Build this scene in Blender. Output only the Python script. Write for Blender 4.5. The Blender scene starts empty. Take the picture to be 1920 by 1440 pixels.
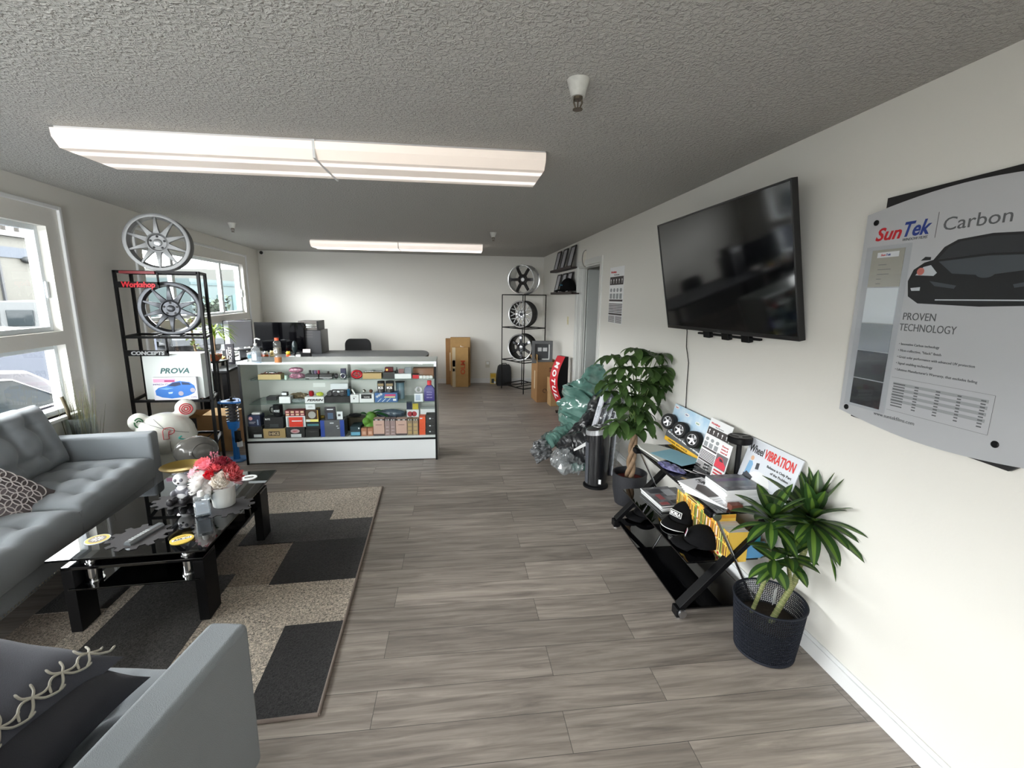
import bpy, bmesh, math, random
from math import sin, cos, pi, radians, atan2, sqrt
from mathutils import Vector as V, Matrix, Euler
SC = bpy.context.scene
COL = SC.collection
rnd = random.Random(7)

# ---------------------------------------------------------------- camera
F_PX, PITCH, YAW, ROLL, CAM_H = 857.59, -0.1861, 0.1222, 0.0133, 1.6657
fw = V((sin(YAW)*cos(PITCH), cos(YAW)*cos(PITCH), sin(PITCH)))
r0 = V((cos(YAW), -sin(YAW), 0)); u0 = r0.cross(fw)
RT = r0*cos(ROLL)+u0*sin(ROLL); UP = u0*cos(ROLL)-r0*sin(ROLL)
EYE = V((0, 0, CAM_H))
cd = bpy.data.cameras.new('camera'); cd.sensor_width = 36; cd.lens = F_PX/1920*36
cd.clip_start = .02; cd.clip_end = 300
cam = bpy.data.objects.new('camera', cd); COL.objects.link(cam)
cam.matrix_world = Matrix(((RT.x, UP.x, -fw.x, 0), (RT.y, UP.y, -fw.y, 0), (RT.z, UP.z, -fw.z, CAM_H), (0, 0, 0, 1)))
SC.camera = cam

# ---------------------------------------------------------------- world, daylight, exposure
w = bpy.data.worlds.new('world'); SC.world = w; w.use_nodes = True
bg = w.node_tree.nodes['Background']; bg.inputs[0].default_value = (.965, .98, 1.0, 1); bg.inputs[1].default_value = 14.0
SC.view_settings.view_transform = 'Standard'; SC.view_settings.look = 'None'
SC.view_settings.exposure = 1.0; SC.view_settings.gamma = 1; SC.view_settings.use_curve_mapping = False
SC.cycles.use_denoising = True
SC.cycles.max_bounces = 10; SC.cycles.diffuse_bounces = 6; SC.cycles.glossy_bounces = 4
SC.cycles.transparent_max_bounces = 24; SC.cycles.transmission_bounces = 4
SC.cycles.sample_clamp_indirect = 6.0
SC.cycles.caustics_reflective = False; SC.cycles.caustics_refractive = False

# ---------------------------------------------------------------- measuring helpers: where a line of sight meets a real plane
def ray(px, py): return fw + RT*((px-960)/F_PX) - UP*((py-720)/F_PX)
def onz(px, py, z=0.0): d = ray(px, py); return EYE + d*((z-CAM_H)/d.z)
def ony(px, py, y): d = ray(px, py); return EYE + d*(y/d.y)
def onx(px, py, x): d = ray(px, py); return EYE + d*(x/d.x)
WL0, WLS = -2.5379, -0.1083          # the window wall: x = WL0 + WLS*y
WR, YB, ZC, YF = 1.681, 8.932, 2.44, -1.7
def onw(px, py, off=0.0): d = ray(px, py); return EYE + d*((WL0+off)/(d.x-WLS*d.y))

# ---------------------------------------------------------------- materials
def lin(c):
    return tuple(((v/255)/12.92 if v/255 <= .04045 else ((v/255+.055)/1.055)**2.4) for v in c[:3]) + (1.0,)
_m = {}
def mat(name, col=(128,128,128), rough=.5, metal=0.0, spec=.5, coat=0.0, var=0.0, vscale=8.0, bump=0.0, bscale=60.0, stretch=None, emit=0.0, sheen=0.0, col2=None):
    if name in _m: return _m[name]
    m = bpy.data.materials.new(name); m.use_nodes = True; _m[name] = m
    nt = m.node_tree; N = nt.nodes; L = nt.links; b = N['Principled BSDF']
    b.inputs['Base Color'].default_value = lin(col); b.inputs['Roughness'].default_value = rough
    b.inputs['Metallic'].default_value = metal; b.inputs['Specular IOR Level'].default_value = spec
    b.inputs['Coat Weight'].default_value = coat; b.inputs['Sheen Weight'].default_value = sheen
    if emit:
        b.inputs['Emission Color'].default_value = lin(col); b.inputs['Emission Strength'].default_value = emit
    if var or bump:
        tc = N.new('ShaderNodeTexCoord'); src = tc.outputs['Object']
        if stretch:
            mp = N.new('ShaderNodeMapping'); mp.inputs['Scale'].default_value = stretch; L.new(src, mp.inputs[0]); src = mp.outputs[0]
        if var:
            n = N.new('ShaderNodeTexNoise'); n.inputs['Scale'].default_value = vscale; n.inputs['Detail'].default_value = 4; L.new(src, n.inputs[0])
            r = N.new('ShaderNodeMapRange'); r.inputs[1].default_value = .3; r.inputs[2].default_value = .7; L.new(n.outputs[0], r.inputs[0])
            x = N.new('ShaderNodeMix'); x.data_type = 'RGBA'
            c = lin(col); c2 = lin(col2) if col2 else tuple(v*(1-var) for v in c[:3])+(1,)
            x.inputs[6].default_value = c; x.inputs[7].default_value = c2
            L.new(r.outputs[0], x.inputs[0]); L.new(x.outputs[2], b.inputs['Base Color'])
        if bump:
            n2 = N.new('ShaderNodeTexNoise'); n2.inputs['Scale'].default_value = bscale; n2.inputs['Detail'].default_value = 3; L.new(src, n2.inputs[0])
            bp = N.new('ShaderNodeBump'); bp.inputs['Strength'].default_value = bump; bp.inputs['Distance'].default_value = .01
            L.new(n2.outputs[0], bp.inputs['Height']); L.new(bp.outputs[0], b.inputs['Normal'])
    return m
def glass(name, tint=(255,255,255), refl=1.0, rough=.0, haze=0.0, hcol=(255,255,255), hrough=.3):
    """thin clear sheet: see-through, Fresnel mirror, optional milky film"""
    if name in _m: return _m[name]
    m = bpy.data.materials.new(name); m.use_nodes = True; _m[name] = m
    nt = m.node_tree; N = nt.nodes; L = nt.links; N.clear()
    o = N.new('ShaderNodeOutputMaterial'); t = N.new('ShaderNodeBsdfTransparent'); t.inputs[0].default_value = lin(tint)
    g = N.new('ShaderNodeBsdfGlossy'); g.inputs['Roughness'].default_value = rough
    f = N.new('ShaderNodeFresnel'); f.inputs[0].default_value = 1.5
    ge = N.new('ShaderNodeNewGeometry'); fr = N.new('ShaderNodeMath'); fr.operation = 'SUBTRACT'; fr.inputs[0].default_value = 1; L.new(ge.outputs['Backfacing'], fr.inputs[1])
    m0 = N.new('ShaderNodeMath'); m0.operation = 'MULTIPLY'; L.new(f.outputs[0], m0.inputs[0]); L.new(fr.outputs[0], m0.inputs[1])
    ml = N.new('ShaderNodeMath'); ml.operation = 'MULTIPLY'; ml.inputs[1].default_value = refl; ml.use_clamp = True; L.new(m0.outputs[0], ml.inputs[0])
    x = N.new('ShaderNodeMixShader'); L.new(ml.outputs[0], x.inputs[0]); L.new(t.outputs[0], x.inputs[1]); L.new(g.outputs[0], x.inputs[2])
    last = x
    if haze:
        d = N.new('ShaderNodeBsdfPrincipled'); d.inputs['Base Color'].default_value = lin(hcol); d.inputs['Roughness'].default_value = hrough
        y = N.new('ShaderNodeMixShader'); y.inputs[0].default_value = haze; L.new(x.outputs[0], y.inputs[1]); L.new(d.outputs[0], y.inputs[2]); last = y
    L.new(last.outputs[0], o.inputs[0]); return m

def translucent(m, fac):
    """let light through a thin petal or leaf"""
    nt = m.node_tree; N = nt.nodes; L = nt.links; b = N['Principled BSDF']; o = next(n for n in N if n.type == 'OUTPUT_MATERIAL')
    t = N.new('ShaderNodeBsdfTranslucent'); x = N.new('ShaderNodeMixShader'); x.inputs[0].default_value = fac
    c = b.inputs['Base Color']
    if c.links: L.new(c.links[0].from_socket, t.inputs[0])
    else: t.inputs[0].default_value = c.default_value
    L.new(b.outputs[0], x.inputs[1]); L.new(t.outputs[0], x.inputs[2]); L.new(x.outputs[0], o.inputs[0]); return m

# ---------------------------------------------------------------- mesh builder
def frame(o, right, up):
    """matrix with local x=right, y=up, z=out"""
    r = V(right).normalized(); u = V(up); u = (u - r*u.dot(r)).normalized(); n = r.cross(u); o = V(o)
    return Matrix(((r.x, u.x, n.x, o.x), (r.y, u.y, n.y, o.y), (r.z, u.z, n.z, o.z), (0, 0, 0, 1)))
T = Matrix.Translation
def RZ(a): return Matrix.Rotation(a, 4, 'Z')
def RX(a): return Matrix.Rotation(a, 4, 'X')
def RY(a): return Matrix.Rotation(a, 4, 'Y')
ID = Matrix.Identity(4)
class MB:
    def __init__(s): s.bm = bmesh.new(); s.mats = []
    def _f(s, vs, m=0):
        try:
            f = s.bm.faces.new(vs); f.material_index = m; return f
        except ValueError: return None
    def box(s, x0, x1, y0, y1, z0, z1, M=ID, m=0, taper=None):
        t = taper or 0
        P = [(x0,y0,z0),(x1,y0,z0),(x1,y1,z0),(x0,y1,z0),(x0+t,y0+t,z1),(x1-t,y0+t,z1),(x1-t,y1-t,z1),(x0+t,y1-t,z1)]
        v = [s.bm.verts.new(M @ V(p)) for p in P]
        for q in ((3,2,1,0),(4,5,6,7),(0,1,5,4),(1,2,6,5),(2,3,7,6),(3,0,4,7)): s._f([v[i] for i in q], m)
        return s
    def bar(s, a, b, wx, wy, up=(0,0,1), m=0):
        a, b = V(a), V(b); d = b-a; z = d.normalized(); u = V(up)
        if abs(z.dot(u)) > .98: u = V((0,1,0))
        x = u.cross(z).normalized(); y = z.cross(x)
        M = Matrix(((x.x,y.x,z.x,a.x),(x.y,y.y,z.y,a.y),(x.z,y.z,z.z,a.z),(0,0,0,1)))
        return s.box(-wx/2, wx/2, -wy/2, wy/2, 0, d.length, M, m)
    def quad(s, pts, m=0): s._f([s.bm.verts.new(V(p)) for p in pts], m); return s
    def lathe(s, prof, n=24, M=ID, m=0, sx=1, sy=1):
        rings = []
        for r, z in prof:
            if r < 1e-6: rings.append([s.bm.verts.new(M @ V((0,0,z)))])
            else: rings.append([s.bm.verts.new(M @ V((r*sx*cos(2*pi*k/n), r*sy*sin(2*pi*k/n), z))) for k in range(n)])
        for a, b in zip(rings, rings[1:]):
            for k in range(n):
                k2 = (k+1) % n
                if len(a) == 1 and len(b) == 1: continue
                if len(a) == 1: s._f([a[0], b[k2], b[k]], m)
                elif len(b) == 1: s._f([a[k], a[k2], b[0]], m)
                else: s._f([a[k], a[k2], b[k2], b[k]], m)
        return s
    def cyl(s, a, b, r, r2=None, n=16, m=0):
        a, b = V(a), V(b); M = T(a) @ (b-a).to_track_quat('Z', 'Y').to_matrix().to_4x4(); L = (b-a).length
        return s.lathe([(0,0),(r,0),(r if r2 is None else r2, L),(0,L)], n, M, m)
    def tube(s, pts, r, n=8, m=0, closed=False):
        pts = [V(p) for p in pts]; rings = []; N = len(pts); prev = None
        rr = r if isinstance(r, (list, tuple)) else [r]*N
        for i, p in enumerate(pts):
            if closed: t = pts[(i+1) % N]-pts[i-1]
            else: t = (pts[min(i+1, N-1)]-pts[max(i-1, 0)])
            t.normalize()
            if prev is None:
                x = t.orthogonal().normalized()
            else:
                x = (prev-t*prev.dot(t)); x = x.normalized() if x.length > 1e-6 else t.orthogonal().normalized()
            prev = x; y = t.cross(x)
            rings.append([s.bm.verts.new(p+(x*cos(2*pi*k/n)+y*sin(2*pi*k/n))*rr[i]) for k in range(n)])
        prs = list(zip(rings, rings[1:])) + ([(rings[-1], rings[0])] if closed else [])
        for a, b in prs:
            for k in range(n): s._f([a[k], a[(k+1) % n], b[(k+1) % n], b[k]], m)
        if not closed:
            s._f(list(reversed(rings[0])), m); s._f(rings[-1], m)
        return s
    def prism(s, poly, d, M=ID, m=0):
        """polygon in local xy, extruded along local z from 0 to d"""
        a = [s.bm.verts.new(M @ V((p[0], p[1], 0))) for p in poly]; b = [s.bm.verts.new(M @ V((p[0], p[1], d))) for p in poly]
        s._f(list(reversed(a)), m); s._f(b, m); n = len(poly)
        for i in range(n): s._f([a[i], a[(i+1) % n], b[(i+1) % n], b[i]], m)
        return s
    def ring(s, outer, inner, d, M=ID, m=0):
        """plate between two loops of equal length"""
        n = len(outer); f = lambda P, z: [s.bm.verts.new(M @ V((p[0], p[1], z))) for p in P]
        o0, o1, i0, i1 = f(outer, 0), f(outer, d), f(inner, 0), f(inner, d)
        for k in range(n):
            j = (k+1) % n
            s._f([o1[k], o1[j], i1[j], i1[k]], m); s._f([o0[j], o0[k], i0[k], i0[j]], m)
            s._f([o0[k], o0[j], o1[j], o1[k]], m); s._f([i0[j], i0[k], i1[k], i1[j]], m)
        return s
    def ball(s, c, r, n=16, M=ID, m=0, k=10):
        rx, ry, rz = r if isinstance(r, (tuple, list)) else (r, r, r)
        prof = [(sin(pi*i/k), -cos(pi*i/k)) for i in range(k+1)]; prof[0] = (0, -1); prof[-1] = (0, 1)
        return s.lathe(prof, n, M @ T(V(c)) @ Matrix.Diagonal((rx, ry, rz, 1)), m)
    def loft(s, rings, m=0, cap=True):
        R = [[s.bm.verts.new(V(p)) for p in r] for r in rings]; n = len(R[0])
        for a, b in zip(R, R[1:]):
            for k in range(n): s._f([a[k], a[(k+1) % n], b[(k+1) % n], b[k]], m)
        if cap: s._f(list(reversed(R[0])), m); s._f(R[-1], m)
        return s
    def build(s, name, mats, parent=None, smooth=None, bevel=0.0, sub=0, loc=None, rot=None, seg=2):
        bm = s.bm; bmesh.ops.recalc_face_normals(bm, faces=bm.faces)
        me = bpy.data.meshes.new(name); bm.to_mesh(me); bm.free()
        for m in (mats if isinstance(mats, (list, tuple)) else [mats]): me.materials.append(m)
        if smooth:
            me.polygons.foreach_set('use_smooth', [True]*len(me.polygons))
            me.set_sharp_from_angle(angle=radians(smooth))
        o = bpy.data.objects.new(name, me); COL.objects.link(o)
        if parent: o.parent = parent
        if loc is not None: o.location = loc
        if rot is not None: o.rotation_euler = rot
        if bevel:
            b = o.modifiers.new('bevel', 'BEVEL'); b.width = bevel; b.segments = seg; b.limit_method = 'ANGLE'; b.angle_limit = radians(35)
            if smooth is None:
                me.polygons.foreach_set('use_smooth', [True]*len(me.polygons)); b.harden_normals = True
        if sub:
            q = o.modifiers.new('subdivision', 'SUBSURF'); q.levels = sub; q.render_levels = sub
        return o
def tag(o, label, cat, group=None, kind=None):
    o['label'] = label; o['category'] = cat
    if group: o['group'] = group
    if kind: o['kind'] = kind
    return o
def thing(name, label, cat, loc=(0,0,0), rotz=0.0, group=None):
    o = bpy.data.objects.new(name, None); COL.objects.link(o); o.empty_display_size = .1
    o.location = loc; o.rotation_euler = (0, 0, rotz); return tag(o, label, cat, group)
def struct(o, label=None):
    o['kind'] = 'structure'
    if label: o['label'] = label
    return o
def dup(root, label, loc=None, rotz=None, group=None):
    """a copy of a thing together with copies of its parts and sub-parts"""
    r = root.copy(); COL.objects.link(r); r['label'] = label
    if loc is not None: r.location = loc
    if rotz is not None: r.rotation_euler = (0, 0, rotz)
    if group: r['group'] = group
    for ch in list(root.children):
        c = ch.copy(); COL.objects.link(c); c.parent = r
        for g in list(ch.children):
            d = g.copy(); COL.objects.link(d); d.parent = c
    return r
def text(name, s, h, m, M, parent=None, w=None, align='CENTER', shear=0.0, bold=0.0, ext=.0004, space=1.0, line=1.0):
    """lettering: h = cap height in metres, w = squeeze to this width; M = frame at the baseline anchor"""
    cu = bpy.data.curves.new(name, 'FONT'); cu.body = s; cu.align_x = align; cu.size = h/.69; cu.shear = shear; cu.offset = bold*h
    cu.extrude = ext; cu.resolution_u = 3; cu.space_character = space; cu.space_line = line
    o = bpy.data.objects.new(name, cu); me = bpy.data.meshes.new_from_object(o); bpy.data.objects.remove(o); bpy.data.curves.remove(cu)
    if w and me.vertices:
        xs = [v.co.x for v in me.vertices]; k = w/max(1e-6, max(xs)-min(xs))
        for v in me.vertices: v.co.x *= k
    for v in me.vertices: v.co.z += ext
    me.transform(M); me.materials.clear(); me.materials.append(m)
    q = bpy.data.objects.new(name, me); COL.objects.link(q)
    if parent: q.parent = parent
    return q
def flat(name, m, M, x0, x1, y0, y1, parent=None, t=.0006):
    return MB().box(x0, x1, y0, y1, 0, t, M).build(name, m, parent)
def poly(name, m, M, pts, parent=None, t=.0006):
    return MB().prism(pts, t, M).build(name, m, parent)
def disc(name, m, M, r, parent=None, t=.0006, n=32, sx=1):
    return MB().lathe([(0,0),(r,0),(r,t),(0,t)], n, M, 0, sx).build(name, m, parent, smooth=40)

# a few shared materials
BLK = mat('black_satin', (12,12,14), .45, spec=.22); BLKG = mat('black_gloss', (8,8,10), .08, coat=.5); BLKM = mat('black_metal', (15,14,15), .5, spec=.2)
WHT = mat('white_paint', (232,233,232), .5); CHR = mat('chrome', (225,226,228), .12, 1.0); ALU = mat('brushed_metal', (175,176,180), .32, 1.0)
PAPER = mat('white_paper', (238,239,240), .6); INK = mat('black_ink', (25,25,28), .6); GREYINK = mat('grey_ink', (95,97,100), .6)
RED = mat('red_print', (196,32,44), .5); BLUE = mat('blue_print', (40,62,140), .5); YEL = mat('yellow_print', (240,198,60), .5)
CARD = mat('cardboard', (178,142,92), .8, var=.12, vscale=12); CARD2 = mat('cardboard_dark', (150,112,72), .8, var=.12, vscale=10)
WINK = mat('white_ink', (245,245,245), .5)
# ================================================================ the setting
def floor_material():
    m = mat('plank_floor', (140,132,126), .42); nt = m.node_tree; N = nt.nodes; L = nt.links; b = N['Principled BSDF']
    tc = N.new('ShaderNodeTexCoord'); mp = N.new('ShaderNodeMapping'); L.new(tc.outputs['Object'], mp.inputs[0]); mp.inputs['Location'].default_value = (.35, .06, 0)
    br = N.new('ShaderNodeTexBrick'); L.new(mp.outputs[0], br.inputs[0]); br.offset = .37; br.offset_frequency = 2
    br.inputs['Scale'].default_value = 1; br.inputs['Brick Width'].default_value = 1.22; br.inputs['Row Height'].default_value = .18
    br.inputs['Mortar Size'].default_value = .0012; br.inputs['Mortar Smooth'].default_value = .1; br.inputs['Bias'].default_value = 0
    br.inputs['Color1'].default_value = (0,0,0,1); br.inputs['Color2'].default_value = (1,1,1,1); br.inputs['Mortar'].default_value = (.25,.25,.25,1)
    # each board shifts the grain
    mp2 = N.new('ShaderNodeMapping'); mp2.inputs['Scale'].default_value = (1.3, 16, 1); L.new(tc.outputs['Object'], mp2.inputs[0])
    ad = N.new('ShaderNodeVectorMath'); ad.operation = 'ADD'; sc = N.new('ShaderNodeVectorMath'); sc.operation = 'SCALE'; sc.inputs['Scale'].default_value = 37
    L.new(br.outputs['Color'], sc.inputs[0]); L.new(mp2.outputs[0], ad.inputs[0]); L.new(sc.outputs[0], ad.inputs[1])
    n1 = N.new('ShaderNodeTexNoise'); n1.inputs['Scale'].default_value = 1.6; n1.inputs['Detail'].default_value = 7; n1.inputs['Roughness'].default_value = .62; n1.inputs['Distortion'].default_value = .8
    L.new(ad.outputs[0], n1.inputs[0])
    mp3 = N.new('ShaderNodeMapping'); mp3.inputs['Scale'].default_value = (5, 110, 1); L.new(tc.outputs['Object'], mp3.inputs[0])
    n2 = N.new('ShaderNodeTexNoise'); n2.inputs['Scale'].default_value = 1; n2.inputs['Detail'].default_value = 4; L.new(mp3.outputs[0], n2.inputs[0])
    cr = N.new('ShaderNodeValToRGB'); e = cr.color_ramp.elements
    e[0].position = .30; e[0].color = lin((115,107,101)); e[1].position = .70; e[1].color = lin((172,162,153))
    q = cr.color_ramp.elements.new(.5); q.color = lin((146,137,129)); L.new(n1.outputs[0], cr.inputs[0])
    hs = N.new('ShaderNodeHueSaturation'); L.new(cr.outputs[0], hs.inputs['Color'])
    mr = N.new('ShaderNodeMapRange'); mr.inputs[3].default_value = .80; mr.inputs[4].default_value = 1.16; L.new(br.outputs['Color'], mr.inputs[0]); L.new(mr.outputs[0], hs.inputs['Value'])
    mx = N.new('ShaderNodeMix'); mx.data_type = 'RGBA'; mx.blend_type = 'MULTIPLY'; mx.inputs[0].default_value = .45
    r2 = N.new('ShaderNodeMapRange'); r2.inputs[1].default_value = .3; r2.inputs[2].default_value = .7; r2.inputs[3].default_value = .72; r2.inputs[4].default_value = 1.12
    L.new(n2.outputs[0], r2.inputs[0]); L.new(hs.outputs[0], mx.inputs[6]); L.new(r2.outputs[0], mx.inputs[7])
    mz = N.new('ShaderNodeMix'); mz.data_type = 'RGBA'; L.new(br.outputs['Fac'], mz.inputs[0]); L.new(mx.outputs[2], mz.inputs[6]); mz.inputs[7].default_value = lin((74,70,68))
    L.new(mz.outputs[2], b.inputs['Base Color'])
    bp = N.new('ShaderNodeBump'); bp.inputs['Strength'].default_value = .08; bp.inputs['Distance'].default_value = .004; L.new(n2.outputs[0], bp.inputs['Height']); L.new(bp.outputs[0], b.inputs['Normal'])
    return m
def ceiling_material():
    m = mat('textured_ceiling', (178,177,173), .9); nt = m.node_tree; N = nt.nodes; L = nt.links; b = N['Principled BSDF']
    tc = N.new('ShaderNodeTexCoord'); n = N.new('ShaderNodeTexNoise'); n.inputs['Scale'].default_value = 66; n.inputs['Detail'].default_value = 2.5; n.inputs['Roughness'].default_value = .55; n.inputs['Distortion'].default_value = .6
    L.new(tc.outputs['Object'], n.inputs[0]); r = N.new('ShaderNodeMapRange'); r.inputs[1].default_value = .42; r.inputs[2].default_value = .68; L.new(n.outputs[0], r.inputs[0])
    bp = N.new('ShaderNodeBump'); bp.inputs['Strength'].default_value = .62; bp.inputs['Distance'].default_value = .012; L.new(r.outputs[0], bp.inputs['Height']); L.new(bp.outputs[0], b.inputs['Normal'])
    return m
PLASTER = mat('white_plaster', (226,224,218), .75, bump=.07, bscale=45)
TRIM = mat('white_trim', (228,229,230), .45)
VINYL = mat('window_vinyl', (226,232,236), .35)
XL = lambda y: WL0+WLS*y
struct(MB().quad([(XL(YF)-.2, YF-.2, 0), (WR+1.6, YF-.2, 0), (WR+1.6, YB+.2, 0), (XL(YB)-.2, YB+.2, 0)]).build('floor', floor_material()))
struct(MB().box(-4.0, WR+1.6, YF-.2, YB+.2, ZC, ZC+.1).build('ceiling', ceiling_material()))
# wall_right with the doorway
D0, D1, DH, TH = 5.32, 6.33, 2.09, .12
b = MB()
b.box(WR, WR+TH, YF, D0, 0, ZC); b.box(WR, WR+TH, D1, YB, 0, ZC); b.box(WR, WR+TH, D0, D1, DH, ZC)
struct(b.build('wall_right', PLASTER))
struct(MB().box(XL(YB)-.1, WR+TH, YB, YB+.12, 0, ZC).build('wall_back', PLASTER))
# wall_left with two window openings, each an upper and a lower light
U0, U1, Lz0, Lz1 = 1.375, 2.135, .755, 1.275
WIN = ((1.0, 3.86), (5.12, 8.07))
LW = 0.14
ang = atan2(-WLS, 1)
MW = T((WL0, 0, 0)) @ RZ(ang)      # local: x=outward is -x, y along the wall, z up
ca = cos(ang)
b = MB(); ys = [YF]
for a0, a1 in WIN: ys += [a0, a1]
ys.append(YB)
for i in range(0, len(ys), 2): b.box(-LW, 0, ys[i]/ca, ys[i+1]/ca, 0, ZC, MW)
for a0, a1 in WIN:
    b.box(-LW, 0, a0/ca, a1/ca, 0, Lz0, MW); b.box(-LW, 0, a0/ca, a1/ca, Lz1, U0, MW); b.box(-LW, 0, a0/ca, a1/ca, U1, ZC, MW)
struct(b.build('wall_left', PLASTER))
PANE = glass('window_glass', (251,252,251), .7)
def window(n, a0, a1, mulls):
    b = MB(); g = MB(); x0, x1 = -.105, -.055; fr = .035
    def fra(y0, y1, z0, z1, t=fr):
        b.box(x0, x1, y0, y0+t, z0, z1, MW); b.box(x0, x1, y1-t, y1, z0, z1, MW); b.box(x0, x1, y0+t, y1-t, z0, z0+t, MW); b.box(x0, x1, y0+t, y1-t, z1-t, z1, MW)
        g.box(-.082, -.078, y0+t, y1-t, z0+t, z1-t, MW)
    cuts = [a0/ca]+[m/ca for m in mulls]+[a1/ca]
    for c0, c1 in zip(cuts, cuts[1:]): fra(c0, c1, U0, U1)
    fra(a0/ca, a1/ca, Lz0, Lz1)
    f = struct(b.build('window_%d' % n, VINYL, bevel=.004)); g.build('glazing', PANE, f)
    c = MB()                                               # raised band round the opening
    s = .13
    c.box(0, .022, a0/ca-s-.03, a0/ca-s, Lz0-s, U1+s, MW); c.box(0, .022, a1/ca+s, a1/ca+s+.03, Lz0-s, U1+s+.03, MW); c.box(0, .022, a0/ca-s, a1/ca+s, U1+s, U1+s+.03, MW)
    c.build('casing', TRIM, f, bevel=.006)
    h = MB(); h.box(-.05, -.035, a1/ca-.035, a1/ca-.012, 1.62, 1.74, MW); h.build('latch', VINYL, f, bevel=.005)
window(1, *WIN[0], (2.3,)); window(2, *WIN[1], (5.83, 7.27))
# sill board under window_1
struct(MB().box(-.05, .045, WIN[0][0]/ca, WIN[0][1]/ca, Lz0-.025, Lz0, MW).build('trim_1', TRIM, bevel=.004))
# front of the shop, behind the camera: glazed entrance beside the window wall
b = MB(); gx0, gx1 = -2.2, -.75
b.box(XL(YF)-.1, gx0, YF-.12, YF, 0, ZC); b.box(gx1, WR+TH, YF-.12, YF, 0, ZC); b.box(gx0, gx1, YF-.12, YF, 2.2, ZC)
struct(b.build('wall_front', PLASTER))
b = MB(); g = MB()
for c0, c1 in ((gx0, gx1),):
    b.box(c0, c0+.05, YF-.09, YF-.03, 0, 2.2); b.box(c1-.05, c1, YF-.09, YF-.03, 0, 2.2); b.box(c0+.05, c1-.05, YF-.09, YF-.03, 0, .08); b.box(c0+.05, c1-.05, YF-.09, YF-.03, 2.14, 2.2)
    g.box(c0+.05, c1-.05, YF-.062, YF-.058, .08, 2.14)
f = struct(b.build('door_1', ALU)); g.build('glazing', PANE, f)
# daylight portals in the real openings (they only guide the sky light)
def portal(c, sx, sy, rot):
    l = bpy.data.lights.new('sky_portal', 'AREA'); l.shape = 'RECTANGLE'; l.size = sx; l.size_y = sy; l.cycles.is_portal = True
    o = bpy.data.objects.new('sky_portal', l); COL.objects.link(o); o.matrix_world = T(c) @ rot; o['kind'] = 'helper'
for a0, a1 in WIN:
    yc = (a0+a1)/2; portal(MW @ V((-.15, yc/ca, 1.45)), 1.45, (a1-a0), RZ(ang) @ RY(-pi/2))
portal(V(((gx0+gx1)/2, YF-.14, 1.1)), gx1-gx0, 2.2, RX(pi/2))
# baseboards
BB = .095
def base(name, boxes, M=ID):
    b = MB()
    for q in boxes:
        b.box(*q, 0, BB-.022, M); 
    for q in boxes:
        x0, x1, y0, y1 = q; b.box(x0+(.006 if x1-x0 < .05 else 0)*(1 if x1 > 1 else -0), x1, y0+(.006 if y1-y0 < .05 else 0), y1, BB-.022, BB, M)
    return struct(b.build(name, TRIM, bevel=.003))
base('baseboard_right', [(WR-.014, WR, YF, D0-.09), (WR-.014, WR, D1+.09, YB)])
base('baseboard_back', [(XL(YB), WR-.014, YB-.014, YB)])
base('baseboard_left', [(0, .014, YF/ca, YB/ca-.05)], MW)
# doorway on wall_right: casing, jamb, a grey door standing open into the next room
b = MB(); cw = .07
b.box(WR-.018, WR, D0-cw, D0, 0, DH+cw); b.box(WR-.018, WR, D1, D1+cw, 0, DH+cw); b.box(WR-.018, WR, D0, D1, DH, DH+cw)
b.box(WR, WR+TH, D1-.02, D1, 0, DH); b.box(WR, WR+TH, D0, D0+.02, 0, DH); b.box(WR, WR+TH, D0+.02, D1-.02, DH-.02, DH)
b.box(WR+.05, WR+.085, D1-.035, D1-.02, 0, DH-.02); b.box(WR+.05, WR+.085, D0+.02, D0+.035, 0, DH-.02)
struct(b.build('trim_2', mat('door_trim', (212,213,210), .45), bevel=.003))
DOORM = mat('grey_door', (176,180,178), .5)
d = struct(MB().box(0, .90, -.02, .02, .01, DH-.03).build('door_2', DOORM, bevel=.003, loc=(WR+TH+.005, D1-.05, 0), rot=(0, 0, radians(6))))
# next room seen through the doorway
b = MB(); b.box(WR+TH, WR+1.6, D1+.25, D1+.35, 0, ZC); b.box(WR+1.5, WR+1.6, D0-1.5, D1+.3, 0, ZC); b.box(WR+TH, WR+1.6, D0-1.6, D0-1.5, 0, ZC)
struct(b.build('wall_beyond', PLASTER))

# ---------------------------------------------------------------- ceiling lights
def lens_material(n, K):
    m = mat(n, (255,240,228), .35); nt = m.node_tree; N = nt.nodes; L = nt.links; b = N['Principled BSDF']
    tc = N.new('ShaderNodeTexCoord'); sx = N.new('ShaderNodeSeparateXYZ'); L.new(tc.outputs['Object'], sx.inputs[0])
    # the tubes inside show as two bright bands along the lens
    ab = N.new('ShaderNodeMath'); ab.operation = 'ABSOLUTE'; L.new(sx.outputs[1], ab.inputs[0])
    su = N.new('ShaderNodeMath'); su.operation = 'SUBTRACT'; su.inputs[1].default_value = .105; L.new(ab.outputs[0], su.inputs[0])
    a2 = N.new('ShaderNodeMath'); a2.operation = 'ABSOLUTE'; L.new(su.outputs[0], a2.inputs[0])
    mr = N.new('ShaderNodeMapRange'); mr.interpolation_type = 'SMOOTHERSTEP'; mr.inputs[1].default_value = .055; mr.inputs[2].default_value = .0; mr.inputs[3].default_value = .12*K; mr.inputs[4].default_value = .7*K
    L.new(a2.outputs[0], mr.inputs[0]); b.inputs['Emission Color'].default_value = (1, .90, .82, 1); L.new(mr.outputs[0], b.inputs['Emission Strength'])
    return m
LENS = lens_material('light_lens', 1.0); LENS2 = lens_material('bright_light_lens', 2.6); HOUSE = mat('light_housing', (222,222,222), .4)
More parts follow.
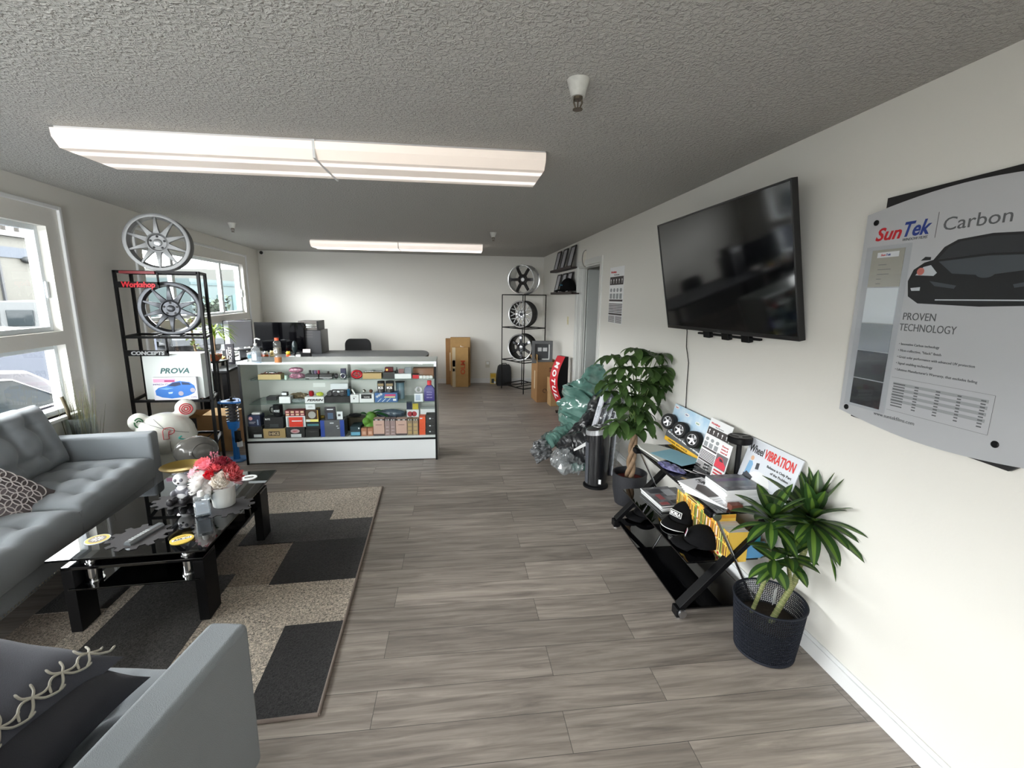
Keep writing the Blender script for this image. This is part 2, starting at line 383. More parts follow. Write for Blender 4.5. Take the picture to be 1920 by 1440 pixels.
def ceiling_light(label, xc, yc, L2, W2, LENS=LENS):
    t = thing('ceiling_light', label, 'ceiling light', (xc, yc, ZC), 0, 'ceiling lights')
    MB().box(-L2, L2, -W2+.03, W2-.03, -.045, 0).build('housing', HOUSE, t, bevel=.003)
    for s in (-1, 1):
        x0, x1 = (-L2+.004, -.006) if s < 0 else (.006, L2-.004)
        prof = [(-W2, -.018), (-W2+.004, -.055), (-W2+.045, -.095), (W2-.045, -.095), (W2-.004, -.055), (W2, -.018)]
        b = MB(); b.loft([[(x, y, z) for y, z in prof] for x in (x0, x1)]); b.build('lens', LENS, t, smooth=30)
    MB().box(-.006, .006, -W2-.002, W2+.002, -.098, -.01).build('joint_strip', HOUSE, t)
ceiling_light('long twin-lens ceiling light hanging above the coffee table', -.70, 2.80, 1.185, .235)
ceiling_light('long twin-lens ceiling light above the office desk by the end wall', -.82, 7.22, 1.22, .235, LENS2)
# ---------------------------------------------------------------- sprinklers and camera
def sprinkler(label, p):
    t = thing('fire_sprinkler', label, 'sprinkler', (p.x, p.y, ZC), 0, 'ceiling sprinklers')
    MB().lathe([(0,0),(.042,0),(.034,-.025),(.027,-.052),(.024,-.056),(0,-.056)], 20).build('cup', mat('sprinkler_cup', (206,206,200), .5, var=.25, vscale=30), t, smooth=40)
    b = MB(); b.cyl((0,0,-.055), (0,0,-.066), .017)
    for s in (-1, 1): b.tube([(s*.014,0,-.062), (s*.015,0,-.076), (s*.008,0,-.092), (0,0,-.095)], .003, 6)
    b.cyl((0,0,-.062), (0,0,-.092), .0025, n=6); b.lathe([(0,-.094),(.018,-.096),(.018,-.099),(0,-.099)], 16)
    b.build('head', mat('sprinkler_brass', (110,100,88), .4, .8), t)
sprinkler('fire sprinkler on the bare ceiling between the television and the long light', onz(1085, 150, ZC))
sprinkler('fire sprinkler on the ceiling near the window wall above the tall black rack', onz(435, 418, ZC))
sprinkler('fire sprinkler on the ceiling beyond the far light near the wall shelves', onz(925, 436, ZC))
p = ony(491, 474, YB); t = thing('security_camera', 'tiny black security camera on the end wall under the ceiling corner', 'camera', (p.x, YB, p.z))
MB().box(-.03, .03, -.012, 0, -.03, .03).build('base', WHT, t, bevel=.004); MB().ball((0,-.03,0), .03).build('lens', BLKG, t, smooth=60)
# ================================================================ lounge
FAB = mat('grey_sofa_fabric', (138,144,149), .9, sheen=.15, bump=.25, bscale=420, var=.06, vscale=5)
PFAB = mat('charcoal_pillow_fabric', (82,84,94), .9, sheen=.1, bump=.2, bscale=350)
DFAB = mat('dark_pillow_fabric', (58,59,66), .9, sheen=.1, bump=.2, bscale=350)
EMB = mat('embroidery_thread', (196,192,180), .7)
DKWOOD = mat('dark_wood', (28,24,22), .5)
def cushion(x0, x1, y0, y1, z0, z1, puff=.025, nx=18, ny=18, tufts=(), depth=.02):
    """a boxed cushion with a domed, tufted top; x,y grid with rounded sides"""
    b = MB(); g = []
    for i in range(nx+1):
        row = []
        for j in range(ny+1):
            u, v = i/nx, j/ny; x, y = x0+(x1-x0)*u, y0+(y1-y0)*v
            e = min(u, 1-u)*(x1-x0); f = min(v, 1-v)*(y1-y0); d = min(e, f)
            z = z1 + puff*(1-(2*u-1)**4)*(1-(2*v-1)**4) - .03*max(0, 1-d/.05)**2
            for tx, ty in tufts:
                q = (x-tx)**2+(y-ty)**2; z -= depth*math.exp(-q/.0022) + depth*.5*math.exp(-min((x-tx)**2, (y-ty)**2)/.0006)*math.exp(-q/.012)
            row.append(b.bm.verts.new((x, y, z)))
        g.append(row)
    for i in range(nx):
        for j in range(ny): b._f([g[i][j], g[i+1][j], g[i+1][j+1], g[i][j+1]])
    loop = [g[i][0] for i in range(nx+1)]+[g[nx][j] for j in range(1, ny+1)]+[g[i][ny] for i in range(nx-1, -1, -1)]+[g[0][j] for j in range(ny-1, 0, -1)]
    cx, cy = (x0+x1)/2, (y0+y1)/2; prev = loop
    for k, zz in ((1.012, (z0+z1)/2), (1.0, z0+.015), (.985, z0)):
        cur = [b.bm.verts.new((cx+(p.co.x-cx)*k, cy+(p.co.y-cy)*k, zz)) for p in loop]
        for i in range(len(loop)): b._f([prev[i], prev[(i+1) % len(loop)], cur[(i+1) % len(loop)], cur[i]])
        prev = cur
    b._f(prev); return b
def sofa(label, cat, L, depth, loc, rotz, ncush, h_arm=.66, leg=.2, legw=.045, nails=True, name='sofa'):
    """local: front faces +x, length along y from -L/2 to L/2"""
    t = thing(name, label, cat, loc, rotz); D = depth; aw = .125
    MB().box(-D, 0, -L/2+.01, L/2-.01, leg, .335).build('base', FAB, t, bevel=.012)
    for s in (-1, 1):
        y0, y1 = (L/2-aw, L/2) if s > 0 else (-L/2, -L/2+aw)
        MB().box(-D, .015, y0, y1, leg, h_arm).build('armrest', FAB, t, bevel=.022, seg=3)
    b = MB(); b.loft([[(x, y, z) for x, z in ((-D-.04, .86), (-D+.10, .86), (-D+.17, leg), (-D, leg))] for y in (-L/2+.005, L/2-.005)])
    b.build('back_frame', FAB, t, bevel=.025, seg=3)
    w = (L-2*aw)/ncush
    for k in range(ncush):
        y0 = -L/2+aw+k*w+.004; y1 = y0+w-.008; tf = [(-D+.36+i*.17, y0+(y1-y0)*(j+1)/4) for i in range(3) for j in range(3)]
        cushion(-D+.17, .02, y0, y1, .335, .495, .03, 34, 40, tf, .026).build('seat_cushion', FAB, t, smooth=60)
        tf = [((i-.5)*.2+.0, y0+(y1-y0)*(j+1)/4-(y0+y1)/2) for i in range(2) for j in range(3)]
        q = cushion(-.215, .215, -w/2+.006, w/2-.006, -.075, .06, .045, 34, 40, tf, .034).build('back_cushion', FAB, t, smooth=60)
        q.matrix_local = T((-D+.225, (y0+y1)/2, .70)) @ RY(radians(72))
    for sx in (-D+.09, -.07):
        for sy in (-L/2+.09, L/2-.09): MB().lathe([(0,0),(.016,0),(legw/2,leg),(0,leg)], 12, T((sx, sy, 0))).build('leg', DKWOOD, t, smooth=40)
    if nails:
        b = MB(); n = int(L/.022)
        for k in range(n): b.ball((.002, -L/2+.02+k*(L-.04)/(n-1), leg+.018), (.003,.006,.006), 6, k=4)
        b.build('nail_trim', mat('nailheads', (170,165,155), .3, 1.0), t, smooth=60)
    return t
SA = radians(8.0)
# sofa against the window wall; its far outer front corner is at about (-2.25, 3.6)
Ls = 1.94
d = V((-sin(SA), cos(SA), 0)); fc = V((-2.245, 3.60, 0)); c = fc - d*(Ls/2)
SOFA = sofa('grey tufted two-seat sofa along the window wall facing the glass coffee table', 'sofa', Ls, .80, c, SA, 2, leg=.215)
# armchair in front of the camera, facing into the room
AA = radians(-8.0)
wA = 1.0; f = V((-sin(AA), cos(AA), 0)); rr = V((cos(AA), sin(AA), 0))
fc = V((-.655, 1.345, 0)); c = fc - rr*(wA/2)
CHAIR = sofa('grey armchair with charcoal pillows standing on the near edge of the rug', 'armchair', wA, .86, c, AA+pi/2, 1, leg=.14, nails=False, name='armchair')
# ---------------------------------------------------------------- pillows
def pillow(name, label, S, thick, M, m, group=None, n=20, parent=None):
    b = MB(); top = []; bot = []
    for i in range(n+1):
        r1, r2 = [], []
        for j in range(n+1):
            u, v = 2*i/n-1, 2*j/n-1
            p = (max(0, 1-u*u)*max(0, 1-v*v))**.42
            k = 1-.10*(1-abs(u)**2)*abs(v)**3-.0; kx = 1-.08*(1-v*v)*abs(u); ky = 1-.08*(1-u*u)*abs(v)
            x, y = u*kx*S/2, v*ky*S/2; wob = .004*sin(9*u+4*v)*p
            r1.append(b.bm.verts.new(V((x, y, thick/2*p+wob)))); r2.append(r1[-1] if i in (0, n) or j in (0, n) else b.bm.verts.new(V((x, y, -thick/2*p))))
        top.append(r1); bot.append(r2)
    for i in range(n):
        for j in range(n):
            b._f([top[i][j], top[i+1][j], top[i+1][j+1], top[i][j+1]]); b._f([bot[i][j+1], bot[i+1][j+1], bot[i+1][j], bot[i][j]])
    o = b.build(name, m, None, smooth=60); o.matrix_world = M
    return tag(o, label, 'pillow', group)
def surf(S, thick, x, y):
    u, v = 2*x/S, 2*y/S; u = max(-.97, min(.97, u)); v = max(-.97, min(.97, v))
    return thick/2*((1-u*u)*(1-v*v))**.42 + .003
tip = onz(232, 1231, .62); low = onz(28, 1440, .60); lft = onz(-60, 1300, .66)
S1 = .50; r1 = (tip-low).normalized(); l1 = (lft-tip)
M1 = frame(tip - r1*(S1*.5) + (l1-r1*l1.dot(r1)).normalized()*(S1*.5), -(l1-r1*l1.dot(r1)).normalized(), r1)
P1 = pillow('throw_pillow', 'charcoal pillow with pale embroidered flower line on the grey armchair', S1, .17, M1, PFAB)
b = MB()
for k in range(6):                                           # a row of stitched blossoms along the edge
    y0 = -.20+k*.078; x0 = .185
    def cv(pts, r=.0032):
        P = [pts[0]]+list(pts)+[pts[-1]]; Q = []
        for i in range(1, len(P)-2):
            for s_ in range(4):
                u = s_/4; Q.append(tuple(.5*(2*P[i][a]+(P[i+1][a]-P[i-1][a])*u+(2*P[i-1][a]-5*P[i][a]+4*P[i+1][a]-P[i+2][a])*u*u+(3*P[i][a]-P[i-1][a]-3*P[i+1][a]+P[i+2][a])*u**3) for a in (0, 1)))
        pts = Q+[pts[-1]]; b.tube([(x, y, surf(S1, .17, x, y)) for x, y in pts], [r*.6]+[r]*(len(pts)-2)+[r*.5], 6)
    cv([(x0+.03, y0-.02), (x0+.02, y0+.0), (x0, y0+.02)]); cv([(x0-.035, y0+.012), (x0-.015, y0+.008), (x0, y0+.02)])
    cv([(x0-.03, y0+.045), (x0-.012, y0+.035), (x0, y0+.02)]); cv([(x0+.004, y0+.062), (x0+.008, y0+.04), (x0, y0+.02)])
    cv([(x0, y0+.02), (x0+.02, y0+.03), (x0+.03, y0+.056), (x0+.028, y0+.075)]); cv([(x0+.022, y0-.034), (x0+.004, y0-.02), (x0-.006, y0), (x0, y0+.02)])
b.build('embroidery', EMB, P1, smooth=60)
tip2 = onz(277, 1268, .56); r2 = V((.10, 1, -.02)).normalized(); l2 = V((-1, .1, .25))
M2 = frame(tip2 - r2*.21 - V((1, -.1, -.22)).normalized()*.20 + V((0,0,.0)), V((1, -.1, -.22)), r2)
P2 = pillow('throw_pillow', 'plain dark pillow lying under the embroidered one by the armchair arm', .42, .13, M2, DFAB)
# small cushion with interlaced rings on the sofa
c3 = onz(2, 938, .56); n3 = V((.62, -.25, .75)); u3 = V((-.5, -.35, .6))
M3 = frame(c3, n3.cross(-u3), u3)
TAUPE = mat('taupe_pillow_fabric', (104,96,98), .9)
P3 = pillow('throw_pillow', 'small taupe pillow with pale interlaced rings on the tufted sofa seat', .36, .13, M3, TAUPE)
b = MB()
for i in range(-3, 4):
    for j in range(-3, 4):
        cx, cy, R = i*.05, j*.05, .037
        pts = [(cx+R*cos(a), cy+R*sin(a)) for a in [2*pi*k/16 for k in range(16)]]
        if max(max(abs(p[0]), abs(p[1])) for p in pts) < .172: b.tube([(x, y, surf(.36, .13, x, y)-.001) for x, y in pts], .003, 5, closed=True)
b.build('ring_pattern', mat('pale_thread', (190,184,182), .7), P3, smooth=60)

# ---------------------------------------------------------------- rug
def pile(name, c1, c2, sc=1.2):
    m = mat(name, c1, .95, var=.5, vscale=sc, col2=c2, sheen=.1); nt = m.node_tree; N = nt.nodes; L = nt.links; b = N['Principled BSDF']
    old = b.inputs['Base Color'].links[0].from_socket
    tc = N.new('ShaderNodeTexCoord'); n = N.new('ShaderNodeTexNoise'); n.inputs['Scale'].default_value = 105; n.inputs['Detail'].default_value = 2; n.inputs['Distortion'].default_value = 1.2; L.new(tc.outputs['Object'], n.inputs[0])
    r = N.new('ShaderNodeMapRange'); r.inputs[1].default_value = .35; r.inputs[2].default_value = .65; r.inputs[3].default_value = .35; r.inputs[4].default_value = 1.65; L.new(n.outputs[0], r.inputs[0])
    x = N.new('ShaderNodeMix'); x.data_type = 'RGBA'; x.blend_type = 'MULTIPLY'; x.inputs[0].default_value = 1; L.new(old, x.inputs[6]); L.new(r.outputs[0], x.inputs[7]); L.new(x.outputs[2], b.inputs['Base Color'])
    bp = N.new('ShaderNodeBump'); bp.inputs['Strength'].default_value = .7; bp.inputs['Distance'].default_value = .006; L.new(n.outputs[0], bp.inputs['Height']); L.new(bp.outputs[0], b.inputs['Normal'])
    return m
RB = [pile('rug_cream', (190,180,166), (160,148,134)), pile('rug_black', (30,29,30), (52,50,50)), pile('rug_charcoal', (74,72,71), (44,43,43), 2), pile('rug_brown', (120,106,94), (158,146,132), 2)]
a, b_, zr = onz(717, 914), onz(597, 1342), .010
dv = (a-b_).normalized(); uv = V((dv.y, -dv.x, 0))           # uv points to the open floor
A0 = V((a.x, a.y, 0)); RW, RL = 1.60, (a-b_).length
t = thing('area_rug', 'patchwork area rug of cream, brown and black blocks under the coffee table', 'rug', (A0.x, A0.y, 0), atan2(dv.y, dv.x)-pi/2)
MB().box(-RW, 0, -RL, 0, 0, zr).build('pile', RB[0], t)
blocks = [(-.84, -.32, -.89, -.42, 2, 0), (-.32, 0, -.89, -.58, 2, 0), (-.49, 0, -1.36, -.88, 1, 1), (-.84, -.49, -1.35, -.88, 3, 0), (-.29, 0, -2.28, -1.73, 1, 1),
          (-1.19, -.72, -2.28, -1.22, 2, 1), (-1.60, -1.32, -1.76, -1.46, 3, 0), (-1.60, -1.26, -1.45, -1.0, 1, 0), (-1.4, -.9, -.62, -.12, 1, 0), (-1.25, -.84, -1.2, -.72, 3, 0), (-.62, -.3, -2.28, -1.95, 0, 0)]
b = MB()
for x0, x1, y0, y1, m, dz in blocks: b.box(x0, x1, max(y0, -RL), y1, zr-.002, zr+.0006+dz*.0005, m=m-1) if m else None
b.build('blocks', [RB[1], RB[2], RB[3]], t)
b = MB(); e = .008
b.tube([(-RW, 0, .006), (0, 0, .006)], e, 8); b.tube([(0, 0, .006), (0, -RL, .006)], e, 8); b.tube([(0, -RL, .006), (-RW, -RL, .006)], e, 8)
b.build('binding', mat('rug_binding', (128,116,108), .9), t, smooth=60)

# ---------------------------------------------------------------- coffee table
tz = .42
nr, fr_ = onz(385, 1031, tz), onz(519, 881, tz); dvt = (fr_-nr).normalized(); TL = (fr_-nr).length; TW = .69
ta = atan2(dvt.y, dvt.x)-pi/2
TG = glass('black_glass', (70,74,78), 1.6, haze=.55, hcol=(8,9,10), hrough=.02)
t = thing('coffee_table', 'black glass coffee table with chrome posts on the patchwork rug', 'table', (nr.x, nr.y, 0), ta)
MT = T((nr.x, nr.y, 0)) @ RZ(ta)
MB().box(-TW, 0, 0, TL, tz-.010, tz).build('glass_top', TG, t, bevel=.002)
for y0 in (.03, TL-.26):
    for x0 in (-TW+.035, -.03-.05): MB().box(x0, x0+.05, y0, y0+.13, .012, .345).build('leg', BLK, t, bevel=.003)
    MB().box(-TW+.035, -.03, y0, y0+.13, .345, .362).build('leg_beam', BLKG, t, bevel=.003)
    for x0 in (-TW+.13, -.13):
        b = MB(); b.cyl((x0, y0+.065, .362), (x0, y0+.065, tz-.010), .032, n=24); b.cyl((x0, y0+.065, .362), (x0, y0+.065, .366), .040, n=24)
        b.cyl((x0, y0+.065, .345), (x0, y0+.065, .255), .031, n=24); b.cyl((x0, y0+.065, .258), (x0, y0+.065, .252), .040, n=24); b.build('chrome_post', CHR, t, smooth=40)
MB().box(-TW+.06, -.055, .02, TL-.05, .244, .252).build('glass_shelf', TG, t, bevel=.002)
# felt cog mats
FELT = mat('grey_felt', (72,70,72), .95, bump=.3, bscale=300)
def cog(label, px, py, R, rot):
    p = onz(px, py, tz); n = 12; out = []
    for k in range(n):
        a0 = 2*pi*k/n; s = 2*pi/n
        for q, r in ((.06, R*.80), (.16, R), (.52, R), (.62, R*.80)): out.append((r*cos(a0+s*q+rot), r*sin(a0+s*q+rot)))
    o = MB().prism(out, .003).build('felt_mat', FELT, None, loc=(p.x, p.y, tz)); tag(o, label, 'table mat', 'cog-shaped felt mats'); return o
cog('grey cog-shaped felt mat under the remote control', 262, 1006, .142, .2)
cog('grey cog-shaped felt mat under the small panda figure', 335, 937, .138, .0)
cog('grey cog-shaped felt mat under the white flower pot', 428, 950, .140, .1)
# coasters
def coaster(label, px, py, R, face, rim, rot):
    p = onz(px, py, tz); t = thing('coaster', label, 'coaster', (p.x, p.y, tz), rot, 'round coasters')
    MB().lathe([(0,0),(R,0),(R,.0035),(0,.0035)], 36).build('disc', rim, t, smooth=40); disc('printed_face', face, T((0,0,.0035)), R*.93, t); return t
YC = mat('coaster_yellow', (226,196,84), .5); WC = mat('coaster_white', (236,238,238), .5)
c = coaster('yellow coaster with a round grey emblem near the table corner', 183, 1012, .052, YC, WC, 0)
disc('emblem', mat('emblem_grey', (150,138,128), .5), T((0,0,.0042)), .036, c); b = MB()
for k in range(10):
    a = 2*pi*k/10; b.box(.008, .026, -.0022, .0022, .0048, .0054, RZ(a))
b.build('emblem_rays', WINK, c)
c = coaster('yellow coaster with slanted black lettering beside the clear bottle', 341, 1012, .052, YC, YC, radians(32))
flat('white_band', WINK, T((0,0,.0042)), -.042, .042, -.010, .012, c); text('lettering', 'RSR-C1', .017, INK, T((0,-.008,.0048)), c, w=.07, shear=.3, bold=.02)
text('small_lettering', 'RACING', .008, mat('tan_ink', (150,120,60), .6), T((0,.024,.0042)), c, w=.036)
c = coaster('white coaster with a dark ring emblem beyond the flower pot', 467, 896, .050, WC, WC, .3)
b = MB()
for ox in (-.012, .012):
    b.tube([(ox+.015*cos(a), .011*sin(a), .0045) for a in [2*pi*k/20 for k in range(20)]], .0022, 5, closed=True)
b.box(-.03, .03, -.002, .002, .004, .005); b.build('emblem', mat('emblem_dark', (96,90,82), .5), c)
# remote control
p0, p1 = onz(238, 1020, tz+.012), onz(302, 983, tz+.012); dd = p1-p0
t = thing('remote_control', 'silver remote control lying on a grey cog mat', 'remote', (p0.x, p0.y, tz+.003), atan2(dd.y, dd.x))
L_ = dd.length
b = MB(); b.loft([[(x, yy*ws, zz) for yy, zz in ((-.021, 0), (-.022, .008), (-.012, .019), (.012, .019), (.022, .008), (.021, 0))] for x, ws in ((0, .85), (.01, .98), (L_*.5, 1), (L_-.01, 1), (L_, .9))])
b.build('body', mat('remote_silver', (140,146,150), .3, .6), t, smooth=30)
b = MB()
for i in range(7):
    for j in (-1, 0, 1): b.box(.02+i*.016, .028+i*.016, j*.008-.0025, j*.008+.0025, .0185, .0205)
b.build('buttons', mat('remote_keys', (200,204,206), .5), t)
# clear sanitiser bottle on the table
CLEAR = glass('clear_plastic', (236,242,246), 1.0, haze=.16, hcol=(252,254,255)); LIQ = glass('clear_liquid', (238,243,248), .8, haze=.05)
p = onz(381, 966, tz); t = thing('sanitizer_bottle', 'clear rectangular sanitizer bottle with white cap on the coffee table', 'bottle', (p.x, p.y, tz), radians(29))
b = MB(); b.box(-.039, .039, -.024, .024, 0, .118); b.build('body', CLEAR, t, bevel=.010, seg=3)
MB().box(-.035, .035, -.020, .020, .004, .085).build('liquid', LIQ, t, bevel=.008)
flat('label', glass('film_label', (240,244,248), .6, haze=.35, hcol=(246,250,254)), frame((0,-.0245,.0), (1,0,0), (0,0,1)), -.031, .031, .018, .098, t)
b = MB()
for k in range(7): b.box(-.026, .026-.008*(k % 3), -.0258, -.0252, .036+k*.008, .038+k*.008)
b.build('label_text', mat('label_grey', (150,160,172), .6), t)
b = MB(); b.lathe([(0,.118),(.017,.118),(.017,.140),(.012,.148),(0,.148)], 20); b.build('cap', WHT, t, smooth=40)
# flower pot
p = onz(418, 950, tz); p.y += .02
t = thing('flower_pot', 'ribbed white pot of artificial roses and peonies on a felt mat', 'flowers', (p.x, p.y, tz+.003))
b = MB(); n = 72; rings = []
for z, r in ((0, .0005), (0, .052), (.004, .056), (.06, .060), (.118, .063), (.122, .064), (.122, .058), (.09, .052)):
    rings.append([((r+(.0022 if .003 < z < .128 and k % 2 else 0))*cos(2*pi*k/n+.25*sin(z*60)*.3), (r+(.0022 if k % 2 else 0))*sin(2*pi*k/n+.25*sin(z*60)*.3), z) for k in range(n)])
b.loft(rings); b.build('pot', mat('pot_ceramic', (214,215,212), .55), t, smooth=60)
def bloom(name, c, R, m, layers, petals, openn, parent, seed):
    rn = random.Random(seed); b = MB(); c = V(c); out = V((c.x, c.y, c.z-.10)).normalized()
    M = T(c) @ out.to_track_quat('Z', 'Y').to_matrix().to_4x4()
    for l in range(layers):
        f = (l+1)/layers; n = max(3, int(petals*(.45+.55*f)))
        for k in range(n):
            a = 2*pi*k/n + l*.7 + rn.uniform(-.2, .2); tilt = openn*f; w = R*(.45+.35*f)*rn.uniform(.85, 1.15); h = R*(1.0+.15*f)
            g = []
            for i in range(5):
                s = i/4; row = []
                for j in range(5):
                    q = (j/4-.5)*2; wd = w*sin(pi*(.12+.75*s))*.5
                    x = R*.10*f + h*s*sin(tilt)*(1-.0) + .18*R*f*sin(s*pi); y = q*wd; z = h*s*cos(tilt) - R*.35 - (abs(q)**2)*.06*R + (.12*R*rn.uniform(-1, 1)*s if layers > 4 else 0)
                    x -= (1-abs(q)**2)*0 + abs(q)**2*R*.18*(1-s*.3)
                    row.append(b.bm.verts.new(M @ RZ(a) @ V((x, y, z))))
                g.append(row)
            for i in range(4):
                for j in range(4): b._f([g[i][j], g[i+1][j], g[i+1][j+1], g[i][j+1]])
    b.ball((0,0,-R*.15), (R*.5,R*.5,R*.4), 10, M, k=6)
    return b.build(name, m, parent, smooth=80)
FC = {k: mat('petal_'+k, c, .7, sheen=.2, var=.15, vscale=40) for k, c in dict(white=(250,248,246), cream=(255,250,243), blush=(250,214,222), coral=(240,124,130), red=(206,20,38), wine=(140,28,48), pink=(242,140,156), salmon=(236,100,110)).items()}
for _q in FC.values(): translucent(_q, .45)
for i, (px, py, dy, R, col, lay, pet, op) in enumerate([
    (376,903,-.02,.066,'white',7,10,1.1), (390,919,-.045,.044,'white',6,8,1.1), (394,893,-.08,.034,'red',6,6,.55), (413,903,-.085,.050,'cream',7,7,.80), (436,890,-.03,.047,'coral',6,9,1.05),
    (366,886,.0,.036,'blush',5,8,1.0), (389,874,.0,.045,'pink',6,9,1.1), (414,868,.02,.047,'wine',6,9,1.1), (428,876,.04,.046,'salmon',6,9,1.1), (404,878,-.03,.036,'salmon',5,8,1.0), (444,900,.02,.032,'blush',5,8,1.0), (380,868,.06,.036,'coral',5,8,1.0)]):
    q = ony(px, py, p.y+dy) - V((p.x, p.y, tz+.003)); bloom('blossom', q, R*1.22, FC[col], lay, pet, op, t, 40+i)
def leaf(b, base, d, L, W, droop=.4, seg=6, m=(0,0), fold=.25, up=V((0,0,1)), wave=0, cross=5):
    d = V(d).normalized(); side = d.cross(up); side = side.normalized() if side.length > 1e-3 else V((1,0,0)); nrm = side.cross(d).normalized()
    P = V(base); dirv = d.copy(); rows = []
    for i in range(seg+1):
        s = i/seg; wd = W*.5*(sin(pi*min(1, s*.92+.06))**.8 if s < 1 else 0.02); row = []
        n2 = side.cross(dirv).normalized()
        for j in range(cross):
            q = (j/(cross-1)-.5)*2; row.append(b.bm.verts.new(P+side*(q*wd)+n2*(abs(q)*wd*fold + wave*sin(6*s+3*q))))
        rows.append(row); P = P+dirv*(L/seg); dirv = (dirv - V((0,0,1))*(droop/seg)).normalized()
    h = cross//2
    for i in range(seg):
        for j in range(cross-1): b._f([rows[i][j], rows[i+1][j], rows[i+1][j+1], rows[i][j+1]], m[1] if j in (h-1, h) and cross > 3 else m[0])
GRN = mat('leaf_green', (58,92,40), .5, var=.3, vscale=20); LGRN = mat('leaf_light', (150,172,84), .5)
b = MB()
for px, py, dx in ((383,882,-.5), (393,926,.4), (398,922,-.1), (402,924,.2)):
    q = ony(px, py, p.y-.03) - V((p.x, p.y, tz+.003)); leaf(b, q, (dx, -.4, .3), .05, .03, .6)
b.build('leaves', [GRN, LGRN], t, smooth=60)
b = MB()
for k in range(9):
    q = ony(402+rnd.uniform(-8, 14), 852+rnd.uniform(-5, 6), p.y+.04) - V((p.x, p.y, tz+.003)); b.tube([(0,0,.10), (q.x*.6, q.y*.5, q.z*.8), q], .0015, 5); b.ball(q, .006, 8, k=5)
b.build('sprigs', mat('sprig_mauve', (160,92,106), .7), t, smooth=60)
# panda figure holding up a gilt dish
p = onz(345, 938, tz); px0 = p
t = thing('panda_figurine', 'small seated black-and-white panda figure in a grey jacket under the gilt dish', 'figurine', (p.x, p.y, tz+.003), radians(5))
def blob(name, parts, m, parent, vox=.004):
    """one smooth skin over several rounded masses"""
    b = MB()
    for c, r, *M in parts: b.ball(c, r, 20, M[0] if M else ID, k=14)
    o = b.build(name, m, None); md = o.modifiers.new('remesh', 'REMESH'); md.mode = 'VOXEL'; md.voxel_size = vox
    s = o.modifiers.new('smooth', 'SMOOTH'); s.factor = .5; s.iterations = 4
    dg = bpy.context.evaluated_depsgraph_get(); me = bpy.data.meshes.new_from_object(o.evaluated_get(dg)); me.name = name
    old = o.data; bpy.data.objects.remove(o); bpy.data.meshes.remove(old)
    me.materials.clear(); me.materials.append(m); me.polygons.foreach_set('use_smooth', [True]*len(me.polygons))
    q = bpy.data.objects.new(name, me); COL.objects.link(q); q.parent = parent; return q
PW = mat('figurine_white', (228,228,230), .4); PG = mat('figurine_grey', (112,112,120), .45); PD = mat('figurine_dark', (38,36,40), .45)
blob('body', [((0,.0,.05),(.038,.034,.055)), ((0,-.004,.135),(.043,.040,.040)), ((0,0,.09),(.022,.02,.03))], PW, t)
blob('jacket', [((0,.002,.055),(.041,.036,.045)), ((-.040,-.024,.055),(.014,.03,.018)), ((.042,-.02,.052),(.014,.03,.018)), ((0,.01,.03),(.045,.035,.03))], PG, t)
for s in (-1, 1):
    blob('leg', [((s*.032,-.05,.018),(.019,.05,.018)), ((s*.034,-.092,.024),(.019,.014,.024))], PD, t); MB().ball((s*.032,.0,.176), (.016,.010,.016), 12).build('ear', PG, t, smooth=60)
    MB().ball((s*.016,-.040,.142), (.010,.006,.011), 12).build('eye_patch', PG, t, smooth=60)
MB().ball((0,-.043,.124), (.007,.005,.005), 10).build('nose', PD, t, smooth=60)
GOLD = mat('gilt', (206,176,98), .28, 1.0)
b = MB(); b.lathe([(0,0),(.05,0),(.085,.012),(.108,.026),(.110,.030),(.104,.027),(.082,.016),(.05,.005),(0,.004)], 40, sx=1.0, sy=1.0)
o = b.build('gilt_dish', GOLD, None, smooth=50, loc=(px0.x+.01, px0.y+.0, tz+.195)); tag(o, 'round gilt dish balanced on the ears of the panda figure', 'dish')
# ================================================================ wall with television and poster
TVC = V((1.543, 2.668, 1.836)); ya, ti = .035, .187
n_ = V((-cos(ya)*cos(ti), -sin(ya)*cos(ti), -sin(ti))); r_ = V((sin(ya), -cos(ya), .013))
MTV = frame(TVC, r_, n_.cross(r_) if n_.cross(r_).z > 0 else r_.cross(n_))
t = thing('television', 'flat black television tilted down from the white wall above the magazine stand', 'television', (0,0,0)); t.matrix_world = MTV
TW2, TH2 = .65, .374
b = MB(); o_ = [(-TW2,-TH2),(TW2,-TH2),(TW2,TH2),(-TW2,TH2)]; i_ = [(-TW2+.010,-TH2+.022),(TW2-.010,-TH2+.022),(TW2-.010,TH2-.010),(-TW2+.010,TH2-.010)]
b.ring(o_, i_, .034, T((0,0,-.034))); b.build('bezel', mat('tv_bezel', (20,20,22), .35), t, bevel=.002)
MB().box(-TW2+.008, TW2-.008, -TH2+.02, TH2-.008, -.03, -.004).build('screen', mat('tv_screen', (6,7,9), .07, spec=.6), t)
MB().box(-TW2+.12, TW2-.2, -TH2+.06, TH2-.2, -.068, -.03).build('rear_housing', BLK, t, bevel=.01)
text('maker_mark', 'TCL', .008, GREYINK, T((0,-TH2+.007,.0005)), t, w=.026)
inv = MTV.inverted(); wl = lambda x, y: (inv @ V((WR, 0, 0))).z
b = MB(); b.bar((.25,-.1,-.06), (.25,-.1,-.10), .3, .3); b.build('wall_bracket', BLK, t, bevel=.006)
# rail hanging under the screen
b = MB(); b.bar((-.28,-TH2-.022,-.03), (.34,-TH2-.022,-.03), .012, .02, (0,0,1))
for x in (-.17, .03, .22): b.box(x-.035, x+.035, -TH2-.045, -TH2+.02, -.045, -.015)
b.build('lower_rail', BLK, t, bevel=.004)
b = MB(); b.box(-.03, .03, -.05, .05, -.22, -.09); b.build('swivel_arm', BLK, t)
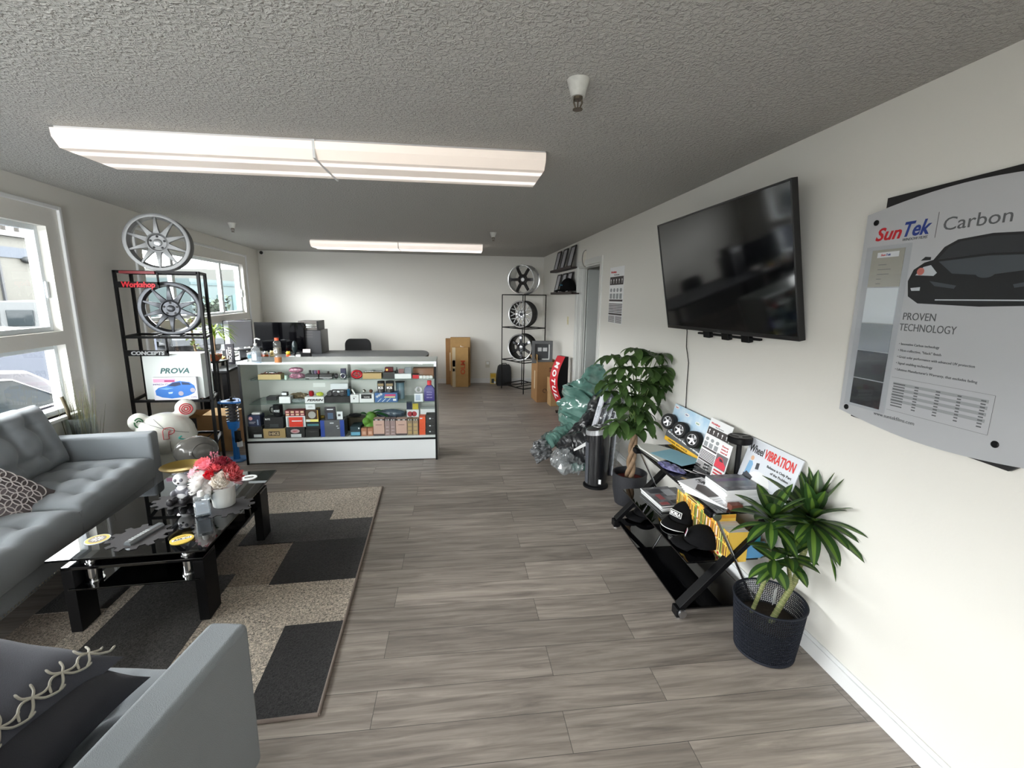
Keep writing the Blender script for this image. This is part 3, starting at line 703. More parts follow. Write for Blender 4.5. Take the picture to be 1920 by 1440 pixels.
# cable
a = onx(1290, 622, WR-.01); pts = [V((WR-.045, a.y, a.z+.16)), V((WR-.012, a.y+.01, a.z))]+[onx(px, py, WR-.008) for px, py in ((1287,650),(1291,680),(1288,720),(1286,760),(1285,800))]
o = MB().tube(pts, .003, 6).build('power_cable', BLK, None, smooth=60); tag(o, 'thin black cable hanging down the wall below the television', 'cable')
# ---------------------------------------------------------------- poster
PB0, PY0, PY1, PZ0, PZ1 = WR-.002, 1.70, 1.06, 1.19, 2.06
M0 = frame((WR, 1.752, 1.21), (0,-1,0), (0,0,1))     # origin: lower far corner of the silver plate; x toward the camera
t = thing('advertising_board', 'silver window-film advertising board with black car on the white wall', 'poster', (0,0,0)); t.matrix_world = M0
SILV = mat('board_silver', (196,198,202), .38, .35); DARKB = mat('board_black', (24,23,25), .5)
b = MB(); bw, bh = .70, .80
arc = [(.035+(bw-.07)*k/16, -.025-.055*sin(pi*k/16)*0 - .06*(k/16)*(1-k/16)*0) for k in range(17)]
b.prism([(.045, -.02), (.62, -.045), (bw-.03, .0), (bw+.03, .45), (bw-.0, bh+.07), (.06, bh+.055), (.06, .7)], .012); b.build('backing', DARKB, t)
top = [(bw*k/14, bh+.045*sin(pi*(k/14)*.9)) for k in range(14, -1, -1)]; bot = [(bw*k/14, -.04*sin(pi*(k/14)*.9)) for k in range(15)]
side = [(bw+.02*sin(pi*k/6), bh*k/6) for k in range(1, 6)]
MF = T((0,0,.026)); MB().prism(bot+side+top, .004, MF).build('plate', SILV, t)
for x, y in ((.045,.765), (.035,.018), (.585,.03), (.62,.80)): MB().lathe([(0,0),(.011,0),(.011,.022),(.009,.024),(0,.024)], 20, T((x,y,.010))).build('standoff', BLK, t, smooth=40)
F = T((0,0,.0302))
def pt(name, s, h, m, x, y, **k): return text(name, s, h, m, F @ T((x, y, 0)), t, align='LEFT', **k)
pt('lettering', 'Sun', .045, RED, .050, .695, w=.107, shear=.28, bold=.035); pt('lettering', 'Tek', .050, BLUE, .158, .698, w=.10, shear=.28, bold=.035)
pt('lettering', 'WINDOW FILMS', .0095, GREYINK, .165, .682, w=.092, shear=.28); flat('divider_line', GREYINK, F, .285, .2865, .68, .765, t)
pt('lettering', 'Carbon', .042, GREYINK, .305, .700, w=.20)
pt('lettering', 'PROVEN', .026, GREYINK, .218, .395, w=.118); pt('lettering', 'TECHNOLOGY', .026, GREYINK, .212, .355, w=.20)
for i, s in enumerate(('Innovative Carbon technology', 'Non-reflective, "black" finish', 'Great solar performance with advanced UV protection', 'Signal enabling technology', "Lifetime Manufacturer's Warranty, that excludes fading")):
    pt('lettering', '• '+s, .0085, GREYINK, .222, .302-.024*i, w=.0052*len(s))
pt('lettering', 'www.suntekfilms.com', .013, GREYINK, .165, .018, w=.165)
# car picture
CARP = mat('car_print_black', (26,28,31), .4); CARG = mat('car_print_grey', (70,76,82), .4); CARL = mat('car_print_light', (190,196,202), .4)
X0, Y0, S = .215, .455, .50
cp = lambda pts: [(X0+S*x, Y0+S*y) for x, y in pts]
poly('car_body_print', CARP, F, cp([(.02,.05),(.10,.0),(.5,-.015),(.9,.0),(.98,.05),(1.0,.16),(.97,.24),(.90,.285),(.84,.30),(.78,.38),(.70,.42),(.5,.435),(.30,.42),(.22,.38),(.16,.30),(.10,.285),(.03,.24),(0,.16)]), t)
poly('windscreen_print', mat('car_print_glass', (46,49,53), .3), F @ T((0,0,.0006)), cp([(.19,.30),(.25,.375),(.32,.405),(.5,.418),(.68,.405),(.75,.375),(.81,.30),(.5,.315)]), t)
poly('bonnet_print', CARG, F @ T((0,0,.0006)), cp([(.20,.285),(.5,.30),(.80,.285),(.70,.20),(.5,.18),(.30,.20)]), t)
for s in (0, 1):
    q = (lambda P: [((1-x) if s else x, y) for x, y in P])
    poly('headlamp_print', CARL, F @ T((0,0,.0008)), cp(q([(.05,.20),(.10,.255),(.15,.265),(.20,.21),(.18,.19)])), t); poly('mirror_print', CARP, F, cp(q([(.07,.30),(.10,.325),(.14,.32),(.14,.30)])), t)
    poly('intake_print', CARL, F @ T((0,0,.0008)), cp(q([(.03,.11),(.10,.115),(.10,.09),(.04,.09)])), t); poly('highlight_print', CARG, F @ T((0,0,.0008)), cp(q([(.16,.155),(.34,.12),(.33,.10),(.2,.12)])), t)
    disc('lamp_print', mat('lamp_print_red', (190,110,100), .4), F @ T((*cp(q([(.085,.225)]))[0], .0014)), .013, t)
poly('splitter_print', CARL, F @ T((0,0,.0008)), cp([(.22,.03),(.78,.03),(.78,.022),(.22,.022)]), t); disc('badge_print', CARG, F @ T((*cp([(.5,.20)])[0], .0008)), .018, t, sx=1.6)
# data table
for r in range(8): 
    if r % 2 == 0: flat('table_band', mat('table_grey', (164,167,171), .4, .3), F, .225, .545, .150-r*.0105, .1605-r*.0105, t)
b = MB()
for r in range(9):
    for cx, wd in ((.228,.045), (.31,.014), (.385,.014), (.455,.012), (.525,.014)): b.box(cx, cx+wd, .1535-.0105*r, .1575-.0105*r, .0005, .0011, F)
for x0, x1, y0, y1 in ((.215,.56,.178,.1787), (.56,.5607,.052,.178), (.215,.56,.0513,.052)): b.box(x0, x1, y0, y1, 0, .0006, F)
b.build('table_print', GREYINK, t)
# acrylic pocket with graded film samples
ACR = glass('acrylic_pocket', (250,251,252), .55, haze=.015)
FS = [mat('film_%d' % i, c, .12, spec=.6) for i, c in enumerate([(176,172,160), (226,232,236), (150,156,162), (56,60,66), (16,18,28)])]
ys = [.66, .515, .375, .265, .150, .04]
for i, m in enumerate(FS): MB().box(.05, .185, ys[i+1]+.002, ys[i]-.002, .0305, .0325).build('film_sample', m, t)
flat('sample_header', PAPER, T((0,0,.0326)), .075, .165, .628, .648, t); text('lettering', 'Sun', .008, RED, T((.09,.634,.0332)), t, w=.02, align='LEFT', shear=.2, bold=.03); text('lettering', 'Tek', .008, BLUE, T((.111,.634,.0332)), t, w=.02, align='LEFT', shear=.2, bold=.03)
b = MB()
for i, wd in enumerate((.035,.055,.05,.02,.02)): b.box(.085, .085+wd, .60-i*.018, .602-i*.018, .0326, .033)
b.build('sample_text', GREYINK, t)
MB().box(.028, .212, .032, .672, .0335, .0375).build('acrylic_cover', ACR, t)
# ---------------------------------------------------------------- price chart on the wall beyond the television
MC = frame((WR-.001, 4.976, 1.415), (0,-1,0), (0,0,1)); t = MB().box(0, .43, 0, .585, 0, .002).build('wall_chart', PAPER); t.matrix_world = MC
tag(t, 'tall white price chart pinned to the wall beyond the grey door opening', 'poster')
F = T((0,0,.0022))
def chart(t, F, sc=1.0, head='Workshop', rows=5):
    f = lambda n, m, a, c, d, e: flat(n, m, F, a*sc, c*sc, d*sc, e*sc, t)
    DK = mat('chart_dark', (66,60,60), .6)
    text('lettering', head, .020*sc, RED, F @ T((.03*sc,.525*sc,0)), t, w=.17*sc, align='LEFT', bold=.06, shear=.2); text('lettering', 'Tint Services', .012*sc, INK, F @ T((.13*sc,.498*sc,0)), t, w=.16*sc, align='LEFT', bold=.02)
    f('icon_band', DK, .01, .42, .40, .485)
    b = MB()
    for k in range(5): b.lathe([(0,0),(.012*sc,0),(.012*sc,.0005),(0,.0005)], 12, F @ T(((.05+k*.083)*sc,.45*sc,.0007))); b.box((.046+k*.083)*sc, (.054+k*.083)*sc, .415*sc, .44*sc, .0006, .0012, F)
    b.build('icons', WINK, t)
    b = MB()
    for k in range(4):
        M = F @ T(((.06+k*.10)*sc, .345*sc, 0)); b.lathe([(0,0),(.026*sc,0),(.026*sc,.0006),(0,.0006)], 16, M, 0, 1.2, .8); b.box((.025+k*.1)*sc, (.095+k*.1)*sc, .255*sc, .31*sc, 0, .0006, F)
    b.build('car_icons', mat('chart_mid', (150,154,156), .6), t)
    f('title_band', DK, .01, .42, .228, .248); b = MB()
    for k in range(6): b.box(.01*sc, .42*sc, (.196-k*.0165)*sc, (.205-k*.0165)*sc, 0, .0006, F)
    f('title_band', DK, .01, .42, .085, .105)
    for k in range(7):
        for x in (.01, .225): b.box(x*sc, (x+.195)*sc, (.068-k*.0105)*sc, (.074-k*.0105)*sc, 0, .0006, F)
    b.build('price_rows', DK, t)
chart(t, F)
# chime above the doorway, light switch, outlet
p = onx(1098, 485, WR); t = thing('door_chime', 'small rounded beige door chime on the wall above the doorway', 'door chime', (WR, p.y, p.z))
b = MB(); b.loft([[(-.045*sin(pi*k/8), y, .11*cos(pi*k/8)) for k in range(9)] for y in (-.03, .03)]); b.build('body', mat('chime_beige', (206,202,192), .5), t, smooth=50)
b = MB(); b.tube([(-.050*sin(pi*k/10)-.003, -.031, .105*cos(pi*k/10)) for k in range(11)], .004, 6); b.build('edge_band', GREYINK, t, smooth=60)
p = onx(1065, 601, WR); t = thing('light_switch', 'ivory light switch on the wall between wheel rack and doorway', 'light switch', (WR, p.y, p.z))
IV = mat('ivory', (204,196,160), .5); MB().box(-.006, 0, -.037, .037, -.06, .06).build('plate', IV, t, bevel=.002); MB().box(-.014, -.005, -.006, .006, -.012, .012).build('toggle', IV, t, bevel=.002)
p = ony(914, 683, YB); t = thing('wall_outlet', 'ivory wall outlet with white plug on the end wall by the tall cartons', 'outlet', (p.x, YB, p.z))
MB().box(-.04, .04, -.006, 0, -.065, .065).build('plate', mat('outlet_ivory', (206,202,188), .5), t, bevel=.002); MB().box(-.025, .03, -.045, -.005, .0, .06).build('plug', WHT, t, bevel=.006)
# ---------------------------------------------------------------- picture ledges with frames
FRM = mat('frame_black', (20,18,20), .4); FPIC = mat('framed_sheet', (178,178,184), .3); LEDGE = mat('ledge_brown', (44,32,30), .5)
def ledge(label, y0, y1, z):
    t = thing('picture_ledge', label, 'shelf', (WR, y0, z), 0, 'picture ledges'); L_ = y1-y0
    MB().box(-.11, 0, 0, L_, -.018, 0).build('board', LEDGE, t, bevel=.002); MB().box(-.112, -.098, 0, L_, -.018, .018).build('lip', LEDGE, t, bevel=.002); return t
pz1 = onx(1070, 500, 1.57); pz0 = onx(1030, 511, 1.57); ledge('brown picture ledge nearest the ceiling with three framed sheets', pz1.y, 7.75, 2.10)
ledge('brown picture ledge under the other one, with three framed sheets and a cap', 6.25, 7.66, 1.745)
def wall_frame(label, y, z, w_, h_):
    t = thing('framed_sheet', label, 'picture frame', (WR-.035, y, z+.0015), 0, 'framed sheets on the ledges')
    M = frame((-.05, 0, 0), (0,-1,0), V((.22,0,1)).normalized())
    o_ = [(-w_/2,0),(w_/2,0),(w_/2,h_),(-w_/2,h_)]; i_ = [(-w_/2+.018,.018),(w_/2-.018,.018),(w_/2-.018,h_-.018),(-w_/2+.018,h_-.018)]
    MB().ring(o_, i_, .014, M).build('frame', FRM, t); MB().box(-w_/2+.012, w_/2-.012, .012, h_-.012, .003, .007, M).build('sheet', FPIC, t)
for n, y in (('farthest from the doorway', 7.42), ('in the middle', 6.98), ('beside the doorway', 6.52)):
    wall_frame('black framed sheet %s on the ceiling-side ledge' % n, y, 2.10, .26, .30)
for n, y in (('next to the corner', 7.36), ('in the middle', 6.98), ('half behind the black cap', 6.64)):
    wall_frame('black framed sheet %s on the ledge with the cap' % n, y, 1.745, .26, .30)
def cap_shape(t, R, m, vis=True, squat=.92):
    b = MB(); b.lathe([(R*cos(a)*1.0, R*squat*sin(a)) for a in [pi/2*k/10 for k in range(11)]][:-1]+[(0, R*squat)], 28, ID, 0, 1.08, .95); b.build('crown', m, t, smooth=60)
    g = []; b = MB()
    for i in range(9):
        a = -1.15+2.3*i/8; row = []
        for j in range(5):
            s = j/4; L_ = R*.78*cos(a*.75)**.5
            row.append(b.bm.verts.new((R*1.06*cos(a)+L_*s, R*.95*sin(a)*(1+.06*s), .012 - .10*R*(a*a)*.8*1.3*(.4+.6*s) - .02*s*s + .03*R)))
        g.append(row)
    for i in range(8):
        for j in range(4): b._f([g[i][j], g[i+1][j], g[i+1][j+1], g[i][j+1]])
    o = b.build('visor', m, t, smooth=60); s = o.modifiers.new('thick', 'SOLIDIFY'); s.thickness = .004
    MB().ball((0,0,R*squat), (.008,.008,.005), 10, k=6).build('button', m, t, smooth=60)
CAPM = mat('cap_black', (15,15,17), .9, spec=.15, bump=.15, bscale=300)
t = thing('cap', 'black cap with a small blue mark on the ledge by the doorway', 'cap', (WR-.125, 6.40, 1.775), radians(200)); cap_shape(t, .115, CAPM, squat=1.5); MB().box(.108, .122, -.03, .03, .065, .08).build('mark', mat('cap_blue', (40,96,120), .6), t)

# ================================================================ plants
LEAF = mat('money_tree_leaf', (88,118,62), .42, var=.35, vscale=7, col2=(46,70,38)); translucent(LEAF, .25); LSTALK = mat('stalk_green', (96,120,62), .6); BARK = mat('braided_bark', (150,124,98), .8, var=.3, vscale=30)
POTB = mat('pot_charcoal', (34,35,40), .6, bump=.4, bscale=160); SOILR = mat('red_mulch', (120,34,26), .9, var=.5, vscale=60)
base = onz(1174, 934, 0); PYm = 3.60
pc = ony(1176, 905, PYm); pc = V((1.415, 3.44, 0))
t = thing('money_tree', 'money tree with braided trunk in a charcoal pot by the air purifier', 'plant', (pc.x, pc.y, 0))
MB().lathe([(0,0),(.112,0),(.135,.12),(.140,.255),(.140,.262),(.128,.262),(.122,.20),(0,.20)], 36).build('pot', POTB, t, smooth=45)
MB().lathe([(0,.205),(.08,.212),(.123,.205)], 24).build('mulch', SOILR, t)
b = MB()
for k in range(3):
    pts = [];
    for i in range(41):
        s = i/40; a = 2*pi*k/3+s*9; rad = .024*(1-.35*s)+.012*max(0, s-.85)*6; pts.append((rad*cos(a)+.018*s, rad*sin(a), .20+.50*s))
    b.tube(pts, [.020-.006*i/40 for i in range(41)], 8)
b.build('trunk', BARK, t, smooth=60)
lb = MB(); sb = MB(); rn = random.Random(3)
def L2W(q): return q-V((pc.x, pc.y, 0))
clusters = [(1192,655,0),(1148,668,.06),(1225,668,-.05),(1248,665,.05),(1170,690,-.1),(1205,690,-.12),(1235,690,-.02),(1265,705,.02),(1160,705,.05),(1155,720,-.06),(1190,715,-.1),(1215,722,-.08),(1145,735,.0),(1175,740,-.12),(1200,745,-.14),(1225,735,.04),(1250,715,.08),(1165,760,-.05),(1188,765,-.13),(1205,775,-.06),(1212,790,-.1),(1160,790,-.08),(1150,800,.03),(1200,805,-.12),(1180,780,.06),(1183,668,.05),(1140,715,.08),(1240,700,.0),(1258,690,-.04),(1222,760,.05),(1172,805,-.02),(1196,785,.06),(1210,660,.1),(1270,728,.03)]
topc = V((.02, 0, .72))
for px, py, dy in clusters:
    q = L2W(ony(px, py, pc.y+dy)); q.x = min(q.x, WR-pc.x-.06)
    st = V((topc.x, topc.y, .70 if q.z > .85 else .62)); mid = (st+q)/2+V((0,0,.07)); sb.tube([st, mid, q], [.006,.004,.0028], 6)
    n = rn.choice((6,6,7)); a0 = rn.uniform(0, 6); out = V((q.x-st.x, q.y-st.y, 0)); 
    for k in range(n):
        a = a0+2*pi*k/n; L_ = rn.uniform(.13, .19); d = V((cos(a), sin(a), rn.uniform(-.15, .25)))
        if q.x + d.x*L_ > WR-pc.x-.02: d.x = (WR-pc.x-.03-q.x)/L_
        leaf(lb, q, d, L_, L_*.40, rn.uniform(1.1, 2.0), 6, (0,0), .25, V((0,0,1)), 0, 5)

for q_ in (lb, sb):
    for v in q_.bm.verts: v.co.x = min(v.co.x, WR-pc.x-.004)
sb.build('stalks', LSTALK, t, smooth=60); lb.build('foliage', LEAF, t, smooth=80)
# dracaena in a perforated basket
pc = V((1.475, 1.795, 0)); t = thing('dracaena_plant', 'striped dracaena in a dark perforated basket pot near the baseboard', 'plant', (pc.x, pc.y, 0))
BK = mat('basket_navy', (28,31,40), .55, spec=.2)
def basket(r0, r1, h):
    b = MB(); n = 104; rows = 26; g = []
    R = lambda z: r0+(r1-r0)*(z/h)**.8
    # wall built as a lattice with real holes in the upper half
    for j in range(rows+1):
        z = .015+(h-.015)*j/rows; g.append([b.bm.verts.new((R(z)*cos(2*pi*(k+.5*(j % 2))/n), R(z)*sin(2*pi*(k+.5*(j % 2))/n), z)) for k in range(n)])
    for j in range(rows):
        for k in range(n):
            q = [g[j][k], g[j][(k+1) % n], g[j+1][(k+1) % n], g[j+1][k]]
            f = b._f(q)
    return b
b = basket(.128, .155, .27); o = b.build('basket', BK, t, smooth=80)
wf = o.modifiers.new('lattice', 'WIREFRAME'); wf.thickness = .0048; wf.use_even_offset = False; wf.use_replace = True
MB().lathe([(0,.004),(.122,.004),(.128,.05),(.138,.165),(.134,.165),(.122,.01),(0,.01)], 36).build('liner', mat('liner_black', (16,16,18), .6), t, smooth=45)
b = MB(); b.tube([(.156*cos(a), .156*sin(a), .272) for a in [2*pi*k/48 for k in range(48)]], .0055, 8, closed=True); b.build('rim', BK, t, smooth=60); b = MB(); b.tube([(.128*cos(a), .128*sin(a), .008) for a in [2*pi*k/48 for k in range(48)]], .006, 8, closed=True); b.build('foot_ring', BK, t, smooth=60)
MB().lathe([(0,.158),(.07,.165),(.135,.160)], 24).build('soil', mat('potting_soil', (58,48,38), .95, var=.5, vscale=80), t)
CANE = mat('dracaena_cane', (128,136,84), .7, var=.3, vscale=50); DL = mat('dracaena_leaf', (44,72,34), .36); DS = mat('dracaena_stripe', (92,122,48), .38)
lb = MB(); sb = MB(); rb = MB()
def cane(pts, r):
    P = [V(p) for p in pts]; n = 12; Q = []
    for i in range(n+1):
        s = i/n*(len(P)-1); k = min(int(s), len(P)-2); Q.append(P[k].lerp(P[k+1], s-k))
    sb.tube(Q, r, 10)
    for i in range(1, 26):
        s = i/26*(len(P)-1); k = min(int(s), len(P)-2); p = P[k].lerp(P[k+1], s-k); d = (P[k+1]-P[k]).normalized(); rb.cyl(p-d*.0008, p+d*.0008, r*1.08, n=10)
def W(px, py, dy=0): return ony(px, py, pc.y+dy)-pc
c1 = W(1522, 985); cane([(.0, -.02, .15), W(1490, 1090), c1], .014)
c2 = W(1445, 985, .05); cane([(-.05, .05, .15), W(1446, 1060, .05), c2], .010)
c3 = W(1478, 1055, -.03); cane([(.02, .0, .15), W(1483, 1100, -.02), c3], .009)
def crown(c, n, Lr, seed, el=(-.35, 1.2), droop=.7):
    rn = random.Random(seed)
    for k in range(n):
        a = k*2.4+rn.uniform(-.2, .2); s = k/n; e = el[0]+(el[1]-el[0])*s+rn.uniform(-.3, .3); L_ = rn.uniform(*Lr)*(1-.25*max(0, s-.7))
        d = V((cos(a)*cos(e), sin(a)*cos(e), sin(e)))
        lim = WR-pc.x-.012
        if c.x+d.x*L_ > lim: d.x = (lim-c.x)/L_*rn.uniform(.6, .95)
        leaf(lb, c+V((0,0,.05*s)), d, L_, rn.uniform(.050, .068), droop*(1.2-s*.8), 8, (0,1), .22, V((0,0,1)), .0008, 7)
crown(c1, 44, (.18, .28), 1); crown(c2, 22, (.14, .22), 2); crown(c3, 14, (.12, .20), 5, (-.7, .9)); crown(W(1450, 1065, -.04), 9, (.10, .15), 6, (-.8, .4))

for v in lb.bm.verts: v.co.x = min(v.co.x, WR-pc.x-.004)
sb.build('canes', CANE, t, smooth=60); rb.build('cane_rings', mat('cane_ring', (170,160,120), .8), t, smooth=60); lb.build('foliage', [DL, DS], t, smooth=80)
MB().box(-.022, .022, -.0005, .0005, -.04, .04, T((.075, .06, .235)) @ RZ(.6)).build('care_tag', PAPER, t)
# ---------------------------------------------------------------- air purifier
p = V((1.24, 3.79, 0)); t = thing('air_purifier', 'black tower air purifier with a slanted silver collar before the plant pot', 'air purifier', (p.x, p.y, 0), radians(-20))
el = lambda r, k: [(r*1.0*cos(2*pi*i/36), r*k*sin(2*pi*i/36)) for i in range(36)]
def sl(r, k, z, s): return [(x, y, z + s*x*.0 + s*(-x*.35+y*.0)) for x, y in el(r, k)]
b = MB(); b.loft([[(x, y, 0) for x, y in el(.112, .92)], [(x, y, .018) for x, y in el(.112, .92)], [(x, y, .03) for x, y in el(.094, .92)]]); b.build('foot', BLK, t, smooth=40)
b = MB(); b.loft([[(x, y, .03) for x, y in el(.094, .92)], [(x, y, .25) for x, y in el(.100, .92)], sl(.104, .92, .50, -.5)]); b.build('body', mat('purifier_black', (24,25,28), .25, coat=.4), t, smooth=40)
b = MB(); b.loft([sl(.106, .92, .50, -.5), sl(.107, .92, .545, -.62)]); b.build('collar', mat('purifier_silver', (198,200,203), .3, .7), t, smooth=40)
b = MB(); b.loft([sl(.100, .92, .545, -.62), sl(.085, .9, .556, -.62), sl(.03, .9, .560, -.62)]); b.build('top_grille', mat('purifier_dark', (52,50,50), .4), t, smooth=40)
b = MB(); b.lathe([(.045,0),(.045,.006),(.03,.008),(.03,0)], 24, T((0,0,.558))); b.build('control_ring', mat('purifier_silver'), t, smooth=40)
MB().box(.028, .05, -.105, -.097, .06, .10).build('sticker', PAPER, t)
b = MB(); b.loft([[(-.098*cos(a)*k_, -.098*.92*sin(a)*k_, z) for a in [-.3+1.1*i/8 for i in range(9)]]+[(-.09*cos(a)*k_, -.09*.92*sin(a)*k_, z) for a in [.8-1.1*i/8 for i in range(9)]] for z, k_ in ((.04, .99), (.42, 1.065))]); b.build('side_panel', mat('purifier_grey', (78,80,86), .4), t, smooth=40)
# ================================================================ glass display case and what it holds
CX0, CX1, CY0, CY1, CZ = -2.075, -.205, 4.60, 5.0, 1.03
LAM = mat('white_laminate', (226,230,232), .4); GGL = glass('case_glass', (252,253,252), .8); GSH = glass('shelf_glass', (232,240,237), 1.0, haze=.07, hcol=(150,170,164))
t = thing('display_case', 'glass display case with white base full of car parts in front of the desk', 'display case', (0,0,0))
S1, S2, S3 = .838, .606, .262
MB().box(CX0+.02, CX1-.02, CY0+.006, CY1, .012, .222).build('base_panel', LAM, t)
MB().box(CX0+.02, CX1-.02, CY0+.012, CY1-.015, .222, S3-.001).build('deck', LAM, t)
b = MB(); b.box(CX0, CX0+.018, CY0, CY1, 0, CZ-.012); b.build('side_panel', mat('case_side', (196,199,197), .4), t)
b = MB(); b.box(CX1-.018, CX1, CY0, CY1, 0, CZ-.012); b.build('side_panel', mat('case_side'), t)
b = MB(); b.box(CX0, CX0+.02, CY0-.004, CY0, 0, CZ-.02); b.build('edge_trim', BLK, t); b = MB(); b.box(CX1-.02, CX1, CY0-.004, CY0, 0, CZ-.05); b.build('edge_trim', BLK, t)
MB().box(CX0+.02, CX1-.02, CY0-.003, CY0+.006, .222, .240).build('black_rail', BLK, t)
MB().box(CX1-.022, CX1+.002, CY0-.006, CY0+.02, CZ-.05, CZ+.001).build('metal_corner', ALU, t)
for x0, x1 in ((CX0+.018, -1.13), (-1.145, CX1-.018)): MB().box(x0, x1, CY1-.012, CY1-.004, S3, CZ-.03).build('sliding_door', mat('case_back', (208,212,208), .45), t)
MB().box(-1.15, -1.125, CY1-.02, CY1-.011, S3, CZ-.03).build('door_stile', mat('stile_grey', (120,122,118), .4), t)
MB().box(CX0+.02, CX1-.02, CY0, CY0+.004, .240, CZ-.012).build('front_glass', GGL, t)
MB().box(CX0, CX1, CY0-.004, CY1, CZ-.012, CZ).build('top_glass', glass('top_glass', (232,238,236), 1.3, haze=.28, hcol=(214,220,218)), t)
b = MB(); b.box(CX0, CX1-.022, CY0-.008, CY0-.003, CZ-.022, CZ+.001); b.build('front_trim', mat('case_trim_white', (228,234,236), .3), t)
b = MB(); b.box(CX0+.02, CX1-.02, CY1-.014, CY1-.002, CZ-.045, CZ-.012); b.build('rear_trim', LAM, t)
MB().box(CX0+.05, CX1-.02, CY0+.10, CY1-.015, S1-.007, S1-.0005).build('glass_shelf', GSH, t)
MB().box(CX0+.05, CX1-.02, CY0+.045, CY1-.015, S2-.007, S2-.0005).build('glass_shelf', GSH, t)
for zz in (S1, S2):
    for x in (CX0+.03, -1.137, CX1-.03): MB().box(x-.006, x+.006, CY0+.16, CY1-.02, zz-.020, zz-.0075).build('shelf_bracket', ALU, t)
p = ony(598, 722, CY1-.022); flat('paper_sticker', mat('sticker_white', (238,242,240), .5), frame((p.x, CY1-.0122, p.z), (1,0,0), (0,0,1)), -.062, .062, -.022, .022, t)

SH = {1: (S1, CY0+.115), 2: (S2, CY0+.06), 3: (S3, CY0+.03)}
def place(sh, px0, px1, py0, dy=0.0, base=None):
    """x-span, width, height of something whose front stands dy behind the shelf's front line"""
    z, y = SH[sh]; y += dy; z = z if base is None else base
    a = ony(px0, py0, y); b2 = ony(px1, py0, y); return (a.x+b2.x)/2, abs(b2.x-a.x), y, z, max(.008, (a.z+b2.z)/2-z)
def carton(name, label, sh, px0, px1, py0, m, dy=0.0, d=None, base=None, cat='box', group=None, rot=0.0, bev=.0015):
    x, w_, y, z, h = place(sh, px0, px1, py0, dy, base); d = d or min(.16, max(.03, w_*.7))
    d = min(d, CY1-.024-y)
    o = MB().box(-w_/2, w_/2, 0, d, 0, h).build(name, m, None, bevel=bev, loc=(x, y, z), rot=(0, 0, rot)); tag(o, label, cat, group)
    o['w'] = w_; o['h'] = h; return o
def fr(o): return frame((-o['w']/2, -.0002, 0), (1,0,0), (0,0,1))
def face(o, n, m, u0, u1, v0, v1):
    o['n'] = o.get('n', 0)+1
    return flat(n, m, fr(o) @ T((0,0,.0004*(o['n']-1))), u0*o['w'], u1*o['w'], v0*o['h'], v1*o['h'], o)
def word(o, s, m, u, v, hh, ww, **k):
    return text('lettering', s, hh*o['h'], m, fr(o) @ T((u*o['w'], v*o['h'], .0006+.0004*o.get('n', 0))), o, w=ww*o['w'], **k)
def top(o): return o.location.z+o['h']+.0005
C = lambda n, c=(128,128,128), r=.5, **k: mat('box_'+n, c, r, **k)
BK1 = C('black', (26,27,29)); BK2 = C('dark', (44,46,46)); TAN = C('tan', (190,164,116), .8, var=.1); NAVY = C('navy', (28,40,76)); SIL = mat('silver_part', (190,192,196), .25, 1.0); DKP = mat('dark_part', (46,46,50), .4, .3)
LIP = C('lilac', (156,134,134)); PNK = C('pinkbeige', (206,172,160)); BRN = C('brown', (176,122,96)); GLD = C('goldprint', (186,160,112)); ORG = C('orange', (228,88,44)); TEAL = C('teal', (70,130,140)); LBL = C('label', (226,232,236)); BLU = C('blue', (44,74,160))
# ---- topmost shelf
o = carton('wooden_tray', 'pale wooden tray of small metal bits on the top shelf of the display case', 1, 483, 526, 702.5, C('wood', (176,158,112), .7), d=.10, cat='tray')
b = MB(); rn = random.Random(2)
for k in range(26): b.ball((rn.uniform(-.8,.8)*o['w']/2, rn.uniform(.02,.08), o['h']+rn.uniform(0,.016)*(1-abs(rn.uniform(-1,1)))), (rn.uniform(.006,.014),.008,.008), 8, k=5)
b.build('metal_bits', mat('bits_rust', (120,80,72), .4, .5), o, smooth=60); b = MB()
for k in range(6): b.ball((rn.uniform(-.04,.05), rn.uniform(.02,.05), o['h']+.016), (.014,.008,.007), 8, k=5)
b.build('silver_bits', SIL, o, smooth=60)
def cylinder(name, label, sh, px0, px1, py0, m, dy=.0, base=None, cat='jar', prof=None, parts=(), group=None):
    x, w_, y, z, h = place(sh, px0, px1, py0, dy, base); r = w_/2
    pr = [(a*r, b_*h) for a, b_ in (prof or ((0,0),(1,0),(1,1),(0,1)))]
    o = MB().lathe(pr, 24).build(name, m, None, smooth=40, loc=(x, y+r, z)); tag(o, label, cat, group); o['w'] = w_; o['h'] = h
    for n, mm, q in parts: MB().lathe([(a*r, b_*h) for a, b_ in q], 24).build(n, mm, o, smooth=40)
    return o
cylinder('small_jar', 'tiny pale green jar beside the wooden tray in the display case', 1, 532, 538.5, 704, C('jargreen', (176,200,188)))
def crumpled(name, label, sh, px0, px1, py0, m, dy=0, base=None, cat='packet', amp=.006, d=.06, seed=1, parts=()):
    x, w_, y, z, h = place(sh, px0, px1, py0, dy, base); rn = random.Random(seed); b = MB(); n = 10
    rings = []
    for i in range(n+1):
        u = i/n; k = sin(pi*min(1, max(0, u*.94+.03)))**.35; ring = []
        for j in range(12):
            a = 2*pi*j/12; ring.append((-w_/2+w_*u+rn.uniform(-amp, amp)*.5, d/2+d/2*cos(a)*k+rn.uniform(-amp, amp), max(.0005, h/2+h/2*sin(a)*k+rn.uniform(-amp, amp)*.6)))
        rings.append(ring)
    b.loft(rings); o = b.build(name, m, None, loc=(x, y, z)); tag(o, label, cat); o['w'] = w_; o['h'] = h; return o
PKP = mat('pink_foil', (188,120,146), .25, .2, var=.5, vscale=60, col2=(110,100,108))
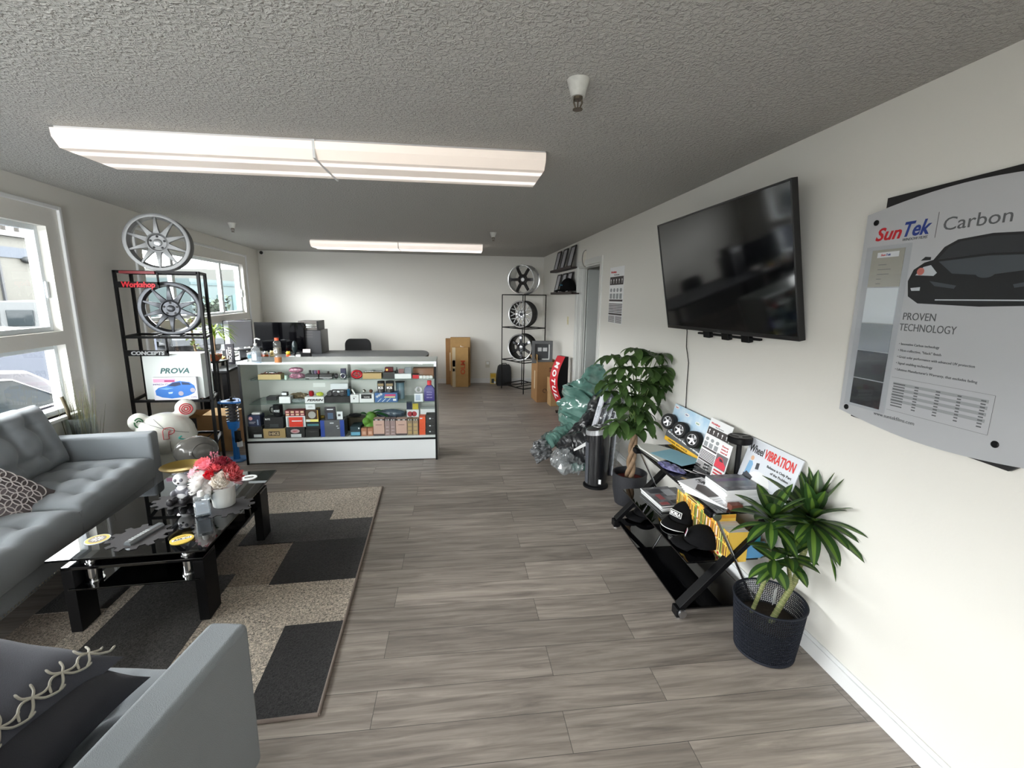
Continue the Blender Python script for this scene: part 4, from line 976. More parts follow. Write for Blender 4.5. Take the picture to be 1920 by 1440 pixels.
o = crumpled('foil_packet', 'lower pink crinkled foil packet on the top shelf of the display case', 1, 541, 569, 700, PKP, seed=3, amp=.004)
o = crumpled('foil_packet', 'upper pink packet stacked on another in the display case', 1, 540, 566, 689, PKP, base=top(o), seed=4, amp=.002, d=.05)
for i, (a, c_, n) in enumerate(((572, 596, 'beneath the lug nuts'), (598.5, 622, 'beside the round black knob'))):
    o = carton('flat_part_case', 'flat silver-edged black case %s on the top shelf' % n, 1, a, c_, 702, BK2, d=.09, cat='box', group='flat silver-edged cases')
    MB().box(-o['w']/2-.001, o['w']/2+.001, -.0012, .08, .012, .020).build('silver_band', SIL, o); MB().box(-o['w']*.2, o['w']*.35, -.002, .001, .002, .008).build('silver_clip', SIL, o)
    if i == 0: tb = top(o)
for i, (px, m, n) in enumerate(((580.5, BK1, 'black'), (586, C('gunmetal', (88,88,98), .3), 'grey'), (591, C('violet', (92,70,110), .3), 'violet'), (597, C('crimson', (150,24,56), .3), 'crimson'))):
    cylinder('lug_nut', 'short %s lug nut standing on the flat case in the display case' % n, 1, px-2.2, px+2.2, 694.5, m, dy=.03, base=tb, cat='lug nut')
cylinder('shift_knob', 'small dark shift knob standing on the flat silver case', 1, 613, 617, 696.5, BK1, dy=.03, base=tb, cat='shift knob')
x, w_, y, z, h = place(1, 624, 633, 701); o = MB().ball((0,0,h/2), (w_/2,w_/2,h/2), 16).build('round_knob', DKP, None, smooth=60, loc=(x, y+.03, z)); tag(o, 'round dark knob on the top shelf beside the silver ring', 'shift knob')
o = carton('blue_packet', 'narrow dark blue packet hanging behind the silver ring', 1, 638, 648, 691, NAVY, dy=.07, d=.02)
x, w_, y, z, h = place(1, 635, 648, 700.5); b = MB(); b.tube([(h*.42*cos(a), 0, h*.5+h*.42*sin(a)) for a in [2*pi*k/24 for k in range(24)]], h*.08, 8, closed=True)
o = b.build('metal_ring', SIL, None, smooth=60, loc=(x, y+.03, z)); tag(o, 'shiny metal ring standing on the top shelf before a blue packet', 'ring')
x, w_, y, z, h = place(1, 656, 679, 695); b = MB(); b.tube([(w_*.40*cos(a), 0, h*.5+h*.42*sin(a)) for a in [2*pi*k/28 for k in range(28)]], w_*.10, 8, closed=True)
for k in range(5): b.bar((0,.0,h*.5), (w_*.36*cos(2*pi*k/5+.3), 0, h*.5+h*.36*sin(2*pi*k/5+.3)), w_*.16, .012)
REDM = mat('red_anodized', (168,28,40), .3, .6); o = b.build('steering_hub', REDM, None, smooth=60, loc=(x, y+.03, z)); tag(o, 'red five-spoke steering wheel hub on the top shelf', 'car part')
o = carton('kraft_box', 'plain kraft box with a silver tool on it on the top shelf', 1, 679.5, 715, 700, TAN, d=.10); tb = top(o)
x, w_, y, z, h = place(1, 683, 716, 692, .02, tb); b = MB(); b.tube([(-w_/2, .0, .010), (-w_*.1, .01, .012), (w_/2, .0, .010)], .008, 8); b.ball((0, .01, .014), (.026,.018,.012), 12)
o = b.build('hand_tool', SIL, None, smooth=60, loc=(x, y+.02, z)); tag(o, 'silver hand tool lying on the kraft box', 'tool')
o = carton('dark_case', 'dark square case under the amber lamp on the top shelf', 1, 718, 740, 698, BK2, d=.10); tb = top(o)
o = carton('marker_lamp', 'dark red marker lamp with a bright amber spot on the dark square case', 1, 721, 737, 688.5, mat('lamp_red', (92,26,32), .2), dy=.02, d=.05, base=tb, cat='lamp', bev=.008); disc('amber_lens', mat('amber', (250,206,90), .3), fr(o) @ T((o['w']*.27, o['h']*.45, .0)), .011, o, .003)
o = carton('white_box', 'white box with small packs on top on the top shelf', 1, 739.5, 771, 701, LAM, d=.11); tb = top(o)
cylinder('tiny_bottle', 'tiny black bottle standing on the white box', 1, 741.5, 745.5, 689, BK1, dy=.03, base=tb, cat='bottle', prof=((0,0),(1,0),(1,.55),(.4,.7),(.4,1),(0,1)))
carton('small_pack', 'small grey and red pack leaning on the white box', 1, 747, 757, 692, C('packred', (136,96,96)), dy=.04, d=.02, base=tb); carton('clear_pack', 'small clear blister pack standing on the white box', 1, 759, 771, 689, glass('blister', (214,220,226), 1.2, haze=.35, hcol=(190,196,204)), dy=.03, d=.025, base=tb)
o = carton('long_brown_box', 'long brown box lying behind the four white tiles', 1, 774, 813, 690.5, C('brownbox', (132,92,66), .7), dy=.09, d=.10)
o = carton('red_tin', 'short red tin with a black lid in front of the brown box', 1, 773.5, 785, 703, RED, d=.05); MB().box(-o['w']/2, o['w']/2, .0, .05, o['h'], o['h']+.006).build('lid', BK1, o)
for k, s in enumerate(('arrow', 'F', 'D', 'O')):
    o = carton('letter_tile', ('white tile shaped like an arrow beside the red tin', 'white tile with an F beside the red tin', 'white tile with a round mark, third from the red tin', 'white tile with a round mark nearest the case end')[k], 1, 786+k*6.4, 791.4+k*6.4, 704.5, WHT, d=.012, cat='tile', group='white tiles on the top shelf')
    if k: word(o, ('', 'F', 'O', 'O')[k], INK, .5, .35, .35, .4)
# ---- middle shelf
o = carton('dark_tray', 'low dark tray at the window end of the middle shelf', 2, 499, 518, 744, DKP, dy=.16, d=.09, cat='tray')
o = carton('white_box', 'white box with rounded edges at the window end of the middle shelf', 2, 522.5, 544, 744, LAM, d=.09, bev=.006); tb = top(o)
o = carton('lidded_pot', 'small dark pot with a white lid standing on a white box', 2, 527, 538, 736, BK2, dy=.03, d=.045, base=tb); MB().box(-o['w']*.42, o['w']*.42, -.004, .03, o['h']*.3, o['h']*.95).build('white_lid', LBL, o, bevel=.003)
crumpled('mesh_bag', 'brown mesh bag of small fittings on the middle shelf', 2, 541, 575, 737, mat('mesh_bag', (150,132,96), .6, var=.5, vscale=90, col2=(84,80,76)), dy=.12, amp=.008, d=.08, seed=8)
crumpled('clear_bag', 'flat clear bag lying before the mesh bag', 2, 545, 570, 749, glass('bag_film', (226,234,236), 1.4, haze=.35, hcol=(196,208,210)), amp=.006, d=.08, seed=9)
o = carton('white_box', 'white box with slanted black lettering on the middle shelf', 2, 571, 607, 744.5, LAM, d=.10); word(o, 'PERRIN', INK, .52, .33, .36, .86, shear=.35, bold=.05); tb = top(o)
x, w_, y, z, h = place(2, 577, 587, 733.5, .03, tb); o = MB().lathe([(0,0),(w_*.36,0),(w_*.5,h*.25),(w_*.5,h*.75),(w_*.36,h),(0,h)], 6).build('hexagonal_cap', REDM, None, loc=(x, y+w_/2, z)); tag(o, 'red hexagonal oil cap standing on the white lettered box', 'cap')
crumpled('yellow_strap', 'yellow-green strap bundle on the white lettered box', 2, 592, 605, 736, mat('lime', (176,190,60), .5), dy=.03, base=tb, amp=.003, d=.04, seed=11)
o = carton('black_box', 'long black box under a model chassis on the middle shelf', 2, 608, 656, 743.5, BK1, d=.12); tb = top(o)
x, w_, y, z, h = place(2, 614, 650, 729, .02, tb); b = MB(); b.box(-w_*.3, w_*.45, .0, .05, h*.3, h*.8)
for k in (-.42, -.1, .25): b.cyl((w_*k, -.005, h*.35), (w_*k, .055, h*.35), h*.33, n=14)
b.box(-w_*.5, w_*.5, .01, .045, h*.15, h*.35); o = b.build('model_chassis', DKP, None, loc=(x, y, z), smooth=30); tag(o, 'black model car chassis with white stickers on the long black box', 'model')
for k in range(3): flat('sticker', LBL, frame((0,-.0005,h*.3), (1,0,0), (0,0,1)), -w_*.22+k*w_*.2, -w_*.08+k*w_*.2, h*.2, h*.42, o)
o = carton('rounded_card', 'white rounded card standing behind the model chassis', 2, 619, 652, 719, LBL, dy=.22, d=.012, bev=.004)
cylinder('blue_cylinder', 'small glossy blue cylinder beside the model chassis', 2, 649.5, 655.5, 730, mat('blue_metal', (40,120,170), .2, .6), dy=.03, base=tb, cat='cylinder')
o = carton('white_box', 'small square white box with a tiny dark mark on the middle shelf', 2, 656.5, 672.5, 740.5, LAM, d=.08); face(o, 'mark', BK2, .35, .5, .45, .6); face(o, 'small_text', GREYINK, .3, .75, .72, .77); tb = top(o)
x, w_, y, z, h = place(2, 662, 668, 729, .03, tb); o = MB().box(-.006, .006, -.003, .003, 0, h, RY(-.5)).build('white_stick', PAPER, None, loc=(x, y, z+.002)); tag(o, 'short white stick leaning on the small square box', 'stick')
o = carton('white_box', 'white box with a black label under two metal balls', 2, 673.5, 701, 738.5, LAM, d=.09); face(o, 'black_label', BK1, .12, .84, .45, .95); word(o, 'TOMEI', WINK, .5, .55, .14, .4); tb = top(o)
for px, m, n in ((681.5, mat('ball_silver', (196,194,186), .2, .9), 'silver'), (694.5, mat('ball_brown', (120,82,66), .25, .5), 'brown')):
    x, w_, y, z, h = place(2, px-3.6, px+3.6, 731, .02, tb); o = MB().ball((0,0,w_/2), w_/2, 18).build('shift_knob', m, None, smooth=60, loc=(x, y+.03, z)); tag(o, '%s ball shift knob on the black-labelled white box' % n, 'shift knob')
b = MB()
o = carton('piston_box', 'blue printed box with piston pictures and coloured lines on the middle shelf', 2, 702.5, 745, 737, C('pistonblue', (62,104,160)), d=.12); o['tb'] = 1
face(o, 'red_line', C('magenta', (200,60,110)), .45, .92, .68, .86); face(o, 'yellow_line', C('paleyellow', (226,214,140)), .42, .9, .50, .62); face(o, 'white_tag', LBL, .80, .94, .14, .36)
for k in range(3): disc('piston_print', mat('piston_grey', (186,192,200), .4), fr(o) @ T((o['w']*(.1+.09*k), o['h']*(.62+.13*k), .0006)), o['h']*.13, o)
for k in range(3): poly('rod_print', mat('rod_white', (206,220,228), .4), fr(o) @ T((0,0,.0004)), [(o['w']*(.1+.2*k), o['h']*.05), (o['w']*(.14+.2*k), o['h']*.05), (o['w']*(.3+.2*k), o['h']*.42), (o['w']*(.27+.2*k), o['h']*.42)], o)
tb = top(o)
for i, (a, c_) in enumerate(((706, 720.5), (721.5, 738))):
    o = cylinder('black_can', ('black oil can with white letters on the blue box, next to the brown ball', 'black oil can with white letters on the blue box, next to the pale bottle')[i], 2, a, c_, 716, BK1, dy=.02, base=tb, cat='can', group='black oil cans', prof=((0,0),(1,0),(1,.9),(.85,.92),(.85,.97),(1,.98),(1,1),(0,1)))
    MB().box(-o['w']*.36, o['w']*.38, -o['w']/2-.002, -o['w']*.30, o['h']*.62, o['h']*.84).build('colour_label', C('goldlabel', (150,130,96)), o); text('lettering', 'KS', o['h']*.2, WINK, frame((0,-o['w']/2-.0022,o['h']*.36), (1,0,0), (0,0,1)), o, w=o['w']*.62, bold=.05)
o = cylinder('pale_bottle', 'tall pale blue bottle with dark cap behind the blue printed box', 2, 741, 757, 716, mat('paleblue_bottle', (140,176,194), .35), dy=.14, cat='bottle', prof=((0,0),(.95,0),(1,.05),(1,.88),(.8,.95),(0,.95)), parts=(('cap', BK1, ((0,.95),(1.15,.95),(1.15,.98),(.5,1),(0,1))),))
o = carton('white_box', 'white printed card box under the silver gear', 2, 776.5, 793, 738, LBL, d=.06); face(o, 'print', C('paleprint', (176,190,210)), .15, .7, .15, .85); tb = top(o)
x, w_, y, z, h = place(2, 777, 792, 724.5, .02, tb); n = 18; b = MB(); M = T((0,0,h/2)) @ RX(pi/2)
out = []; 
for k in range(n):
    for q, r in ((.0,.42),(.2,.5),(.5,.5),(.7,.42)): out.append((w_*r*cos(2*pi*(k+q)/n), w_*r*sin(2*pi*(k+q)/n)*h/w_))
b.ring(out, [(x_*.45, y_*.45) for x_, y_ in out], .02, M); o = b.build('silver_gear', SIL, None, loc=(x, y+.02, z)); tag(o, 'silver cam gear standing on the white printed box', 'gear')
x, w_, y, z, h = place(2, 795.5, 816, 715); PUR = mat('purple_bottle', (58,50,128), .35)
b = MB(); b.loft([[(sx*w_*.5*k, sy*.035*k2, zz) for sx, sy in ((-1,-1),(1,-1),(1,1),(-1,1))] for zz, k, k2 in ((0,.94,.9),(h*.08,1,1),(h*.58,.98,1),(h*.72,.62,.8),(h*.78,.42,.6))]); o = b.build('oil_bottle', PUR, None, bevel=.006, loc=(x-.008, y+.05, z)); tag(o, 'purple oil bottle with red cap at the aisle end of the middle shelf', 'bottle')
MB().cyl((0,0,h*.78), (0,0,h), w_*.20).build('cap', RED, o, smooth=40)
for k, s in enumerate((.42, .30, .16)): text('lettering', ('MOTUL', '300V', '5W-40')[k], h*.06, mat('lilac_ink', (190,184,226), .5), frame((0,-.0365,h*s), (1,0,0), (0,0,1)), o, w=w_*.5)
# ---- bottom deck
o = carton('black_box', 'black box with a white label under the blue round-logo box', 3, 464, 491.5, 800, BK1, d=.12); face(o, 'white_label', LBL, .38, .92, .1, .34); word(o, 'DEFI-', GREYINK, .5, .55, .06, .35); tb = top(o)
o = carton('blue_box', 'dark blue box with a pink round logo at the window end of the bottom deck', 3, 464, 487, 779, NAVY, dy=.005, d=.11, base=tb); disc('round_logo', C('logopink', (222,160,164)), fr(o) @ T((o['w']*.22, o['h']*.72, .0003)), o['w']*.16, o); face(o, 'print_line', LBL, .08, .6, .38, .42); face(o, 'print_line', LBL, .08, .5, .26, .29); face(o, 'filter_print', C('filterpale', (150,170,200)), .74, .84, .12, .62); tb = top(o)
o = carton('white_container', 'flat white container lying on the blue round-logo box', 3, 471, 487, 774, WHT, dy=.03, d=.05, base=tb, cat='container', bev=.006)
o = carton('kraft_box', 'kraft box with a dark block-letter label on the bottom deck', 3, 493, 534.5, 804, TAN, d=.12); face(o, 'dark_label', C('labelbrown', (74,56,48)), .24, .74, .25, .72); word(o, 'HKS', C('labeltan', (206,186,150)), .49, .34, .28, .44, bold=.05); tb = top(o)
o = carton('black_box', 'black gauge box with a small white name under the mug', 3, 494, 530, 782.5, BK1, dy=.005, d=.11, base=tb); word(o, 'BLITZ', WINK, .20, .78, .12, .26, bold=.04); face(o, 'print', C('greyprint', (58,62,66)), .3, .75, .12, .4); tb = top(o)
x, w_, y, z, h = place(3, 508, 526, 760.5, .02, tb); o = MB().lathe([(0,0),(w_*.46,0),(w_*.5,.006),(w_*.5,h),(w_*.45,h),(w_*.43,.01),(0,.01)], 28).build('mug', mat('mug_black', (24,26,28), .3), None, smooth=40, loc=(x, y+.05, z)); tag(o, 'black mug with white lettering standing on the black gauge box', 'mug')
MB().tube([(-w_*.48, 0, h*.78), (-w_*.78, 0, h*.75), (-w_*.86, 0, h*.5), (-w_*.76, 0, h*.27), (-w_*.48, 0, h*.22)], .006, 8).build('handle', mat('mug_black'), o, smooth=60)
text('lettering', 'WORKS', h*.2, LBL, frame((0,-w_*.52,h*.4), (1,0,0), (0,0,1)), o, w=w_*.6, shear=.3, bold=.03)
o = carton('black_box', 'black box with an oval badge and white label on the bottom deck', 3, 536, 571, 801, BK2, d=.12); disc('oval_badge', C('badgepink', (206,170,176)), fr(o) @ T((o['w']*.48, o['h']*.62, .0003)), o['h']*.2, o, sx=2); word(o, 'ARC', RED, .48, .54, .14, .26, bold=.03); face(o, 'white_label', LBL, .24, .80, .04, .34); tb = top(o)
o = carton('red_box', 'white-framed bright red box on top of the oval-badge box', 3, 535.5, 572, 780.5, LBL, dy=.005, d=.10, base=tb); face(o, 'grey_panel', C('framegrey', (150,152,154)), .07, .93, .04, .92); face(o, 'red_panel', C('brightred', (226,58,40)), .15, .86, .02, .92); face(o, 'white_line', LBL, .30, .82, .52, .60); tb = top(o)
o = carton('patterned_box', 'dark red box with rows of pink squares on the bright red box', 3, 534, 571, 769.5, C('wine', (112,34,40)), dy=.01, d=.08, base=tb)
for r in range(2):
    for k in range(4): face(o, 'pink_square', C('pinksq', (222,166,160)) if (k+r) % 2 else C('creamsq', (226,196,160)), .04+k*.25, .20+k*.25, .12+.46*r, .42+.46*r)
o = carton('black_box', 'lower black box with silver line beside the blue-ended box', 3, 572.5, 598, 805, BK2, d=.11); face(o, 'silver_line', mat('silver_part'), .2, .95, .70, .76); tb = top(o)
o = carton('black_box', 'upper black box with a teal strip beside the blue-ended box', 3, 573, 600, 791, BK1, dy=.003, d=.11, base=tb); face(o, 'teal_strip', TEAL, .1, .9, .45, .72); tb = top(o)
o = carton('gauge_box', 'brown box with a round grey gauge window and yellow strip', 3, 572, 596, 769, C('gaugebrown', (70,46,26)), dy=.003, d=.08, base=tb); face(o, 'yellow_strip', C('yellowstrip', (232,224,130)), .0, 1.0, .0, .22); face(o, 'white_block', LBL, .02, .35, .02, .2); MB().lathe([(0,0),(o['h']*.30,0),(o['h']*.30,.004),(o['h']*.24,.002),(0,.002)], 28, fr(o) @ T((o['w']*.52, o['h']*.60, 0))).build('gauge', mat('gauge_grey', (164,164,160), .4), o, smooth=40); face(o, 'gold_edge', C('goldedge', (186,146,54)), .93, 1.0, .24, 1.0); tb = top(o)
o = carton('white_card', 'white price card standing on the brown gauge box', 3, 572.5, 590.5, 757.5, LBL, dy=.03, d=.012, base=tb, cat='card'); face(o, 'print_line', GREYINK, .3, .7, .55, .6); face(o, 'print_line', GREYINK, .25, .75, .4, .44)
GO = mat('gold_anodized', (168,140,58), .35, .6)
x, w_, y, z, h = place(3, 594, 607, 765, .10, S3+.12); b = MB(); b.cyl((-.02,0,0), (-.02,0,h), .016); b.cyl((-.02,0,h*.4), (.035,0,h*.4), .018); b.cyl((-.02,0,h), (-.02,0,h+.004), .021); b.cyl((-.03,0,-z+S3), (-.03,0,0), .012)
o = b.build('gold_valve', GO, None, smooth=40, loc=(x, y, z)); tag(o, 'gold anodized valve behind the brown gauge box', 'car part')
o = carton('blue_ended_box', 'large grey box with bright blue ends in the middle of the bottom deck', 3, 600, 645, 788, mat('grey_print', (96,98,102), .4), d=.14); face(o, 'blue_end', BLU, 0, .17, 0, 1); face(o, 'blue_end', BLU, .82, 1, 0, 1); face(o, 'white_mark', LBL, .40, .56, .8, .86); face(o, 'white_mark', LBL, .66, .74, .62, .66); face(o, 'white_mark', LBL, .70, .78, .5, .54); tb = top(o)
o = carton('blister_pack', 'dark blister pack standing on the blue-ended box', 3, 608.5, 628, 763.5, C('darkgrape', (52,48,56)), dy=.02, d=.02, base=tb); face(o, 'title', LBL, .2, .8, .78, .86); face(o, 'clear_bubble', mat('bubble_blue', (92,110,134), .15), .25, .78, .06, .55)
o = carton('price_tag', 'white tag with dark print behind the dark blister pack', 3, 631, 642, 772, LBL, dy=.03, d=.012, base=tb, cat='card'); face(o, 'print', GREYINK, .2, .65, .4, .7)
o = carton('dark_carton', 'dark olive carton lying behind the blue-ended box', 3, 646, 690, 783, C('olive', (66,58,40)), dy=.20, d=.10)
o = crumpled('cable_coil', 'coil of black cable on the dark olive carton', 3, 653, 676, 776, DKP, dy=.20, base=top(o), amp=.004, d=.06, seed=15)
o = carton('striped_box', 'dark teal box with a light blue stripe on the bottom deck', 3, 656.5, 675.5, 800, C('darkteal', (34,58,68)), d=.07); face(o, 'blue_stripe', C('skystripe', (110,176,206)), .06, .95, .10, .44); face(o, 'white_tag', LBL, .78, .92, .74, .9)
for k in (1, 2): carton('striped_box', ('dark teal box with a pale top edge just behind the light-striped one', 'dark teal box with a pale top edge farthest behind the light-striped one')[k-1], 3, 656.5+2.5*k, 676+2.5*k, 800-3*k, C('darkteal'), dy=.075*k, d=.07, group='teal boxes behind the striped one')
for i, (a, c_) in enumerate(((677, 687.5), (688.5, 699))):
    o = carton('filter_box', ('small copper-brown box next to the dark teal box', 'small copper-brown box next to the pink-beige box')[i], 3, a, c_, 803, BRN, d=.06, group='copper-brown boxes'); face(o, 'print', C('palecopper', (214,172,150)), .2, .8, .2, .6)
def tall(label, a, c_, m, band=None, prints=(), grp=None, pm=None):
    o = carton('filter_box', label, 3, a, c_, 786, m, d=.09, group=grp); face(o, 'dark_top', BK2, 0, 1, .92, 1)
    for u in (.18, .62): face(o, 'white_mark', LBL, u, u+.22, .94, .985)
    if band: face(o, 'dark_band', C('darkband', (86,76,78)), 0, 1, 0, .11)
    for v in prints: face(o, 'print', pm or C('printgrey', (126,104,100)), .22, .78, v, v+.035)
    return o
tall('wide pink-beige box next to the copper-brown ones', 699.5, 720, PNK, True, (.64,), 'pink-beige boxes'); tall('narrow lilac box nearest the copper-brown ones', 721, 730.5, LIP, None, (.5,.3,.1), 'lilac boxes', C('lilacprint', (206,188,190)))
tall('narrow lilac box against the second pink-beige box', 731.2, 741, LIP, None, (.5,.3,.1), 'lilac boxes', C('lilacprint')); tall('wide pink-beige box between lilac and gold boxes', 741.8, 762.5, PNK, True, (.64,), 'pink-beige boxes')
for i, (a, c_) in enumerate(((763.3, 773), (773.6, 783.5))):
    o = tall(('narrow gold-printed box next to the pink-beige box', 'narrow gold-printed box next to the orange stack')[i], a, c_, C('taupebox', (150,130,106)), None, (), 'gold-printed boxes')
    for v in (.08, .32, .56): face(o, 'gold_print', C('goldprint'), .15, .85, v, v+.18)
tb = S3
zs = [.262]; hh = .052
names = ('lowest orange box of the stack at the aisle end', 'middle orange box of the stack at the aisle end', 'topmost orange box of the stack at the aisle end')
for k in range(3):
    o = carton('orange_box', names[k], 3, 786, 797.5, (804.6, 793.4, 781)[k], ORG, d=.09, base=tb, group='orange boxes'); tb = top(o)
    if k == 2: face(o, 'white_mark', LBL, .1, .5, .65, .8)
tb = S3
for k in range(3):
    o = carton('black_box', ('lowest', 'middle', 'topmost')[k]+' small black box with a tiny white mark beside the orange stack', 3, 798.5, 816, (804.4, 793, 777.5)[k], BK1, d=.10, base=tb, group='small black boxes'); tb = top(o); face(o, 'white_mark', LBL, .35, .52, .45, .62); face(o, 'print_line', GREYINK, .55, .85, .5, .55)
carton('white_carton', 'long white carton lying behind the small black boxes', 3, 788, 816, 767, LAM, dy=.17, d=.12)
o = carton('grey_carton', 'grey carton under the red-print card box', 3, 700, 786, 786, C('midgrey', (150,154,154)), dy=.16, d=.16); tb = top(o)
o = carton('card_box', 'white box with two red round prints behind the gold boxes', 3, 762.5, 785, 768, LBL, dy=.19, d=.05, base=tb)
for u in (.28, .62): disc('red_print', C('cardred', (170,60,70)), fr(o) @ T((o['w']*u, o['h']*.5, .0003)), o['h']*.3, o)
tb2 = top(o)
carton('blue_packet', 'dark blue packet standing on the red-print card box', 3, 762, 772, 753, NAVY, dy=.20, d=.02, base=tb2); carton('yellow_packet', 'yellow packet standing on the red-print card box', 3, 773.5, 784, 757, C('yellow', (214,196,70)), dy=.195, d=.02, base=tb2)
o = crumpled('wrapped_bundle', 'slate-blue plastic-wrapped bundle lying on the grey carton', 3, 704, 757, 769, mat('slate_wrap', (92,108,124), .25, var=.4, vscale=25), dy=.17, base=tb, amp=.006, d=.10, seed=21)
x, w_, y, z, h = place(3, 681, 708, 762, .12); t = thing('green_toy', 'bright green leafy plush toy leaning behind the pink-beige box', 'toy', (x, y, z)); t.scale = (1.4, 1.4, 1.4)
blob('body', [((-.01,0,.045),(.045,.04,.05)), ((.0,.01,.12),(.04,.03,.04)), ((-.03,-.01,.09),(.03,.03,.03)), ((.02,-.01,.06),(.02,.02,.03))], mat('toy_green', (96,150,52), .6, var=.3, vscale=40), t)
b = MB()
for a, d, L_ in (((.0,.01,.14), (1,-.1,.1), .14), ((-.01,.01,.14), (.7,-.1,.45), .10), ((-.02,0,.13), (-.6,-.2,.5), .06)): leaf(b, a, d, L_, .06, .8)
b.build('leaves', mat('toy_leaf', (46,110,56), .5), t, smooth=80)
# ---- on top of the case
p = onz(477, 682, CZ); t = thing('pump_bottle', 'clear pump bottle standing at the window end of the display case', 'bottle', (p.x, p.y+.05, CZ))
MB().lathe([(0,0),(.040,0),(.042,.006),(.042,.105),(.034,.135),(.014,.155),(.014,.165),(0,.165)], 28).build('body', CLEAR, t, smooth=40)
MB().lathe([(0,.003),(.038,.004),(.038,.10),(0,.10)], 24).build('liquid', LIQ, t, smooth=40)
b = MB(); b.cyl((0,0,.165), (0,0,.185), .014); b.cyl((0,0,.185), (0,0,.225), .005); b.tube([(0,0,.225), (.02,-.004,.232), (.05,-.008,.222)], .007, 8); b.build('pump', WHT, t, smooth=60)
flat('label', glass('film_label'), frame((0,-.0425,0), (1,0,0), (0,0,1)), -.02, .02, .03, .09, t, .001)
p = onz(519, 681, CZ); t = thing('sports_drink_bottle', 'half-empty orange sports drink bottle standing on the display case', 'bottle', (p.x, p.y+.04, CZ))
MB().lathe([(0,0),(.030,0),(.034,.008),(.034,.06),(.031,.075),(.034,.09),(.034,.135),(.030,.150),(.034,.165),(.030,.195),(.016,.212),(.016,.22),(0,.22)], 28).build('body', glass('drink_plastic', (240,238,232), 1.1, haze=.06), t, smooth=40)
MB().lathe([(0,.002),(.031,.004),(.031,.052),(0,.052)], 24).build('drink', mat('orange_drink', (214,130,40), .2), t, smooth=40)
MB().lathe([(.0345,.082),(.0346,.083),(.0346,.140),(.0345,.141)], 28).build('label', mat('label_smoke', (120,116,104), .4), t, smooth=40)
MB().cyl((0,0,.212), (0,0,.236), .019).build('cap', mat('cap_orange', (226,96,58), .5), t, smooth=40); text('lettering', 'G', .034, WINK, frame((-.006,-.0352,.095), (1,0,0), (0,0,1)), t, bold=.04)
# ================================================================ magazine stand under the television
ST0, ST1, Z1, Z2, Z3 = 2.02, 3.07, .058, .30, .62
SG = glass('smoked_glass', (60,62,66), 1.4, haze=.75, hcol=(7,7,9), hrough=.02)
t = thing('media_stand', 'black glass media stand with crossed legs under the television', 'media stand', (0,0,0))
MB().box(1.17, 1.60, ST0+.02, ST1-.02, Z1-.010, Z1).build('glass_shelf', SG, t, bevel=.002); MB().box(1.20, 1.61, ST0+.06, ST1-.04, Z2-.009, Z2).build('glass_shelf', SG, t, bevel=.002); MB().box(1.285, 1.655, ST0-.03, ST1+.0, Z3-.010, Z3).build('glass_shelf', SG, t, bevel=.002)
for y in (ST0+.035, ST1-.035):
    b = MB(); b.bar((1.165, y, .06), (1.585, y, .50), .030, .055, (0,1,0)); b.bar((1.585, y, .50), (1.63, y, .60), .03, .045, (0,1,0)); b.build('cross_leg', BLK, t, bevel=.003)
    MB().cyl((1.30, y-.02, .600), (1.60, y-.02, .03), .008, n=12).build('chrome_rod', CHR, t, smooth=40)
    for q in ((1.14, 1.19, y-.03, y+.03, .012, .062), (1.27, 1.33, y-.03, y+.03, .575, .609), (1.56, 1.63, y-.03, y+.03, .0, .05)): MB().box(*q).build('joint_block', BLK, t, bevel=.006)
    sg = -1 if y < 2.5 else 1
    for c in ((1.168, y+sg*.032, .042), (1.305, y+sg*.034, .588)): MB().cyl(c, V(c)+V((0,sg*.012,0)), .022, n=24).build('round_stud', ALU, t, smooth=40)
    MB().lathe([(0,0),(.022,0),(.022,.008),(.010,.012),(0,.012)], 20, T((1.168, y, 0))).build('foot', CHR, t, smooth=40)
MB().box(1.30, 1.63, ST0+.06, ST1-.05, Z3-.03, Z3-.0105).build('top_rail', BLK, t)
# ---- display board with three little wheels, leaning on the wall
ya_, yb_ = onx(1257, 800, 1.615).y, onx(1326, 835, 1.615).y
MBD = frame((1.572, ya_, Z3+.001), (0,-1,0), V((.26,0,1)).normalized()); W_, H_ = ya_-yb_, .285
t = thing('display_board', 'sky-blue display board with three small wheels leaning on the wall', 'display board', (0,0,0)); t.matrix_world = MBD
MB().box(0, W_, 0, H_, -.006, 0).build('board', mat('board_sky', (168,206,234), .4, var=.6, vscale=9, col2=(224,238,248)), t)
flat('yellow_band', mat('board_yellow', (232,182,52), .4), ID, 0, W_, 0, .030, t); flat('road_band', mat('board_road', (84,86,88), .4), ID, 0, W_, .030, .088, t); flat('grass_band', mat('board_green', (96,170,80), .4), ID, W_*.72, W_, .088, .115, t)
text('lettering', 'Ask us about our Road Force service', .013, WINK, T((W_*.04,.066,.001)) @ RZ(-.05), t, w=W_*.9, align='LEFT', bold=.04); text('lettering', 'WHEEL BALANCE', .010, INK, T((W_*.12,.010,.001)), t, w=W_*.55, align='LEFT', bold=.03)
for k, (x, y) in enumerate(((W_*.14,.265),(W_*.45,.245),(W_*.76,.225))): poly('cloud_label', PAPER, ID, [(x-.035+.03*cos(2*pi*i/16)*1.1, y+.012*sin(2*pi*i/16)) for i in range(16)], t); text('lettering', ('Good', 'Better', 'Best')[k], .010, (RED, BLUE, mat('print_green', (60,140,70), .5))[k], T((x-.035, y-.005,.001)), t, w=.035)
TYRE = mat('tyre_rubber', (22,22,23), .8); MINI = mat('mini_rim', (150,150,152), .3, .8)
